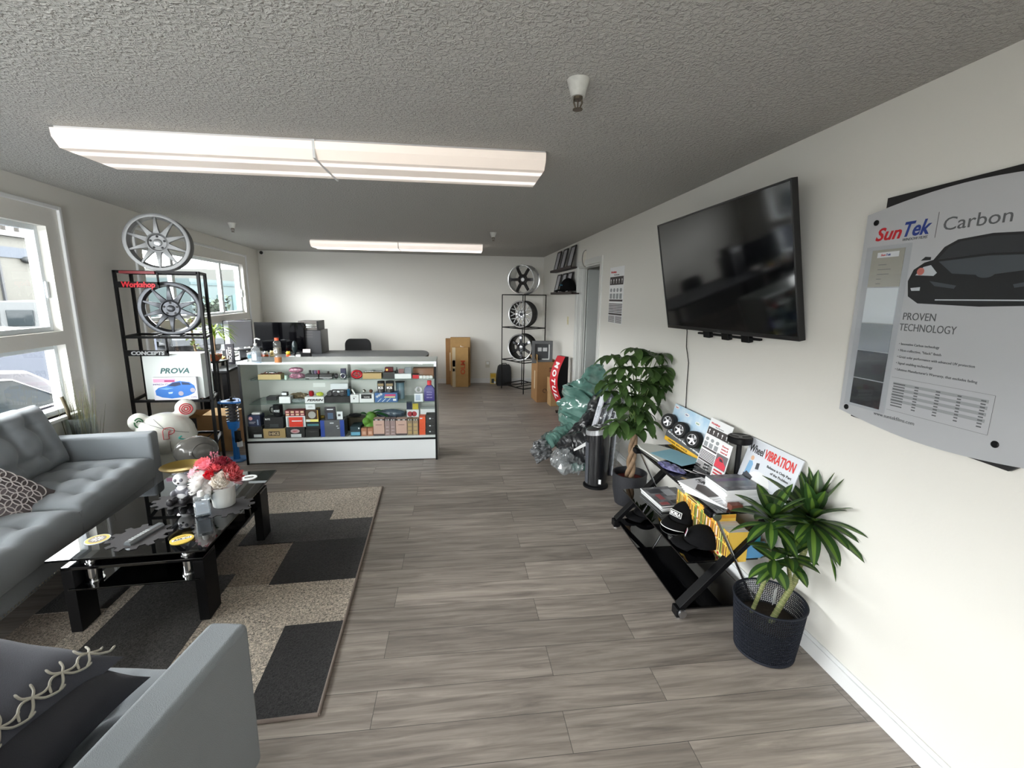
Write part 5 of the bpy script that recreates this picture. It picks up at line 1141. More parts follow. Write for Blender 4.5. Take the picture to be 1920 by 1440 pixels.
for k in range(3):
    c = V((0,0,0)); b = MB(); R = .058
    b.lathe([(R*.62,.002),(R*.9,.0),(R,.012),(R,.050),(R*.9,.062),(R*.62,.060)], 28, T(c)); q = b.build('mini_tyre', TYRE, t, smooth=40)
    b = MB(); b.lathe([(R*.62,.0),(R*.66,.058),(R*.58,.058),(R*.55,.02),(0,.02)], 28, T(c))
    for s in range(5):
        a = 2*pi*s/5+.3*k; b.bar(c+V((0,0,.050)), c+V((R*.6*cos(a), R*.6*sin(a), .054)), .012, .008, (0,0,1))
    b.cyl(c+V((0,0,.03)), c+V((0,0,.058)), .012, n=12); b.build('mini_rim', MINI, q, smooth=30); q.matrix_local = T((W_*(.10+.36*k), .150-.012*k, .012)) @ RY(radians(28))
# ---- price flyer
y0, y1 = onx(1313, 860, 1.55).y, onx(1352, 890, 1.55).y
MFL = frame((1.535, 2.66, Z3+.001), V((.02,-1,0)), V((.26,0,1)).normalized()); t = MB().box(0, .235, 0, .32, -.002, 0).build('price_flyer', PAPER); t.matrix_world = MFL; tag(t, 'white price list with dark icon band leaning between the wheel board and red car leaflet', 'flyer'); chart(t, ID, .545)
# ---- leaflet with a red car
MLF = frame((1.50, 2.435, Z3+.001), V((.05,-1,0)), V((.22,0,1)).normalized()); t = MB().box(0, .115, 0, .235, -.003, 0).build('car_leaflet', PAPER); t.matrix_world = MLF; tag(t, 'white leaflet with a red car picture in front of the black disc stand', 'leaflet')
for k, s in enumerate(('Save', 'money &', 'insured')): text('lettering', s, .011, RED, T((.03,.205-k*.018,.001)), t, w=.06, align='LEFT', bold=.02)
flat('photo', mat('leaflet_photo', (112,104,108), .4), ID, .006, .109, .075, .160, t); poly('red_car', mat('leaflet_red', (214,58,76), .35), T((0,0,.0007)), [(.008,.082),(.105,.078),(.107,.105),(.085,.120),(.065,.142),(.035,.145),(.012,.12)], t); poly('car_windscreen', mat('leaflet_glass', (60,50,58), .3), T((0,0,.0014)), [(.038,.138),(.062,.136),(.078,.121),(.045,.120)], t)
for k in range(3): flat('red_text', RED, ID, .015, .095-.012*k, .055-k*.018, .064-k*.018, t)
# ---- board about wheel vibration
MVB = frame((1.578, 2.318, Z3+.001), (0,-1,0), V((.30,0,1)).normalized()); W_, H_ = .40, .30
t = MB().box(0, W_, 0, H_, -.005, 0).build('vibration_board', mat('board_pale', (218,222,230), .35)); t.matrix_world = MVB; tag(t, 'white board about wheel vibration leaning on the wall by the striped plant', 'display board')
text('lettering', 'Wheel', .042, INK, T((.02,.225,.001)), t, w=.115, align='LEFT', bold=.02); text('lettering', 'VIBRATION', .048, mat('print_brightred', (226,52,48), .5), T((.145,.222,.001)), t, w=.225, align='LEFT', bold=.035)
text('lettering', 'Balance is Only Part', .013, INK, T((.19,.185,.001)), t, w=.18, align='LEFT', bold=.01); text('lettering', 'of the Problem', .013, INK, T((.23,.160,.001)), t, w=.13, align='LEFT', bold=.01)
poly('man_shirt', mat('print_shirt', (132,178,216), .5), ID, [(.045,.10),(.085,.10),(.088,.165),(.075,.18),(.052,.175)], t); disc('man_head', mat('print_skin', (222,182,150), .5), T((.068,.195,.0)), .013, t); poly('machine_red', mat('print_machine', (206,70,62), .5), T((0,0,.0006)), [(.03,.01),(.135,.01),(.14,.075),(.045,.085)], t)
poly('machine_dark', mat('print_dark', (60,62,70), .5), T((0,0,.0012)), [(.035,.075),(.11,.07),(.12,.10),(.06,.115)], t); poly('machine_screen', mat('print_dark'), T((0,0,.0006)), [(.115,.145),(.14,.15),(.135,.185),(.112,.18)], t)
for a, c_ in ((.03,.05),(.10,.12)): poly('man_leg', mat('print_slate', (70,80,100), .5), ID, [(a+.01,.03),(a+.03,.03),(c_+.01,.10),(c_-.01,.10)], t)
poly('white_wheel', PAPER, T((0,0,.0004)), [(.17+.09*cos(k/14*2*pi), .085+.06*sin(k/14*2*pi)) for k in range(14)], t); poly('small_tool', mat('print_slate'), T((0,0,.001)), [(.215,.02),(.222,.02),(.232,.07),(.226,.07)], t)
# ---- black disc on a post
t = thing('disc_stand', 'black round disc on a post standing behind the red car leaflet', 'stand', (1.60, 2.33, Z3+.001))
b = MB(); b.lathe([(0,0),(.05,0),(.05,.008),(.014,.014),(.014,.245),(.03,.25),(0,.25)], 28); b.build('post', BLK, t, smooth=40)
b = MB(); b.lathe([(0,.25),(.060,.25),(.066,.256),(.066,.284),(.060,.29),(.05,.287),(0,.287)], 36); b.build('disc', BLK, t, smooth=40); b = MB()
for k in range(3): b.bar((0,0,.288), (.05*cos(2*pi*k/3), .05*sin(2*pi*k/3), .288), .018, .004)
b.build('disc_spokes', mat('stand_grey', (58,58,60), .4), t)
# ---- papers and packets lying on the top shelf
def sheet(name, label, c, rz, w_, l_, m, z, h=.001, cat='paper', group=None):
    o = MB().box(-w_/2, w_/2, -l_/2, l_/2, 0, h).build(name, m, None, loc=(c[0], c[1], z), rot=(0,0,rz)); return tag(o, label, cat, group)
b = MB(); pts = [(0,0)]+[(.30*cos(a), .30*sin(a)) for a in [radians(200+80*k/14) for k in range(15)]]
pts = [(-.16,.0),(-.15,-.02),(-.10,-.06),(0,-.10),(.16,-.17),(.18,.08),(.10,.11),(-.05,.10),(-.13,.06)]
c = onz(1236, 846, Z3); MB_ = T((c.x-.02, c.y+.0, Z3+.0008)) @ RZ(radians(-62)); b.prism(pts, .012, ID)
o = b.build('white_tray', mat('tray_white', (222,222,216), .25), None, bevel=.004); o.matrix_world = MB_; tag(o, 'glossy white curved tray at the plant-pot end of the top shelf', 'tray')
c = onz(1268, 861, Z3); sheet('blue_sheet', 'pale blue printed sheet lying across the white tray', c, .35, .20, .28, mat('paper_blue', (142,190,206), .6), Z3+.0145)
c = onz(1252, 880, Z3); crum = mat('purple_wrap', (66,64,120), .2, var=.6, vscale=40, col2=(150,150,190))
x, w_, y, z, h = 0, .21, 0, Z3+.0008, .022; rn = random.Random(31); b = MB(); rings = []
for i in range(11):
    u = i/10; k = sin(pi*min(1, max(0, u*.94+.03)))**.35
    rings.append([(-w_/2+w_*u, .045*cos(2*pi*j/12)*k+rn.uniform(-.006,.006), max(.0005, h/2+h/2*sin(2*pi*j/12)*k+rn.uniform(-.004,.004))) for j in range(12)])
b.loft(rings); o = b.build('purple_packet', crum, None, loc=(c.x+.025, c.y-.0, z), rot=(0,0,radians(-72))); tag(o, 'crinkled purple plastic packet at the front edge of the top shelf', 'packet')
for k in range(2):
    c = onz(1294+k*16, 884+k*2, Z3); o = MB().box(0, .056, -.001, .001, 0, .07).build('sticker_card', PAPER, None); o.matrix_world = frame((c.x+.01, c.y, Z3+.001), V((.35,-1,0)), V((.35,.1,1))); tag(o, ('white sticker card with dark stripes next to the purple packet', 'white sticker card with dark stripes next to the price list')[k], 'sticker', 'striped sticker cards')
    for q in range(3): MB().box(.008, .048, -.002, -.001, .010+q*.02, .022+q*.02, RX(0)).build('dark_stripe', INK, o)
    for q in o.children: q.matrix_local = frame((0,0,0), (1,0,0), (0,1,0)) @ T((0, 0, .0)) @ Matrix(((1,0,0,0),(0,0,1,0),(0,-1,0,.0018),(0,0,0,1)))
c = onz(1283, 898, Z3); o = MB().box(-.05, .05, -.035, .035, 0, .003).build('dark_card', DKP, None, loc=(c.x, c.y, Z3+.0008), rot=(0,0,-1.1)); tag(o, 'dark card with a tan spot before the striped sticker cards', 'card'); flat('tan_spot', C('tan'), T((0,0,.003)), -.02, .012, -.012, .01, o)
c = onz(1332, 888, Z3); o = sheet('dark_leaflet', 'dark leaflet lying flat before the price list', (c.x, c.y), -.9, .10, .20, mat('leaflet_dark', (52,50,52), .3), Z3+.0008, .002, 'leaflet')
# ---- magazines
MCOV = [mat('cover_dark', (70,70,76), .2, var=.6, vscale=12, col2=(150,150,156)), mat('cover_white', (226,226,230), .25), mat('cover_grey', (128,132,138), .25, var=.4, vscale=10)]
def magazine(label, c, rz, z, cover, group, w_=.205, l_=.27, h=.0045, name='magazine'):
    o = MB().box(-w_/2, w_/2, -l_/2, l_/2, 0, h).build(name, PAPER, None, loc=(c[0], c[1], z), rot=(0,0,rz)); tag(o, label, 'magazine', group); flat('cover', cover, T((0,0,h)), -w_/2, w_/2, -l_/2, l_/2, o, .0004); return o
# fan of white magazines at the front corner
c0 = onz(1313, 922, Z3+.03)
for k in range(6):
    q = (c0.x+.055+.010*(5-k)*.5, c0.y+.045-.010*(5-k)); o = magazine('white magazine in the fanned pile at the front of the top shelf' if k < 5 else 'topmost white magazine with a dark car picture on the fanned pile', q, .22+.05*(5-k), Z3+.0008+k*.0056, MCOV[1], 'fanned white magazines', .17, .25, .005)
poly('dark_car_picture', mat('print_brown', (72,62,60), .4), T((0,0,.0055)), [(-.08,-.11),(.0,-.12),(.03,-.02),(-.01,.05),(-.07,.0)], o); text('lettering', 'F-集'[0:2]+'JR', .03, INK, T((.02,.07,.0056)) @ RZ(-pi/2+.0), o, w=.07, bold=.03)
# tall stack
c0 = onz(1392, 918, Z3+.08); N_ = 14
for k in range(N_):
    q = (1.475+rnd.uniform(-.004,.004), 2.155+rnd.uniform(-.004,.004)); o = magazine('magazine in the tall neat stack by the striped plant' if k < N_-1 else 'topmost grey-covered magazine of the tall neat stack', q, rnd.uniform(-.03,.03), Z3+.0008+k*.0062, MCOV[2] if k == N_-1 else MCOV[1], 'tall stack of magazines', .215, .20, .0056)
    if k == N_-1:
        for a, m in ((-.09, MCOV[0]), (.02, mat('cover_violet', (112,104,130), .25)), (.075, mat('cover_dark'))): flat('cover_patch', m, T((0,0,.0062)), -.09, .09, a, a+.035, o)
o = MB().box(-.03, .03, -.02, .02, 0, .03).build('brown_box', C('redbrown', (112,62,48), .6), None, loc=(1.40, 2.02, Z3+.0008)); tag(o, 'small red-brown box at the plant end of the top shelf', 'box')
# middle shelf: magazines at the far end
c0 = onz(1222, 932, Z2+.02)
for k in range(6):
    q = (c0.x+.085+rnd.uniform(-.006,.006), c0.y-.02+rnd.uniform(-.008,.008)); o = magazine('magazine in the low pile on the middle shelf' if k < 5 else 'topmost glossy dark magazine of the low pile on the middle shelf', q, rnd.uniform(-.06,.06)+.05, Z2+.0008+k*.0058, MCOV[0], 'low pile of magazines', .21, .30, .0052)
for x0, x1, y0, y1, m in ((-.08,.02,.05,.12, mat('print_dark')), (-.06,-.02,-.05,.03, mat('print_rose', (170,90,96), .3)), (.0,.08,-.12,-.07, mat('print_black', (30,30,34), .25)), (-.09,-.03,-.13,-.09, mat('print_rose')), (.02,.09,.0,.1, mat('print_silver', (176,178,184), .25))): flat('cover_picture', m, T((0,0,.0056)), x0, x1, y0, y1, o)
# caps
c = onz(1268, 985, Z2); t = thing('cap', 'black cap with a white boxed logo on the middle shelf', 'cap', (c.x+.075, c.y+.03, Z2+.022), radians(205)); cap_shape(t, .098, mat('cap_black'), squat=1.15)
ML = frame((.104, 0, .045), (0,1,0), V((-.25,0,1)).normalized()); flat('logo_box', WINK, ML, -.042, .042, 0, .036, t, .002); flat('logo_inner', INK, ML @ T((0,0,.002)), -.039, .039, .003, .033, t, .001); text('lettering', 'BORLA', .020, WINK, ML @ T((0,.008,.0032)), t, w=.07, bold=.05)
b = MB(); b.tube([(.098*1.06*cos(a)+.078*cos(a*.75)**.5+.002, .098*1.01*sin(a), .012+.003-.02-.0102*(a*a)*1.0) for a in [-1.0+2.0*k/10 for k in range(11)]], .0022, 6); b.build('visor_piping', WINK, t, smooth=60)
c = onz(1310, 1035, Z2); t = thing('cap', 'black cap with a small white, red and blue tag nearest the stand leg', 'cap', (c.x+.05, c.y+.06, Z2+.022), radians(165)); cap_shape(t, .092, mat('cap_black'), squat=1.1)
ML = frame((.098, .02, .045), V((.2,1,0)), V((-.25,0,1)).normalized()); flat('patch', WINK, ML, -.014, .014, 0, .042, t, .002); flat('patch_red', RED, ML @ T((0,0,.002)), -.010, .0, .006, .034, t); flat('patch_blue', BLUE, ML @ T((0,0,.002)), .001, .010, .010, .038, t)
c = onz(1187, 970, Z1); t = thing('cap', 'plain black cap lying on the lowest glass shelf at its far end', 'cap', (c.x+.10, c.y, Z1+.022), radians(190)); cap_shape(t, .090, mat('cap_black'), squat=.8)
# row of paperbacks
BCOL = [('yellow', (238,196,84)), ('golden', (226,164,56)), ('orange', (222,124,52)), ('green', (126,168,84)), ('pale yellow', (240,222,140))]; BM = [mat('spine_'+n.replace(' ', '_'), c, .5) for n, c in BCOL]
protos = {}; y = 2.60; k = 0; rn = random.Random(12); BINK = mat('spine_ink', (104,62,36), .6)
while y > 2.045:
    i = rn.choice((0,0,0,1,1,4,2,0,3)) if y > 2.09 else 0; th = .0165
    if i not in protos:
        o = MB().box(0, .115, 0, th, 0, .172).build('paperback', BM[i]); tag(o, 'slim %s paperback in the row of books on the middle shelf' % BCOL[i][0], 'book', 'row of paperbacks')
        MB().box(.002, .1152, .0015, th-.0015, .171, .1724).build('page_block', PAPER, o)
        b = MB(); b.box(-.0006, 0, th*.25, th*.75, .03, .09); b.box(-.0006, 0, th*.3, th*.7, .10, .155); b.build('spine_print', BINK if i != 2 else WINK, o); b = MB(); b.box(-.0006, 0, 0, th, .008, .022); b.build('spine_band', RED if i in (1, 4) else mat('spine_white', (240,230,200), .5), o); protos[i] = o
    else: o = dup(protos[i], protos[i]['label'])
    o.location = (1.405+rn.uniform(-.003,.003), y, Z2+.0008); y -= th+.0006; k += 1
# books lying on top of the row and things at the near end
for k in range(6):
    i = (0,1,0,4,3,0)[k]; o = MB().box(0, .115, -.086, .086, 0, .0165).build('paperback', BM[i], None, loc=(1.405, 2.26 if k < 3 else 2.44, Z2+.174+(k % 3)*.0172)); tag(o, 'yellow-toned paperback lying flat on the row of books under the top shelf', 'book', 'paperbacks lying flat on the row'); MB().box(-.0006, 0, -.06, .05, .004, .0125).build('spine_print', BINK, o)
for k, (lab, col, y, h) in enumerate((('white booklet standing beside the paperbacks at the plant end', (226,228,232), 2.10, .15), ('teal booklet standing behind the cross leg at the plant end', (44,128,140), 2.075, .12), ('bright blue picture booklet at the plant end of the middle shelf', (92,156,204), 2.088, .09))):
    o = MB().box(0, .11, 0, .008, 0, h).build('booklet', mat('booklet_%d' % k, col, .4), None, loc=((1.50,1.52,1.54)[k]-.01, (2.105,2.093,2.081)[k], Z2+.0008)); tag(o, lab, 'booklet')
# ================================================================ wheels, racks and cartons at the far end
def wheel(label, loc, rotz, R, depth, kind, rimm, facem, capm, tilt=0.0, group='display wheels', nsp=10, lip=.03, roll=0.0, recess=.03, barrelm=None):
    """local: axis along y, face toward -y, bottom at z=0"""
    t = thing('alloy_wheel', label, 'wheel', loc, rotz, group); MXX = T((0,0,R)) @ RY(roll) @ RX(pi/2)   # local z of parts = toward -y (front)
    r1 = R-lip
    b = MB(); b.lathe([(R*.99,-depth),(R,-depth+.012),(R*.93,-depth+.02),(R*.90,-depth*.55),(R*.93,-.03),(R,-.016),(R,-.002),(R*.985,0),(r1+.004,-.004),(r1,-.02),(r1-.012,-.05),(R*.87,-depth*.5),(R*.89,-depth+.015),(R*.99,-depth)], 64, MXX); b.build('barrel', barrelm or rimm, t, smooth=40)
    if barrelm: b = MB(); b.lathe([(R*.985,.001),(R*1.0,-.006),(R*1.0,-.016),(r1,-.022),(r1+.002,-.004),(R*.985,.001)], 64, MXX); b.build('lip', rimm, t, smooth=40)
    zf = -recess; hub = R*.36
    b = MB(); b.lathe([(R*.125,zf-.035),(hub*.8,zf-.03),(hub,zf-.02),(hub*.98,zf-.004),(hub*.82,zf),(hub*.72,zf-.016),(R*.13,zf-.018),(R*.125,zf-.02)], 40, MXX); b.build('hub', facem, t, smooth=35)
    b = MB()
    def spoke(a, w0, w1, ra, rb, za, zb, th=.022):
        M = MXX @ RZ(a); n = 6; rings = []
        for i in range(n+1):
            s = i/n; r = ra+(rb-ra)*s; w_ = (w0+(w1-w0)*min(1, s*1.1)**.75); z = za+(zb-za)*s + .008*sin(s*pi)
            rings.append([(M @ V(p)) for p in ((r,-w_/2,z-th),(r,w_/2,z-th),(r,w_/2*.82,z),(r,-w_/2*.82,z))])
        b.loft(rings)
    if kind == 'ten':
        for k in range(nsp): spoke(2*pi*k/nsp+.31, R*.235, R*.078, hub*.9, r1+.003, zf-.002, -.014)
    elif kind == 'six':
        for k in range(6): spoke(2*pi*k/6, R*.22, R*.20, hub*.7, r1-.004, zf-.002, zf-.012, .03)
    elif kind == 'mesh':
        for k in range(nsp):
            a = 2*pi*k/nsp; spoke(a, R*.15, R*.085, hub*.8, R*.58, zf, zf-.002, .02); 
            for s in (-1, 1):
                p0 = V((R*.54, 0)); p1 = V((r1*cos(s*pi/nsp*.62), r1*sin(s*pi/nsp*.62))); M = MXX @ RZ(a)
                d = (p1-p0); n2 = V((-d.y, d.x)).normalized()*R*.030; b.loft([[M @ V((p.x+q.x, p.y+q.y, z)) for q, z in ((-n2,zf-.022),(n2,zf-.022),(n2*.8,zf-.001),(-n2*.8,zf-.001))] for p in (p0, p1)])
    o = b.build('spokes', facem, t, smooth=30, bevel=.002)
    MB().lathe([(0,zf-.02),(R*.125,zf-.02),(R*.125,zf-.006),(R*.10,zf-.003),(0,zf-.003)], 28, MXX).build('centre_cap', capm, t, smooth=40)
    b = MB()
    for k in range(5):
        a = 2*pi*k/5+pi/2; b.lathe([(0,zf-.013),(R*.040,zf-.013),(R*.040,zf-.0165),(0,zf-.0165)], 12, MXX @ T((R*.215*cos(a), R*.215*sin(a), .0)))
    b.build('bolt_holes', mat('bolt_dark', (28,28,30), .6), t)
    return t
GUN = mat('wheel_gunmetal', (70,72,76), .35, .7); SILW = mat('wheel_silver', (168,170,172), .35, .75); BRZ = mat('wheel_black', (22,20,20), .3, .5); POL = mat('wheel_polished', (224,226,228), .26, .8); WHC = mat('cap_white', (226,228,230), .3); DKC = mat('cap_dark', (60,62,66), .3, .5); HYP = mat('wheel_hyper', (204,205,207), .34, .75)
# ---------------------------------------------------------------- wheel rack by the doorway
def rack_frame(name, label, P, zs, posts_h, r=.008, feet=True):
    """P: four floor corners in order; a welded rod rack"""
    t = thing(name, label, 'rack', (0,0,0)); P = [V((p[0], p[1], 0)) for p in P]
    for p in P: MB().box(p.x-r, p.x+r, p.y-r, p.y+r, .0, posts_h).build('post', BLKM, t)
    for z in zs:
        b = MB(); q = [p+V((0,0,z)) for p in P]
        for i in range(4): b.bar(q[i], q[(i+1) % 4], 2*r, 2*r)
        for s in (.36, .64): b.bar(q[0].lerp(q[1], s), q[3].lerp(q[2], s), 2*r*.8, 2*r*.8)
        b.build('shelf_bars', BLKM, t)
    return t
a0, a1, a2 = onz(942, 727, .0), onz(985, 738, 0), V((1.50, 8.18, 0)); a3 = a0+(a2-a1)
a0 = V((.83, 8.36, 0)); a1 = V((1.16, 7.80, 0)); a2 = V((1.58, 8.10, 0)); a3 = a0+(a2-a1)
RK = rack_frame('wheel_rack', 'black rod rack holding three deep wheels near the doorway corner', [a0, a1, a2, a3], (.09, .55, 1.14, 1.72), 1.72)
ctr = (a0+a1+a2+a3)/4; fd = (a1-a0).normalized()          # long side faces the room
def rackw(label, z, R, depth, kind, *a, **k): 
    rz = radians(-34); return wheel(label, (ctr.x-.085-.0, ctr.y-.15, z+.009), rz, R, depth, kind, *a, **k)
rackw('black six-spoke wheel with a polished lip on top of the rod rack', 1.72, .255, .26, 'six', POL, BRZ, WHC, lip=.02, recess=.07, barrelm=None)
rackw('silver mesh wheel with dark barrel on the middle tier of the rod rack', 1.14, .235, .24, 'mesh', HYP, HYP, DKC, nsp=10, lip=.018, recess=.035, barrelm=mat('barrel_dark', (34,34,36), .5))
rackw('dark chrome six-spoke wheel with black barrel on the lowest tier of the rod rack', .55, .238, .24, 'six', HYP, mat('wheel_darkchrome', (112,113,118), .15, .95), HYP, lip=.018, recess=.045, barrelm=BLK, roll=.5)
# things on the floor there
p = onz(945, 720, 0); t = thing('black_bag', 'upright black cloth bag standing behind the rod rack on the floor', 'bag', (p.x-.02, 8.72, 0), .05)
b = MB(); b.loft([[(sx*w_/2+o_, sy*.10*k, z) for sx, sy in ((-1,-1),(0,-1.15),(1,-1),(1,1),(-1,1))] for z, w_, k, o_ in ((0,.27,1,0),(.1,.275,1,.005),(.25,.26,.95,.01),(.36,.23,.8,.015),(.395,.18,.5,.02))]); b.build('body', mat('bag_black', (30,31,33), .8, bump=.5, bscale=25), t, smooth=50)
b = MB(); b.tube([(-.03,0,.39),(-.02,0,.42),(.05,0,.42),(.06,0,.39)], .008, 6); b.build('handle', mat('bag_black'), t)
p = onz(925, 721, 0); t = MB().box(-.055, .055, 0, .05, 0, .21).build('small_yellow_box', C('yellowbox', (208,184,104)), None, loc=(p.x, 8.80, 0)); tag(t, 'small yellow box with a dark picture on the floor by the end wall', 'box'); t['w'] = .11; t['h'] = .21
face(t, 'picture', BK2, .2, .7, .1, .5); face(t, 'band', C('yellowband', (200,160,40)), .05, .95, .62, .95); face(t, 'white_patch', LBL, .65, .95, .05, .25)
# tall cartons against the end wall
def tallbox(label, px0, px1, pyt, pyb, y, d, m, word_=None):
    a, b_ = ony(px0, pyb, y), ony(px1, pyb, y); h = ony(px0, pyt, y).z; w_ = b_.x-a.x
    o = MB().box(0, w_, 0, d, 0, h).build('tall_carton', m, None, bevel=.004, loc=(a.x, y, 0)); tag(o, label, 'box', 'tall cartons by the end wall'); o['w'] = w_; o['h'] = h
    return o, frame((0,-.001,0), (1,0,0), (0,0,1)), w_, h
o, F, w_, h = tallbox('tall narrow carton standing closest to the end wall behind the others', 836.5, 862, 635, 721, 8.80, .10, CARD2); flat('tape', mat('box_tape', (206,190,160), .3), F, w_*.28, w_*.42, h*.3, h*.7, o)
o, F, w_, h = tallbox('tallest carton with a white corner mark against the end wall', 845.5, 882, 633, 724, 8.66, .12, CARD); poly('white_mark', WINK, F, [(w_*.50,h*.80),(w_*.70,h*.795),(w_*.70,h*.81),(w_*.53,h*.82),(w_*.53,h*.84),(w_*.50,h*.84)], o)
o, F, w_, h = tallbox('shorter carton with big red sideways letters in front of the other two', 848.5, 878.5, 651.5, 725.5, 8.53, .11, mat('cardboard_mid', (184,146,92), .8, var=.1, vscale=12)); flat('tape', mat('box_tape'), F, 0, w_*.20, 0, h, o); flat('label', WINK, F, w_*.02, w_*.18, h*.52, h*.68, o); flat('label', WINK, F, w_*.03, w_*.15, h*.40, h*.47, o)
text('lettering', 'OLM', w_*.26, mat('carton_red', (196,82,44), .6), F @ T((w_*.78, h*.50, .0006)) @ RZ(pi/2), o, w=h*.35, bold=.04)
# carton pile with grey speaker bezel, small cartons
p = onz(1000, 751, 0); q = onz(1041, 757, 0)
t = thing('moving_carton', 'open brown moving carton standing between the rod rack and the red sign', 'box', (1.285, 7.15, 0), radians(4)); w_, d_, h_ = .36, .40, .66
b = MB(); b.box(0, w_, 0, d_, 0, .004); 
for q_ in ((0,w_,0,.006),(0,w_,d_-.006,d_),(0,.006,.006,d_-.006),(w_-.006,w_,.006,d_-.006)): b.box(*q_, .004, h_)
b.build('carton', CARD2, t); b = MB(); b.box(-.005, .0, 0, d_*.5, h_-.02, h_+.12, T((0,0,0))); b.quad([(0,.02,h_),(.0,d_-.02,h_),(-.05,d_-.03,h_+.09),(-.05,.03,h_+.09)]); b.build('flap', CARD, t)
F = frame((0,-.0006,0), (1,0,0), (0,0,1)); DPR = mat('carton_print', (92,60,42), .7); b = MB(); b.tube([(.13+.03*cos(a), -.001, .19+.03*sin(a)) for a in [2*pi*k/16 for k in range(14)]], .006, 6); b.build('recycle_print', DPR, t); flat('print', mat('carton_print_red', (120,50,44), .7), F, .20, .33, .50, .53, t); flat('print', DPR, F, .20, .34, .54, .57, t); flat('tape', mat('box_tape'), frame((-.0006,.3,0), (0,-1,0), (0,0,1)), .10, .16, .2, .5, t)
MB().box(.01, w_-.01, .01, d_-.01, h_-.03, h_-.025).build('contents', mat('carton_inside', (96,72,50), .8), t)
a = onz(1030, 650, .9)
t = thing('dash_fascia', 'grey square dashboard fascia standing on the open moving carton', 'car part', (1.37, 7.22, h_-.024), radians(-3)); GB = mat('bezel_grey', (92,93,95), .6)
s_ = .165; o_ = [(-s_,0),(s_,0),(s_,.36),(-s_,.36)]; i_ = [(-s_+.045,.055),(s_-.045,.055),(s_-.045,.31),(-s_+.045,.31)]; F = frame((0,0,0), (1,0,0), (0,0,1)); MB().ring(o_, i_, .05, F @ T((0,0,-.02))).build('surround', GB, t, bevel=.004)
MB().box(-s_+.04, s_-.04, .03, .035, .05, .315).build('back_plate', mat('bezel_dark', (64,65,68), .6), t); b = MB(); b.box(-.07, -.01, .0, .03, .19, .25); b.box(.01, .08, .0, .03, .19, .25); b.build('clips', mat('clip_pale', (196,198,200), .4), t); b = MB(); b.box(s_-.06, s_-.045, -.0, .03, .06, .30); b.box(.0, s_-.045, 0, .03, .055, .07); b.build('white_edge', WHT, t); MB().box(-.06, .10, -.022, .03, .0, .052).build('lower_lip', mat('bezel_mid', (120,121,123), .6), t)
for lab, x0, y0, w2, h2, z0 in (('lower small brown carton beside the moving carton', 1.452, 6.86, .20, .20, 0), ('upper small brown carton with a crumpled top', 1.446, 6.87, .20, .24, .201)):
    o = MB().box(0, w2, 0, .20, 0, h2).build('small_carton', mat('cardboard_small', (176,140,96), .8, var=.15, vscale=14), None, bevel=.006, loc=(x0, y0, z0), rot=(0,0,.06)); tag(o, lab, 'box')
o = MB().ball((0,0,.022), (.028,.022,.022), 12).build('tape_roll', WHT, None, smooth=60, loc=(1.53, 6.93, .442)); tag(o, 'small white roll lying on the upper small carton', 'tape roll')
# red curved sign on a post
p = onz(1047, 771, 0); t = thing('standing_sign', 'curved red sign with white lettering on a black post before the doorway', 'sign', (1.545, 6.50, 0), radians(-8))
zz = lambda s: .14+.70*s; N_ = 16
prof = lambda s: (-.11*sin(pi*s)**.8, zz(s))
MR_ = mat('sign_red', (196,32,46), .35); b = MB(); f_ = []; 
L_ = [[(-.03-.13*sin(pi*(.08+.84*i/N_)), -.085, zz(i/N_)), (-.03-.13*sin(pi*(.08+.84*i/N_))+.0, .085, zz(i/N_)), (-.022-.13*sin(pi*(.08+.84*i/N_)), .085, zz(i/N_)), (-.022-.13*sin(pi*(.08+.84*i/N_)), -.085, zz(i/N_))] for i in range(N_+1)]
# sign face: a curved red band turned toward the room, its side a black lens shape
def sx(s): return -.155*sin(pi*(.06+.88*s))
b = MB(); pr = [(sx(i/N_), zz(i/N_)) for i in range(N_+1)]; b.loft([[(x, -.09, z) for x, z in pr]+[(.03, -.09, zz(1)), (.03, -.09, zz(0))], [(x, .09, z) for x, z in pr]+[(.03, .09, zz(1)), (.03, .09, zz(0))]]); 
bod = b.build('lens_body', BLK, t); bod.matrix_local = RZ(radians(32))
b = MB(); rows = [[(x-.004, -.092, z), (x-.004, .092, z)] for x, z in pr]
for r_0, r_1 in zip(rows, rows[1:]): b.quad([r_0[0], r_0[1], r_1[1], r_1[0]])
band = b.build('red_band', MR_, t); band.matrix_local = RZ(radians(32)); s = band.modifiers.new('thick', 'SOLIDIFY'); s.thickness = .004; s.offset = 0
for k, ch in enumerate('MOTUL'[::1]+'E'):
    pass
for k, ch in enumerate('MOTUL'):
    s0 = .83-.165*k; x = sx(s0); dx = (sx(s0+.02)-sx(s0-.02))/(zz(s0+.02)-zz(s0-.02)); o = text('lettering', ch, .085, WINK, RZ(radians(32)) @ frame((x-.008, 0, zz(s0)), V((dx,0,1))*-1, V((0,-1,0))) @ T((0,-.042,0)), t, w=.10, bold=.06, shear=.15)
b = MB(); b.cyl((0,0,.012), (0,0,.16), .022, n=16); b.box(-.085, .085, -.06, .06, 0, .014); b.build('post', BLK, t)
from mathutils import noise
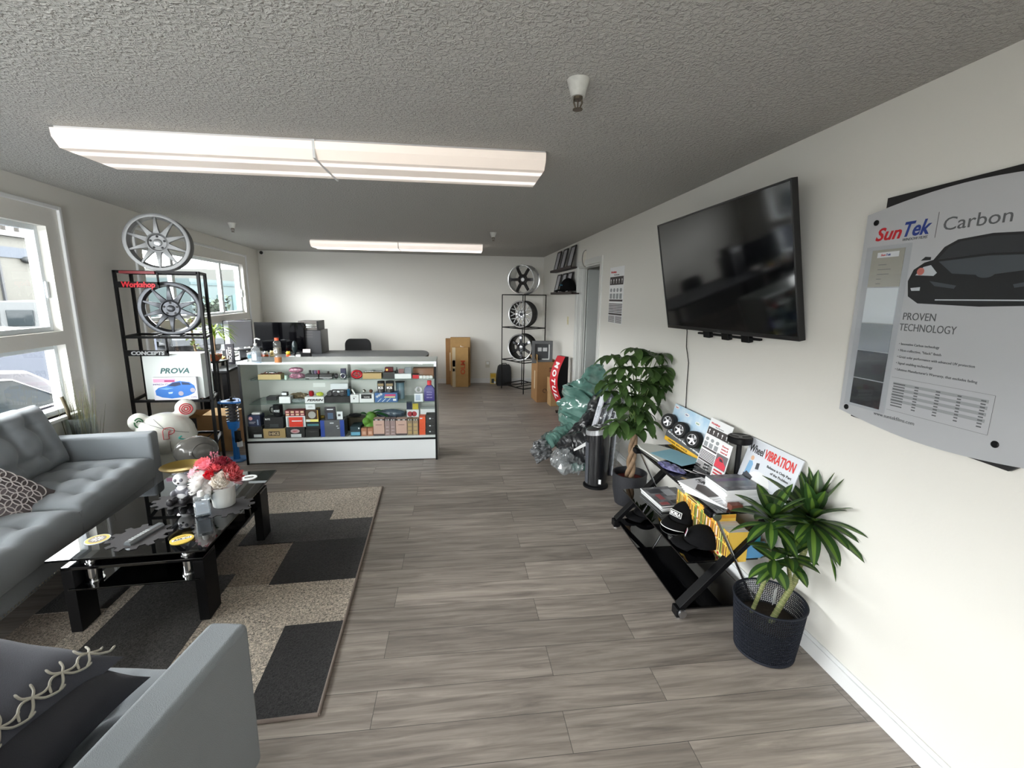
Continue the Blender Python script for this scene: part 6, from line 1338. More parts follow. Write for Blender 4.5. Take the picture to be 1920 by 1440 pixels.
# ---------------------------------------------------------------- wrapped parts heaped against the wall
def wrap_mat(name, col, col2, rough=.18):
    m = mat(name, col, rough, var=.6, vscale=7, col2=col2, bump=.9, bscale=9, coat=.6); return m
GW = wrap_mat('green_film', (104,142,132), (66,100,92)); CW = glass('clear_film', (226,230,232), 2.2, rough=.06, haze=.22, hcol=(206,210,212)); DW = mat('wrapped_dark', (40,41,44), .35, var=.5, vscale=10, bump=.6, bscale=14, coat=.3)
def wrapped(name, label, path, radii, m, cat='wrapped part', seed=0, amp=.18, n=18, flat_=1.0, mod=None):
    """a lumpy film-wrapped form along a path"""
    rn = random.Random(seed); pts = [V(p) for p in path]; K = 26; rings = []
    for i in range(K+1):
        s = i/K*(len(pts)-1); k = min(int(s), len(pts)-2); f = s-k; p = pts[k].lerp(pts[k+1], f); r = radii[k]+(radii[k+1]-radii[k])*f
        tg = (pts[k+1]-pts[k]).normalized(); x = tg.cross(V((.3,.2,1))).normalized(); y = tg.cross(x)
        ring = []
        for j in range(n):
            a = 2*pi*j/n; rr = r*(1+amp*sin(3*a+s*2.3+seed)*.6+amp*rn.uniform(-.5,.5)+amp*.5*sin(7*a-s*5))
            q = p+(x*cos(a)*flat_+y*sin(a))*rr; q.x = min(q.x, WR-.004); q.z = max(q.z, .004); ring.append(q)
        rings.append(ring)
    b = MB(); b.loft(rings); bmesh.ops.recalc_face_normals(b.bm, faces=b.bm.faces); bmesh.ops.subdivide_edges(b.bm, edges=b.bm.edges, cuts=1, use_grid_fill=True, smooth=.6)
    b.bm.normal_update()
    for v in b.bm.verts:
        q = v.co*11+V((seed, 0, 0)); f = noise.noise(q)+.6*abs(noise.noise(q*2.3))+.35*abs(noise.noise(q*5.1)); v.co = v.co+v.normal*(f-.35)*.030*min(1, max(radii)/.12)
        v.co.x = min(v.co.x, WR-.004); v.co.z = max(v.co.z, .004)
    o = b.build(name, m, None, smooth=40); return tag(o, label, cat)
P_ = lambda px, py, y: ony(px, py, y)
wrapped('green_wrapped_part', 'tall part wrapped in shiny green film leaning by the doorway', [P_(1124,682,4.75), P_(1118,700,4.72), P_(1108,728,4.68), P_(1092,752,4.62), P_(1088,785,4.55), P_(1096,815,4.52)], [.05, .11, .18, .25, .22, .15], GW, seed=3, amp=.16)
wrapped('green_wrapped_part', 'corner of green film sticking out toward the red sign', [P_(1066,742,4.78), P_(1082,742,4.75), P_(1100,742,4.70)], [.03, .07, .10], GW, seed=5, amp=.2)
wrapped('green_roll', 'long green film-wrapped roll lying on the heap toward the aisle', [P_(1030,828,4.30), P_(1052,815,4.36), P_(1078,800,4.45)], [.075, .085, .08], GW, seed=7, amp=.08)
wrapped('dark_wrapped_part', 'dark grey wrapped part lying behind the green roll', [P_(1018,828,4.7), P_(1040,822,4.7), P_(1066,815,4.7)], [.07, .10, .10], mat('wrap_slate', (56,74,72), .4, var=.4, vscale=9, bump=.6, bscale=14), seed=9, amp=.12)
wrapped('clear_wrap', 'crinkled clear film bundle nearest the aisle on the heap', [P_(1012,826,4.42), P_(1015,845,4.36), P_(1022,862,4.32)], [.06, .10, .07], mat('film_crinkle', (128,130,132), .15, var=.8, vscale=26, col2=(54,56,58), bump=1.0, bscale=30, coat=.5), seed=11, amp=.25)
wrapped('dark_wrapped_part', 'large dark part in clear film at the foot of the heap', [P_(1050,850,4.02), P_(1075,842,4.02), P_(1108,835,3.98), P_(1120,830,3.96)], [.10, .155, .16, .10], DW, seed=13, amp=.12)
wrapped('clear_wrap', 'clear film sheet draped over the large dark part', [P_(1042,848,3.98), P_(1062,866,3.90), P_(1090,878,3.88)], [.09, .10, .06], CW, seed=15, amp=.25)
wrapped('green_wrapped_part', 'green wrapped tube lying on the floor beside the air purifier', [P_(1072,878,3.93), P_(1092,873,3.93), P_(1112,872,3.93)], [.035, .055, .05], GW, seed=17, amp=.1)
wrapped('dark_wrapped_part', 'dark curved part rising from the heap against the wall', [P_(1062,826,4.2), P_(1090,802,4.22), P_(1112,780,4.25), P_(1122,745,4.3)], [.05, .07, .08, .06], DW, seed=19, amp=.1)
# white-edged panels in clear film
for k in range(9):
    x0 = 1112+k*5.0; a, b2 = P_(x0+20, 738+(k % 3)*4, 4.15), P_(x0, 806, 4.05); d = (b2-a)
    o = MB().bar(a, b2, .012, .10, (0,1,0)).bar(b2+V((0,0,.004)), V((b2.x-.02, b2.y, .004)), .012, .10, (0,1,0)).build('trim_panel', (mat('panel_pale', (206,208,216), .3), mat('panel_dark', (44,44,58), .3))[k % 2], None); tag(o, ('pale' if k % 2 == 0 else 'dark')+' long trim panel in the film-wrapped bundle behind the air purifier', 'panel', 'film-wrapped trim panels')
wrapped('clear_wrap', 'clear film bag around the long trim panels behind the air purifier', [P_(1158,738,4.12), P_(1148,765,4.08), P_(1140,800,4.05), P_(1136,870,4.05)], [.06, .12, .13, .10], glass('faint_film', (246,248,249), 1.6, rough=.05, haze=.05, hcol=(214,218,220)), seed=23, amp=.16)
b = MB(); b.loft([[P_(1076,842,3.86), P_(1076,846,3.86), P_(1077,846,3.88), P_(1077,842,3.88)], [P_(1110,822,3.82), P_(1112,830,3.82), P_(1112,830,3.84), P_(1110,822,3.84)]]); o = b.build('white_strip', WHT, None); tag(o, 'white trim strip lying on the large dark wrapped part', 'car part')
# ================================================================ window side: wheel rack, statue, strut, desk
P4 = [(-2.915, 4.42), (-2.245, 4.42), (-2.36, 4.76), (-3.00, 4.76)]
t = thing('tall_rack', 'tall black rod rack with two ten-spoke wheels and a white box beside the window wall', 'rack', (0,0,0)); r = .011
PV = [V((x, y, 0)) for x, y in P4]
for p in PV: MB().box(p.x-r, p.x+r, p.y-r, p.y+r, 0, 1.855).build('post', BLKM, t)
for z in (.30, .70, 1.28, 1.845):
    b = MB(); q = [p+V((0,0,z)) for p in PV]
    for i in range(4): b.bar(q[i], q[(i+1) % 4], 2*r, 2*r)
    for s in ((.5,) if z > 1.5 else (.33, .66)): b.bar(q[0].lerp(q[1], s), q[3].lerp(q[2], s), r, r)
    b.build('shelf_bars', BLKM, t)
def hanger(z0, z1, w_, nm, s, m, hh, bold=.06):
    b = MB(); y = P4[0][1]-.012; x0 = P4[0][0]; b.box(x0, x0+w_, y-.008, y+.004, z0-.026, z0+.026); b.box(x0+w_-.012, x0+w_, y-.008, y+.004, z0, z1); f = b.build(nm, BLKM, t)
    text('lettering', s, hh, m, frame((x0+w_*.54, y-.0085, z0-hh*.45), (1,0,0), (0,0,1)), f, w=w_*.76, bold=bold, shear=.1, ext=.003)
hanger(1.735, 1.84, .355, 'sign_bar', 'Workshop', mat('sign_red_flat', (206,30,44), .5), .044)
hanger(1.14, 1.28, .36, 'sign_bar', 'CONCEPTS', mat('sign_grey', (176,178,180), .4), .030)
SILW2 = mat('wheel_satin', (146,147,148), .5, .45)
def ten(label, x, y, z, facem, R): return wheel(label, (x, y, z), radians(17), R, .17, 'ten', facem, facem, DKC if facem is GUN else SILW, nsp=10, lip=.032, recess=.012, roll=.0)
ten('silver ten-spoke wheel on top of the tall black rack', -2.575, 4.47, 1.857, SILW2, .242); ten('dark grey ten-spoke wheel on the upper shelf of the tall black rack', -2.56, 4.515, 1.292, GUN, .238)
MB().box(-2.86, -2.58, 4.39, 4.407, 1.828, 1.85).build('red_plate', mat('sign_darkred', (120,34,40), .5), t)
# white box with a blue model car box in front
a, b2 = ony(276, 745, 4.44), ony(381, 740, 4.44); w_ = b2.x-a.x; h = ony(320, 664, 4.44).z-.712
o = MB().box(-w_/2, w_/2, 0, .19, 0, h).build('white_parts_box', mat('box_pale', (216,222,220), .45), None, bevel=.003, loc=(a.x+w_/2, 4.455, .712), rot=(0,0,radians(4))); tag(o, 'large pale box with block lettering on the lower shelf of the tall rack', 'box'); o['w'] = w_; o['h'] = h
text('lettering', 'PROVA', h*.11, mat('prova_green', (44,92,92), .5), fr(o) @ T((w_*.52, h*.575, .0008)), o, w=w_*.50, bold=.05, shear=.25)
w2, h2 = w_*.74, h*.50; c = V((a.x+w_*.55, 4.412, .712))
o = MB().box(-w2/2, w2/2, 0, .030, 0, h2).build('model_car_box', mat('box_lilacwhite', (226,226,234), .4), None, loc=c, rot=(0,0,radians(4))); tag(o, 'model kit box with a blue car picture standing before the large pale box', 'box'); o['w'] = w2; o['h'] = h2
face(o, 'pink_band', mat('box_pinkband', (226,158,190), .5), .02, .52, .78, .94); face(o, 'magenta_text', mat('print_magenta', (170,50,110), .5), .27, .50, .80, .88); word(o, 'IMPREZA STI', mat('print_violet', (110,80,140), .5), .18, .66, .07, .34)
q = lambda P: [(x*w2, y*h2) for x, y in P]; Fm = fr(o) @ T((0,0,.0012))
poly('blue_car', mat('print_carblue', (52,116,196), .35), Fm, q([(.05,.22),(.04,.42),(.12,.55),(.30,.62),(.45,.78),(.62,.84),(.84,.78),(.95,.62),(.97,.42),(.93,.30),(.80,.18),(.62,.10),(.40,.06),(.18,.12)]), o)
poly('car_glass', mat('print_carglass', (40,56,90), .3), Fm @ T((0,0,.0006)), q([(.34,.62),(.46,.76),(.62,.79),(.64,.66),(.50,.60)]), o); poly('side_glass', mat('print_carglass'), Fm @ T((0,0,.0006)), q([(.67,.67),(.66,.79),(.82,.75),(.88,.66)]), o)
for u, v in ((.62,.28), (.90,.42)): disc('car_wheel', mat('print_wheel', (176,170,182), .4), Fm @ T((u*w2, v*h2, .0006)), h2*.10, o)
poly('car_lamp', mat('print_pale', (190,214,240), .3), Fm @ T((0,0,.0006)), q([(.33,.34),(.44,.36),(.42,.28),(.34,.27)]), o); poly('car_highlight', mat('print_lightblue', (110,166,226), .35), Fm @ T((0,0,.0006)), q([(.12,.50),(.30,.56),(.46,.52),(.30,.45)]), o); word(o, 'CPS', mat('print_violet'), .91, .07, .07, .12)
# brown open carton with a curved arrow, behind the rack on the floor
p = V((-2.93, 5.02, 0)); t = thing('open_carton', 'open brown shipping carton with a black label and curved arrow behind the rack', 'box', (p.x, p.y, 0), radians(4)); w_, d_, h_ = .52, .36, .385
b = MB(); b.box(0, w_, 0, d_, 0, .004)
for q_ in ((0,w_,0,.006),(0,w_,d_-.006,d_),(0,.006,.006,d_-.006),(w_-.006,w_,.006,d_-.006)): b.box(*q_, .004, h_)
b.build('carton', CARD2, t); b = MB(); b.quad([(0,0,h_),(w_*.5,0,h_),(w_*.44,-.10,h_+.07),(.02,-.12,h_+.06)]); b.quad([(w_,.02,h_),(w_,d_,h_),(w_*.45,d_-.02,h_+.02),(w_*.5,.0,h_+.02)]); b.build('flap', CARD, t)
F = frame((0,-.0006,0), (1,0,0), (0,0,1)); flat('black_label', BK1, F, .10, .20, h_-.13, h_-.01, t); b = MB(); b.tube([(.24+.11*k/8, -.0015, .19-.035*sin(pi*(.15+.7*k/8))+.045*(k/8)**1.5) for k in range(9)], [.003]+[.005]*6+[.004,.003], 6); b.bar((.35,-.0015,.235), (.325,-.0015,.235), .006, .002); b.bar((.35,-.0015,.235), (.346,-.0015,.205), .006, .002); b.build('arrow_print', BK1, t)
# ---------------------------------------------------------------- bear statue
BY = 3.98; bc = ony(312, 812, BY); t = thing('bear_statue', 'large white bear statue with painted letters sitting by the sofa arm', 'statue', (bc.x, BY, 0), radians(30))
STW = mat('statue_white', (214,214,206), .32, coat=.3, var=.06, vscale=4); hz = bc.z
BODY = blob('body', [((0,0,hz+.01),(.205,.165,.165)), ((0,.0,hz-.03),(.215,.17,.14)), ((0,.03,hz-.20),(.10,.09,.12)), ((0,.03,.18),(.125,.10,.17)), ((-.15,-.01,.24),(.052,.055,.16), RY(.18)), ((-.11,-.14,.10),(.075,.17,.075)), ((-.115,-.28,.10),(.075,.05,.095)), ((.165,-.03,.28),(.17,.07,.065), RY(.12)), ((.17,-.10,.16),(.075,.16,.075)),
    ((-.165,.0,hz+.12),(.075,.04,.075)), ((.150,.0,hz+.195),(.078,.042,.078)), ((-.11,0,hz+.09),(.055,.045,.055)), ((.10,0,hz+.13),(.055,.045,.055))], STW, t, vox=.008)
from mathutils.bvhtree import BVHTree
_t = BVHTree.FromPolygons([v.co.copy() for v in BODY.data.vertices], [tuple(p.vertices) for p in BODY.data.polygons])
def on_head(dx, dz):
    h = _t.ray_cast(V((dx, -1.0, hz+dz)), V((0,1,0))); p, n = h[0], h[1]
    n = n if n.y < 0 else -n; return p+n*.002, n
def decal(kind, m, dx, dz, build, rot=0):
    p, n = on_head(dx, dz); r_ = V((0,0,1)).cross(n).normalized(); M = frame(p, r_, n.cross(r_)) @ RZ(rot); return build(M)
RP = mat('paint_red', (190,40,52), .5); GP = mat('paint_green', (42,92,56), .5); TP = mat('paint_teal', (70,170,160), .5); PK = mat('paint_pink', (236,176,170), .6); LN = mat('paint_line', (96,96,96), .6)
Pout = [(-.030,-.045),(-.030,.020),(-.022,.038),(-.005,.045),(.020,.045),(.040,.036),(.048,.018),(.042,.0),(.028,-.008),(.010,-.010),(.006,-.010),(.006,-.045)]
def ploop(M): b = MB(); b.tube([M @ V((x, y, 0)) for x, y in Pout], .0028, 6, closed=True); b.tube([M @ V((x, y, 0)) for x, y in ((.006,-.010),(.010,.014),(.018,.020),(.022,.012),(.012,.006))], .0025, 6); return b.build('painted_letter', RP, t, smooth=60)
decal('P', RP, .01, .035, ploop)
decal('g', TP, .105, -.035, lambda M: MB().tube([M @ V((.034*sin(k*.6)*(1-.02*k), -.028+k*.006, 0)) for k in range(11)], [.006]*11, 6).build('painted_mark', TP, t, smooth=60))
for s, z_, m, nm in ((-1, hz+.12, GP, 'painted_mark'), (1, hz+.195, RP, 'painted_target')):
    cx = s*(.165 if s < 0 else .150); p_, n_h = on_head(cx, z_-hz); r_h = V((0,0,1)).cross(n_h).normalized(); M = frame(p_, r_h, n_h.cross(r_h)); b = MB()
    if s > 0:
        for rr in (.044, .029, .014): b.tube([M @ V((rr*cos(a), rr*sin(a), 0)) for a in [2*pi*k/24 for k in range(24)]], .0042, 6, closed=True)
    else:
        for a0, a1, rr in ((.2, 2.6, .034), (2.9, 5.4, .034), (.5, 2.9, .016)): b.tube([M @ V((rr*cos(a)*.8, rr*sin(a)*1.1, 0)) for a in [a0+(a1-a0)*k/10 for k in range(11)]], .0055, 6)
    b.build(nm, m, t, smooth=60)
b = MB(); pts = [on_head(-.15+.30*k/12, .13-.12*k/12)[0] for k in range(13)]; b.tube(pts, .0018, 5); b.tube([on_head(-.07+.07*k/8, .145-.08*k/8)[0] for k in range(9)], .0018, 5); b.tube([on_head(.02, -.03-.10*k/6)[0] for k in range(7)], .0018, 5); b.build('painted_lines', LN, t, smooth=60)
# glossy grey raised foot of the statue
fy = 3.68; fc = ony(368, 845, fy); loc = RZ(radians(-30)) @ (fc-V((bc.x, BY, 0)))
GF = mat('statue_grey', (92,90,86), .22, coat=.6)
o = blob('grey_foot', [(tuple(loc),(.150,.12,.115)), ((loc.x-.0, loc.y+.02, loc.z-.05),(.14,.12,.10))], GF, t, vox=.007)
blob('grey_leg', [((loc.x*.75, loc.y*.75, loc.z-.16),(.09,.10,.16)), ((loc.x*.9, loc.y*.9, .13),(.10,.11,.13))], mat('statue_grey'), t, vox=.009)
b = MB(); b.tube([(loc.x+.04+.07*cos(a), loc.y-.118*sqrt(max(.05, 1-((.04+.07*cos(a))/.15)**2-((.015+.06*sin(a))/.115)**2))-.002, loc.z+.015+.06*sin(a)) for a in [2*pi*k/24 for k in range(24)]], .003, 6, closed=True); b.build('foot_panel', mat('statue_line', (60,58,56), .3), t, smooth=60)
# ---------------------------------------------------------------- blue suspension strut
p = onz(440, 862, 0); t = thing('suspension_strut', 'bright blue suspension strut with black spring standing on a round base beside the display case', 'car part', (p.x+.025, p.y, 0), radians(-25)); SB = mat('strut_blue', (28,98,164), .4, .3); SPR = mat('spring_black', (26,26,28), .35)
MB().lathe([(0,0),(.100,0),(.103,.006),(.103,.014),(0,.014)], 36).build('base', mat('strut_baseblue', (70,118,166), .5), t, smooth=40)
MB().lathe([(0,.014),(.032,.014),(.028,.10),(.028,.33),(.048,.335),(.052,.36),(.058,.41),(0,.41)], 24).build('tube', SB, t, smooth=35)
b = MB(); n = 120; b.tube([(.052*cos(2*pi*6*k/n), .052*sin(2*pi*6*k/n), .41+.19*k/n) for k in range(n+1)], .0085, 8); b.build('spring', SPR, t, smooth=60)
MB().lathe([(0,.40),(.030,.40),(.030,.60),(0,.60)], 20).build('damper', mat('damper_grey', (66,66,70), .4, .4), t, smooth=40)
b = MB(); tri = [(.10*cos(a)*(1+.18*cos(3*a)), .10*sin(a)*(1+.18*cos(3*a))) for a in [2*pi*k/36 for k in range(36)]]; b.prism(tri, .016, T((0,0,.605))); b.lathe([(0,.60),(.06,.60),(.062,.606),(0,.606)], 24); b.build('top_plate', SB, t, smooth=30, bevel=.002)
MB().lathe([(0,.621),(.045,.621),(.03,.630),(.012,.633),(.012,.655),(0,.655)], 20).build('top_bearing', BLKM, t, smooth=40)
b = MB()
for k in range(3): a = 2*pi*k/3; b.cyl((.095*cos(a), .095*sin(a), .59), (.095*cos(a), .095*sin(a), .645), .005, n=8)
b.build('studs', ALU, t); b = MB(); b.box(.02, .062, -.022, .022, .19, .31); b.box(.05, .075, -.018, .018, .21, .23); b.build('bracket', BLKM, t, bevel=.004); MB().lathe([(0,.15),(.026,.15),(.026,.20),(0,.20)], 20, T((.058,0,0))).build('reservoir', mat('white_ring', (210,212,214), .4), t, smooth=40)
# ---------------------------------------------------------------- tall glass vase with grasses, between sofa and window wall
t = thing('glass_vase', 'tall glass vase of dark grasses in the corner behind the sofa arm', 'vase', (-2.835, 3.73, 0)); b = MB()
b.lathe([(0,0),(.070,0),(.072,.01),(.082,.40),(.092,.735),(.088,.735),(.078,.40),(.066,.02),(0,.02)], 36); b.build('vase', glass('vase_glass', (244,248,247), 1.3, haze=.08, hcol=(220,226,224)), t, smooth=40)
b = MB(); rn = random.Random(17); GRS = mat('grass_dark', (58,66,38), .7, var=.4, vscale=12, col2=(110,104,62))
for k in range(60):
    a, rr = rn.uniform(0, 2*pi), rn.uniform(0, .055); x, y = rr*cos(a), rr*sin(a); L_ = rn.uniform(.60, 1.0); lx, ly = x*rn.uniform(.5, 2.6)+rn.uniform(-.05,.05), y*1.5+rn.uniform(-.03,.03)
    b.tube([(x, y, .03), (x+lx*.3, y+ly*.3, .03+L_*.5), (x+lx, y+ly, .03+L_)], [.0035, .003, .0006], 5)

for v in b.bm.verts: v.co.x = max(v.co.x, -.098)
b.build('grass', GRS, t); b = MB()
for k in range(40): a, rr = rn.uniform(0, 2*pi), rn.uniform(.01, .055); b.tube([(rr*cos(a), rr*sin(a), .03), (rr*cos(a)*1.1, rr*sin(a)*1.1, rn.uniform(.5, .72))], .004, 5)
b.build('dark_stems', mat('stem_dark', (34,44,32), .7), t); b = MB(); b.tube([(-.04,-.02,.5), (-.06,-.03,.8), (-.085,-.03,.90)], [.008,.012,.012], 8); b.build('grass_head', mat('grass_brown', (84,76,58), .9), t, smooth=60)
# ---------------------------------------------------------------- L-shaped desk
DT = mat('desk_top', (92,94,97), .5, spec=.25, var=.08, vscale=5); DZ = .74
t = thing('office_desk', 'L-shaped grey desk with black legs behind the display case', 'desk', (0,0,0))
arc_ = [(-.62+.16*sin(a), 7.62-.52*cos(a)) for a in [pi*k/16 for k in range(17)]]
top_ = [(-3.16, 5.94), (-2.80, 5.94), (-2.90, 6.75), (-2.68, 7.10)]+arc_+[(-3.38, 8.14)]
MB().prism(top_, .028, T((0,0,DZ-.028))).build('desk_top', DT, t); n = len(top_)
MB().ring([(p[0]*1.0+(.004 if p[0] > -1 else 0), p[1]-(.004 if p[1] < 7.2 else -.004)) for p in top_], top_, .024, T((0,0,DZ-.030))).build('edge_band', BLK, t)
for x, y in ((-2.86, 6.0), (-.72, 7.35), (-.72, 7.9), (-3.1, 6.0), (-2.0, 7.3)): MB().box(x-.03, x+.03, y-.03, y+.03, 0, DZ-.03).build('leg', BLKM, t)
MB().box(-2.97, -2.955, 6.05, 7.9, .25, DZ-.03).build('modesty_panel', mat('panel_grey', (138,138,136), .6), t); MB().box(-2.9, -1.2, 7.95, 7.97, .2, DZ-.03).build('rear_panel', mat('panel_grey'), t)
o = MB().box(-.10, .10, -.24, .24, 0, .46).build('computer_tower', BLKG, None, bevel=.004, loc=(-2.62, 7.0, 0)); tag(o, 'black computer tower standing on the floor under the desk', 'computer'); flat('drive_bay', ALU, frame((0,-.2405,0), (1,0,0), (0,0,1)), -.06, .06, .40, .405, o)
# monitors and boxes on the desk
t = thing('wide_monitor', 'wide glossy black monitor in the middle of the desk', 'monitor', (-2.77, 7.62, DZ+.0005), radians(-2)); MB().box(-.375, .375, 0, .04, .04, .50).build('screen', mat('monitor_screen', (5,5,7), .06, spec=.18), t, bevel=.004); b = MB(); b.box(-.376,.376,-.003,.002,.03,.042); b.build('bottom_bezel', BLK, t); b = MB(); b.box(-.14,.14,.0,.2,0,.012); b.box(-.03,.03,.05,.09,.012,.25); b.build('stand', BLK, t)
t = thing('office_monitor', 'pale monitor seen from behind on a riser near the window corner', 'monitor', (-3.08, 6.98, DZ+.1535), radians(-128)); b = MB()
b.loft([[(x, y, z) for x, y in ((-.20,-.02),(.20,-.02),(.16,.035),(-.16,.035))] for z in (.03, .40)]); b.build('housing', mat('monitor_pale', (170,172,180), .4, .2), t, bevel=.006); MB().box(-.205, .205, -.032, -.018, .02, .41).build('screen', BLKG, t, bevel=.003); b = MB(); b.box(-.10,.10,-.08,.10,0,.01); b.box(-.03,.03,.0,.03,.01,.12); b.build('stand', mat('monitor_stand', (206,208,212), .3, .3), t)
t = thing('monitor_riser', 'black open riser shelf under the pale monitor', 'riser', (-3.06, 6.98, DZ+.0005), radians(8)); b = MB(); b.box(-.22,.22,-.16,.16,.14,.152); b.build('shelf', BLK, t); b = MB(); b.box(-.22,.22,-.16,.16,.0,.012); b.build('bottom_board', BLK, t)
for x in (-.215, -.0, .215): MB().box(x-.006, x+.006, -.16, .16, .012, .14).build('divider', ALU, t)
o = MB().cyl((0,-.05,.032), (0,.06,.032), .030, n=20).build('blue_tissue_roll', mat('tissue_blue', (140,196,216), .7), None, smooth=40, loc=(-2.94, 6.92, DZ+.0135), rot=(0,0,.5)); tag(o, 'small pale blue roll inside the monitor riser', 'roll')
o = MB().box(-.175, .175, 0, .42, 0, .375).build('dark_cabinet', mat('cabinet_dark', (48,49,53), .35), None, bevel=.006, loc=(-2.33, 7.66, DZ+.0005)); tag(o, 'dark box-shaped cabinet on the desk under the silver player', 'cabinet')
for v in (.26, .30, .34): MB().box(-.15, .05, -.002, 0, v, v+.02).build('slot', mat('slot_grey', (66,64,66), .4), o)
t = thing('silver_player', 'silver and dark desktop device on top of the dark cabinet', 'device', (-2.345, 7.68, DZ+.376)); MB().box(-.155, .155, 0, .34, 0, .145).build('body', mat('player_grey', (96,92,88), .35, .3), t, bevel=.004); MB().box(-.155, .13, -.012, .002, .06, .10).build('chrome_band', CHR, t, bevel=.005); MB().box(-.155, .13, -.010, .002, .035, .055).build('chrome_band', CHR, t, bevel=.004); MB().box(.13, .156, -.002, .34, 0, .146).build('dark_end', BLK, t)
p = ony(424, 662, 6.55); o = MB().box(-.05, .05, -.03, .03, 0, .27).build('dark_box', C('boxdarkgrey', (62,60,68)), None, loc=(-3.02, 6.52, DZ+.0005), rot=(0,0,.25)); tag(o, 'tall dark box with a white sideways word on the desk by the window', 'box'); text('lettering', 'ROCKET', .035, WINK, frame((.022,-.0305,.03), (0,0,1), (-1,0,0)), o, w=.2, align='LEFT', bold=.02); flat('white_line', WINK, frame((0,-.0305,0), (1,0,0), (0,0,1)), -.035, -.025, .05, .2, o)
def toy(label, px, c1, c2, r=.032):
    p = onz(px, 668, DZ); p.y = 7.2; x = ony(px, 668, 7.2).x; t = thing('desk_toy', label, 'toy', (x, 7.2, DZ+.0005)); blob('body', [((0,0,r*.8),(r*1.2,r,r*.85))], c1, t, .006); blob('head', [((0,-.004,r*2.0),(r,r*.9,r*.85)), ((-r*.6,0,r*2.7),(r*.3,r*.25,r*.35)), ((r*.6,0,r*2.7),(r*.3,r*.25,r*.35))], c2, t, .006)
TO = mat('toy_orange', (222,96,40), .5); toy('small toy with white top and orange body by the pump bottle', 499, TO, WHT); toy('small toy with yellow top and orange body between bottle and dark stand', 541, TO, mat('toy_yellow', (236,204,60), .5)); toy('pale yellow toy half behind the sports drink bottle', 511, mat('toy_cream', (230,206,140), .5), mat('toy_cream'), .036)
x = ony(574, 660, 7.2).x; t = thing('card_holder', 'black card holder with a tilted white card at the front of the desk', 'card holder', (x, 7.2, DZ+.0005)); MB().box(-.07, .07, -.03, .03, 0, .07).build('holder', BLK, t, bevel=.004); MB().box(-.055, .055, -.002, .002, .06, .125, RX(-.25)).build('card', mat('card_pink', (226,214,210), .5), t)
x = ony(556, 668, 7.18).x; o = MB().box(-.035, .035, -.02, .02, 0, .045).build('white_clip_box', WHT, None, bevel=.005, loc=(x+.03, 7.18, DZ+.0005)); tag(o, 'small white box beside the black card holder', 'box'); o = MB().ball((0,0,.016), (.05,.02,.016), 14).build('computer_mouse', mat('mouse_pale', (206,208,210), .4), None, smooth=60, loc=(x-.06, 7.17, DZ+.0005)); tag(o, 'pale computer mouse at the front edge of the desk', 'computer mouse')
x = ony(553, 655, 7.45).x; t = thing('desk_speaker', 'dark oval desktop speaker in front of the wide monitor', 'speaker', (x, 7.45, DZ+.0005)); MB().lathe([(0,0),(.05,0),(.045,.012),(.012,.02),(.012,.04),(0,.04)], 24).build('foot', BLK, t, smooth=40); MB().ball((0,0,.13), (.042,.05,.10), 20).build('body', mat('speaker_teal', (40,52,54), .25), t, smooth=60)
# chair behind the desk
x = (ony(648, 640, 8.42).x+ony(694, 640, 8.42).x)/2; t = thing('office_chair', 'black-backed chair standing between the desk and the end wall', 'chair', (x, 8.42, 0)); CHB = mat('chair_black', (36,36,38), .7)
pr = [(-.225*1.0, .48), (-.225, .74)]+[(-.225+.0+.09*(1-cos(a)), .80+.115*sin(a)) for a in [pi/2*k/6 for k in range(7)]]+[(.135+.09*sin(a), .80+.115*cos(a)) for a in [pi/2*k/6 for k in range(7)]]+[(.225, .48)]
MB().prism(pr, .05, frame((0,.03,0), (1,0,0), (0,0,1))).build('backrest', CHB, t, bevel=.012); MB().box(-.23, .23, -.42, .0, .42, .48).build('seat', CHB, t, bevel=.015)
for sx in (-.2, .2):
    for sy in (-.38, -.03): MB().cyl((sx, sy, 0), (sx, sy, .425), .012, n=10).build('leg', CHR, t, smooth=40)
b = MB(); b.tube([(-.2,-.01,.40), (-.215,.01,.6), (-.23,.01,.72)], .010, 8); b.tube([(.2,-.01,.40), (.215,.01,.6), (.23,.01,.72)], .010, 8); b.build('back_frame', CHR, t, smooth=60)
# ---------------------------------------------------------------- plants and clutter by the far window
YG = mat('leaf_yellowgreen', (172,196,54), .5, var=.3, vscale=14, col2=(112,150,40)); PLG = mat('leaf_pale', (166,180,110), .5); TERRA = mat('terracotta', (190,104,68), .8); WPOT = mat('pot_white', (222,220,214), .45)
t = thing('spider_plant', 'yellow-green arching plant in a white pot on the desk by the far window', 'plant', (-3.09, 6.27, DZ+.0005)); MB().lathe([(0,0),(.055,0),(.075,.13),(.078,.14),(.068,.14),(0,.12)], 28).build('pot', WPOT, t, smooth=40); MB().tube([(0,0,.12), (.01,0,.3), (.02,-.01,.44)], .012, 8).build('stem', BARK, t, smooth=60); b = MB(); rn = random.Random(4)
for k in range(34):
    a = rn.uniform(0, 2*pi); d = V((cos(a), sin(a), rn.uniform(.3, 1.3))); 
    if d.x < -.12: d.x = -.12*rn.uniform(0,1)
    leaf(b, (.02,-.01,.42+rn.uniform(-.03,.05)), d, rn.uniform(.20, .34), .026, 1.9, 8)
b.build('foliage', YG, t, smooth=80)
t = thing('plant_stand', 'thin black plant stand behind the tall rack near the window', 'plant stand', (-2.86, 5.56, 0)); b = MB(); b.box(-.15,.20,-.12,.12,.90,.915); b.build('top', BLK, t)
for sx in (-.14, .19):
    for sy in (-.11, .11): MB().box(sx-.008, sx+.008, sy-.008, sy+.008, 0, .90).build('leg', BLK, t)
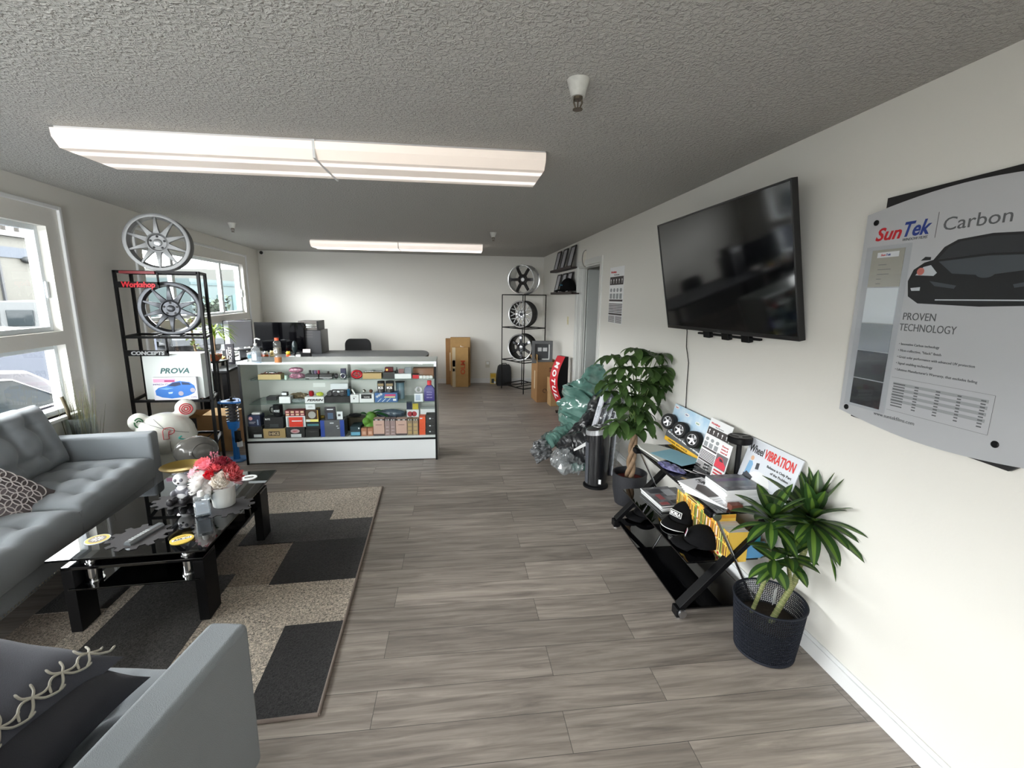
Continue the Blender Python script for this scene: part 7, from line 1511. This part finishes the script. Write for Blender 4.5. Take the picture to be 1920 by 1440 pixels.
t = thing('potted_plant', 'woody-stemmed plant with pale leaves in a dark pot on the plant stand', 'plant', (-2.93, 5.56, .9155)); MB().lathe([(0,0),(.045,0),(.055,.10),(.048,.10),(0,.09)], 20).build('pot', BK2, t, smooth=40); MB().tube([(0,0,.08), (-.02,.0,.2), (-.03,.01,.34), (-.01,.0,.46)], .012, 8).build('stem', BARK, t, smooth=60); b = MB()
for k in range(16): a = rn.uniform(0, 2*pi); leaf(b, (-.02,0,.12+.024*k), (max(-.1, cos(a)), sin(a), .4), rn.uniform(.09,.14), .05, 1.2)
b.build('foliage', PLG, t, smooth=80)
t = thing('orange_bowl', 'orange terracotta bowl with a trailing plant on the plant stand', 'plant', (-2.745, 5.56, .9155)); MB().lathe([(0,0),(.04,0),(.075,.05),(.08,.075),(.072,.072),(0,.05)], 28).build('bowl', TERRA, t, smooth=40); b = MB()
for k in range(9): a = 2*pi*k/9; leaf(b, (0,0,.06), (cos(a), sin(a), .5), rn.uniform(.08,.15), .02, 1.6)
b.build('foliage', mat('leaf_olive', (120,120,66), .6), t, smooth=80)
def pot(label, px, py, y, r, h, m, fol, n, L_, seed):
    x = ony(px, py, y).x; t = thing('potted_plant', label, 'plant', (x, y, DZ+.0005)); MB().lathe([(0,0),(r*.75,0),(r,h),(r*.88,h),(0,h*.85)], 24).build('pot', m, t, smooth=40); b = MB(); rn = random.Random(seed)
    for k in range(n): a = rn.uniform(0, 2*pi); leaf(b, (0,0,h*.85), (cos(a), sin(a), rn.uniform(.2, 2)), rn.uniform(.6, 1)*L_, L_*.35, .8)
    b.build('foliage', fol, t, smooth=80)
AUT = mat('leaf_bronze', (150,112,60), .6, var=.4, vscale=25, col2=(84,50,36))
pot('white pot with bronze leaves at the near end of the desk wing', 404, 690, 6.10, .055, .085, WPOT, AUT, 26, .13, 2); pot('red pot with dark leaves beside the white one on the desk wing', 391, 688, 6.13, .045, .09, mat('pot_red', (170,60,56), .5), mat('leaf_dark', (60,56,44), .6), 14, .09, 3)
pot('small pot with golden leaves in front of the tall dark box', 416, 672, 6.38, .035, .06, BK2, mat('leaf_gold', (190,150,70), .6), 18, .10, 5)
t = thing('orange_bottle', 'small dark bottle with an orange label on the desk wing', 'bottle', (ony(394, 680, 6.28).x, 6.28, DZ+.0005)); MB().lathe([(0,0),(.022,0),(.022,.13),(.008,.17),(.008,.22),(0,.22)], 16).build('body', mat('bottle_green', (34,52,40), .2), t, smooth=40); MB().lathe([(.0225,.06),(.0226,.12)], 16).build('label', mat('label_orange', (216,110,60), .5), t)
t = thing('white_cup', 'white cup on the desk wing beside the tall dark box', 'cup', (ony(423, 672, 6.62).x+.1, 6.40, DZ+.0005)); MB().lathe([(0,0),(.026,0),(.034,.075),(.030,.075),(.023,.006),(0,.006)], 20).build('body', WHT, t, smooth=40)
x = ony(383, 690, 6.02).x; o = MB().ball((0,0,.03), (.05,.04,.03), 14).build('white_cloth', mat('cloth_white', (232,232,230), .9), None, smooth=60, loc=(x+.0, 6.03, DZ+.0005)); tag(o, 'crumpled white cloth at the near end of the desk wing', 'cloth')
# ================================================================ the street outside the windows (bright daylight)
GZ = -.65
XO = lambda n, c=(128,128,128), r=.6, **k: mat('outside_'+n, tuple(v*.52 for v in c), r, **{'spec': .12, **k})
struct(MB().box(-60, XL(0)-.4, -30, 90, GZ-.1, GZ).build('street', XO('asphalt', (92,94,98), .9, var=.1, vscale=2)))
struct(MB().box(-9.2, -9.0, 2.0, 15.0, GZ, .42).build('low_wall', XO('lowwall', (104,110,124), .8)))
def building(name, label, x0, x1, y0, y1, h, m, bands=()):
    t = thing(name, label, 'building', (0,0,0)); MB().box(x0, x1, y0, y1, GZ, h).build('walls', m, t)
    for z0, z1, mm in bands: MB().box(x1, x1+.06, y0, y1, z0, z1).build('band', mm, t)
    return t
t = building('street_building', 'long cream building with a grey-blue band across the street', -24, -17.2, -6, 26.5, 3.75, XO('cream', (120,119,112)), ((2.95, 3.35, XO('greyblue', (96,104,116))), (-.65, .25, XO('plinth', (84,88,96)))))
MB().box(-24.2, -17.0, -6.2, 26.7, 3.75, 3.95).build('roof_edge', XO('roofedge', (128,128,126)), t)
for y in (8, 14, 20): MB().box(-17.19, -17.12, y, y+.08, .2, 3.7).build('downpipe', XO('pipe', (92,94,98)), t)
o = onx(57, 488, -17.1); MB().ball((-17.1, o.y, o.z), (.25,.35,.14), 14).build('wall_lamp', XO('lampgrey', (74,78,80)), t, smooth=60)
t = building('teal_building', 'pale teal building farther down the street', -21, -15.5, 29.5, 36.5, 2.55, XO('teal', (96,116,118)), ((2.2, 2.35, XO('tealband', (76,104,108))),))
for y in (30.5, 32.5, 34.5): MB().box(-15.52, -15.44, y, y+1.1, -.4, 1.6).build('roller_door', XO('tealdoor', (96,128,130)), t)
t = building('white_building', 'tall white building with red lettering at the end of the street', -30, -16.5, 40, 66, 3.6, XO('white', (124,126,122)))
for k in range(2): MB().box(-22, -17, 39.95, 40.0, 2.3-k*.6, 2.6-k*.6).build('red_lettering', XO('redletters', (150,90,82)), t)
t = building('yard_building', 'pale green building with a wide door beyond the far window', -14, -9, 46, 60, 5.0, XO('palegreen', (112,120,108)), ((3.9, 4.1, XO('palegreenband', (92,100,92))),)); MB().box(-13, -10, 45.95, 46, GZ, 2.2).build('wide_door', XO('doorgreen', (90,98,92)), t)
def car(name, label, loc, rotz, m, kind='sedan', S=1.0, chrome=True):
    """local: length along y (front at -y), ground z=0"""
    t = thing(name, label, 'car' if kind == 'sedan' else 'van', loc, rotz); W2 = .89
    if kind == 'sedan':
        low = [(-2.35,.30),(-2.38,.55),(-2.25,.72),(-1.2,.86),(1.55,.92),(2.25,.90),(2.36,.62),(2.32,.30)]; cab = [(-1.25,.86),(-.45,1.34),(.75,1.42),(1.15,1.36),(1.75,.93)]; W3 = .66
    else:
        low = [(-2.6,.35),(-2.65,.8),(-2.4,1.05),(-1.7,1.15),(2.5,1.15),(2.55,.4)]; cab = [(-1.75,1.14),(-1.15,1.92),(-.6,2.02),(2.4,2.02),(2.5,1.14)]; W3 = .80
    M = lambda x: frame((x,0,0), (0,1,0), (0,0,1))
    b = MB(); b.loft([[(sx*W2*k, y, z*kz+.0) for y, z in low] for sx, k, kz in ((-1,.94,1),(-1,1,1),(1,1,1),(1,.94,1))]); b.build('body', m, t, smooth=30, bevel=.05)
    b = MB(); b.loft([[(sx*(W2-.03-(W2-.03-W3)*min(1,(z-low[-3][1]*.95)/(max(c[1] for c in cab)-.9))), y, z) for y, z in cab] for sx in (-1, 1)]); b.build('cabin', m, t, smooth=30, bevel=.04)
    GL = XO('carglass', (58,66,70), .05); zb = .93 if kind == 'sedan' else 1.18; zt = 1.33 if kind == 'sedan' else 1.80
    for sx in (-1, 1):
        xb, xt = sx*(W2-.022), sx*(W3+.055 if kind == 'sedan' else W3+.02)
        def pane(n, P):
            pts = [V((xb+(xt-xb)*(z-zb)/(zt-zb), y, z)) for y, z in P]; b = MB(); b.quad(pts) if len(pts) == 4 else b._f([b.bm.verts.new(p) for p in pts]); o = b.build(n, GL, t); s = o.modifiers.new('thick', 'SOLIDIFY'); s.thickness = .012; s.offset = 0
            if chrome: MB().tube([p+V((sx*.012,0,0)) for p in pts], .011, 6, closed=True).build('chrome_trim', CHR, o)
        if kind == 'sedan': pane('front_window', [(-1.0,zb),(-.42,1.29),(.08,1.33),(.08,zb)]); pane('rear_window', [(.14,zb),(.14,1.335),(.55,1.335),(.82,1.30),(1.40,zb)])
        else: pane('side_window', [(-1.5,zb),(-1.05,zt),(-.5,zt),(-.5,zb)]); pane('cargo_window', [(-.3,zb),(-.3,zt),(1.0,zt),(1.0,zb)])
        for y in (-1.45, 1.42):
            b = MB(); b.cyl((sx*(W2-.18), y, .33), (sx*(W2+.01), y, .33), .33, n=28); q = b.build('tyre', TYRE, t, smooth=40); MB().cyl((sx*(W2-.0), y, .33), (sx*(W2+.02), y, .33), .21, n=24).build('hubcap', XO('hub', (110,112,116), .3), q, smooth=40)
        MB().box(sx*W2-.015, sx*W2+.015, .30, .50, .78, .81).build('door_handle', CHR, t); MB().box(sx*W2*.6-.12, sx*W2*.6+.12, 2.28 if kind == 'sedan' else 2.5, 2.375 if kind == 'sedan' else 2.57, .66, .80).build('tail_lamp', XO('tail', (150,52,50), .3), t)
    if kind == 'van':
        for sx in (-1, 1): MB().box(sx*.37-.30, sx*.37+.30, 2.44, 2.51, 1.25, 1.75).build('rear_window', GL, t, bevel=.02)
        MB().box(-.25, .25, 2.545, 2.57, .75, .9).build('number_plate', XO('plate', (110,114,118)), t)
    else:
        b = MB(); b.quad([(-.62,1.18,1.345),(.62,1.18,1.345),(.70,1.68,.975),(-.70,1.68,.975)]); o = b.build('rear_screen', GL, t); s = o.modifiers.new('thick', 'SOLIDIFY'); s.thickness = .02; s.offset = 1
    return t
car('parked_sedan', 'dark grey-violet sedan with chrome window trim parked right outside the near window', (-5.85, 5.05, GZ), radians(3), XO('violet', (80,77,92), .18, coat=.5))
a = onx(33, 600, -14.2); car('parked_van', 'white van parked across the street by the cream building', (-14.0-.3, a.y+1.6, GZ), radians(-152), XO('vanwhite', (118,122,124), .3), 'van', chrome=False)
a = onx(15, 612, -12.4); car('white_sedan', 'white sedan parked beside the van across the street', (-12.4, a.y-1.6, GZ), radians(-14), XO('vanwhite'), chrome=False)
car('silver_sedan', 'silver sedan parked before the teal building', (-11.6, 21.2, GZ), radians(40), XO('carsilver', (112,116,120), .25), chrome=False); car('pale_sedan', 'pale sedan parked at the far end before the white building', (-12.8, 31.0, GZ), radians(15), XO('carpale', (124,126,126), .3), chrome=False)
for k, (px, x) in enumerate(((7, -25), (32, -25.5))):
    p = onx(px, 438, x); t = thing('utility_pole', ('utility pole with crossarm above the cream roof, at the window edge', 'utility pole with wide crossarm above the cream roof, nearer the tree')[k], 'utility pole', (x, p.y, GZ)); PW_ = XO('pole', (74,70,66)); MB().cyl((0,0,0), (0,0,p.z-GZ+.5), .12, n=10).build('post', PW_, t); b = MB(); b.box(-.06,.06,-1.1,1.1,p.z-GZ-.08,p.z-GZ+.08); b.build('crossarm', PW_, t)
def tree(label, x, y, h, r, seed, m):
    t = thing('street_tree', label, 'tree', (x, y, GZ)); rn = random.Random(seed); MB().cyl((0,0,0), (0,0,h*.5), .14, .08, n=8).build('trunk', XO('bark', (60,54,48)), t); b = MB()
    for k in range(140):
        c = V((rn.gauss(0, r*.45), rn.gauss(0, r*.45), h*.62+rn.gauss(0, h*.16)))
        for q in range(5): leaf(b, c, (rn.uniform(-1,1), rn.uniform(-1,1), rn.uniform(-.5,1)), .35, .2, .5, 2, cross=3)
    b.build('foliage', m, t)
p = onx(72, 450, -23.5); tree('dark evergreen rising behind the cream building roof', -28, p.y*28/23.5, 6.2, 1.3, 1, XO('treedark', (52,62,50), .9)); p = onx(418, 565, -13); tree('small round tree beside the white building at the end of the street', -14.6, 38.4, 2.6, .9, 2, XO('treegrey', (88,104,88), .9)); tree('bushy shrub in front of the teal building', -14.0, 28.6, 2.0, .8, 3, XO('treegrey'))
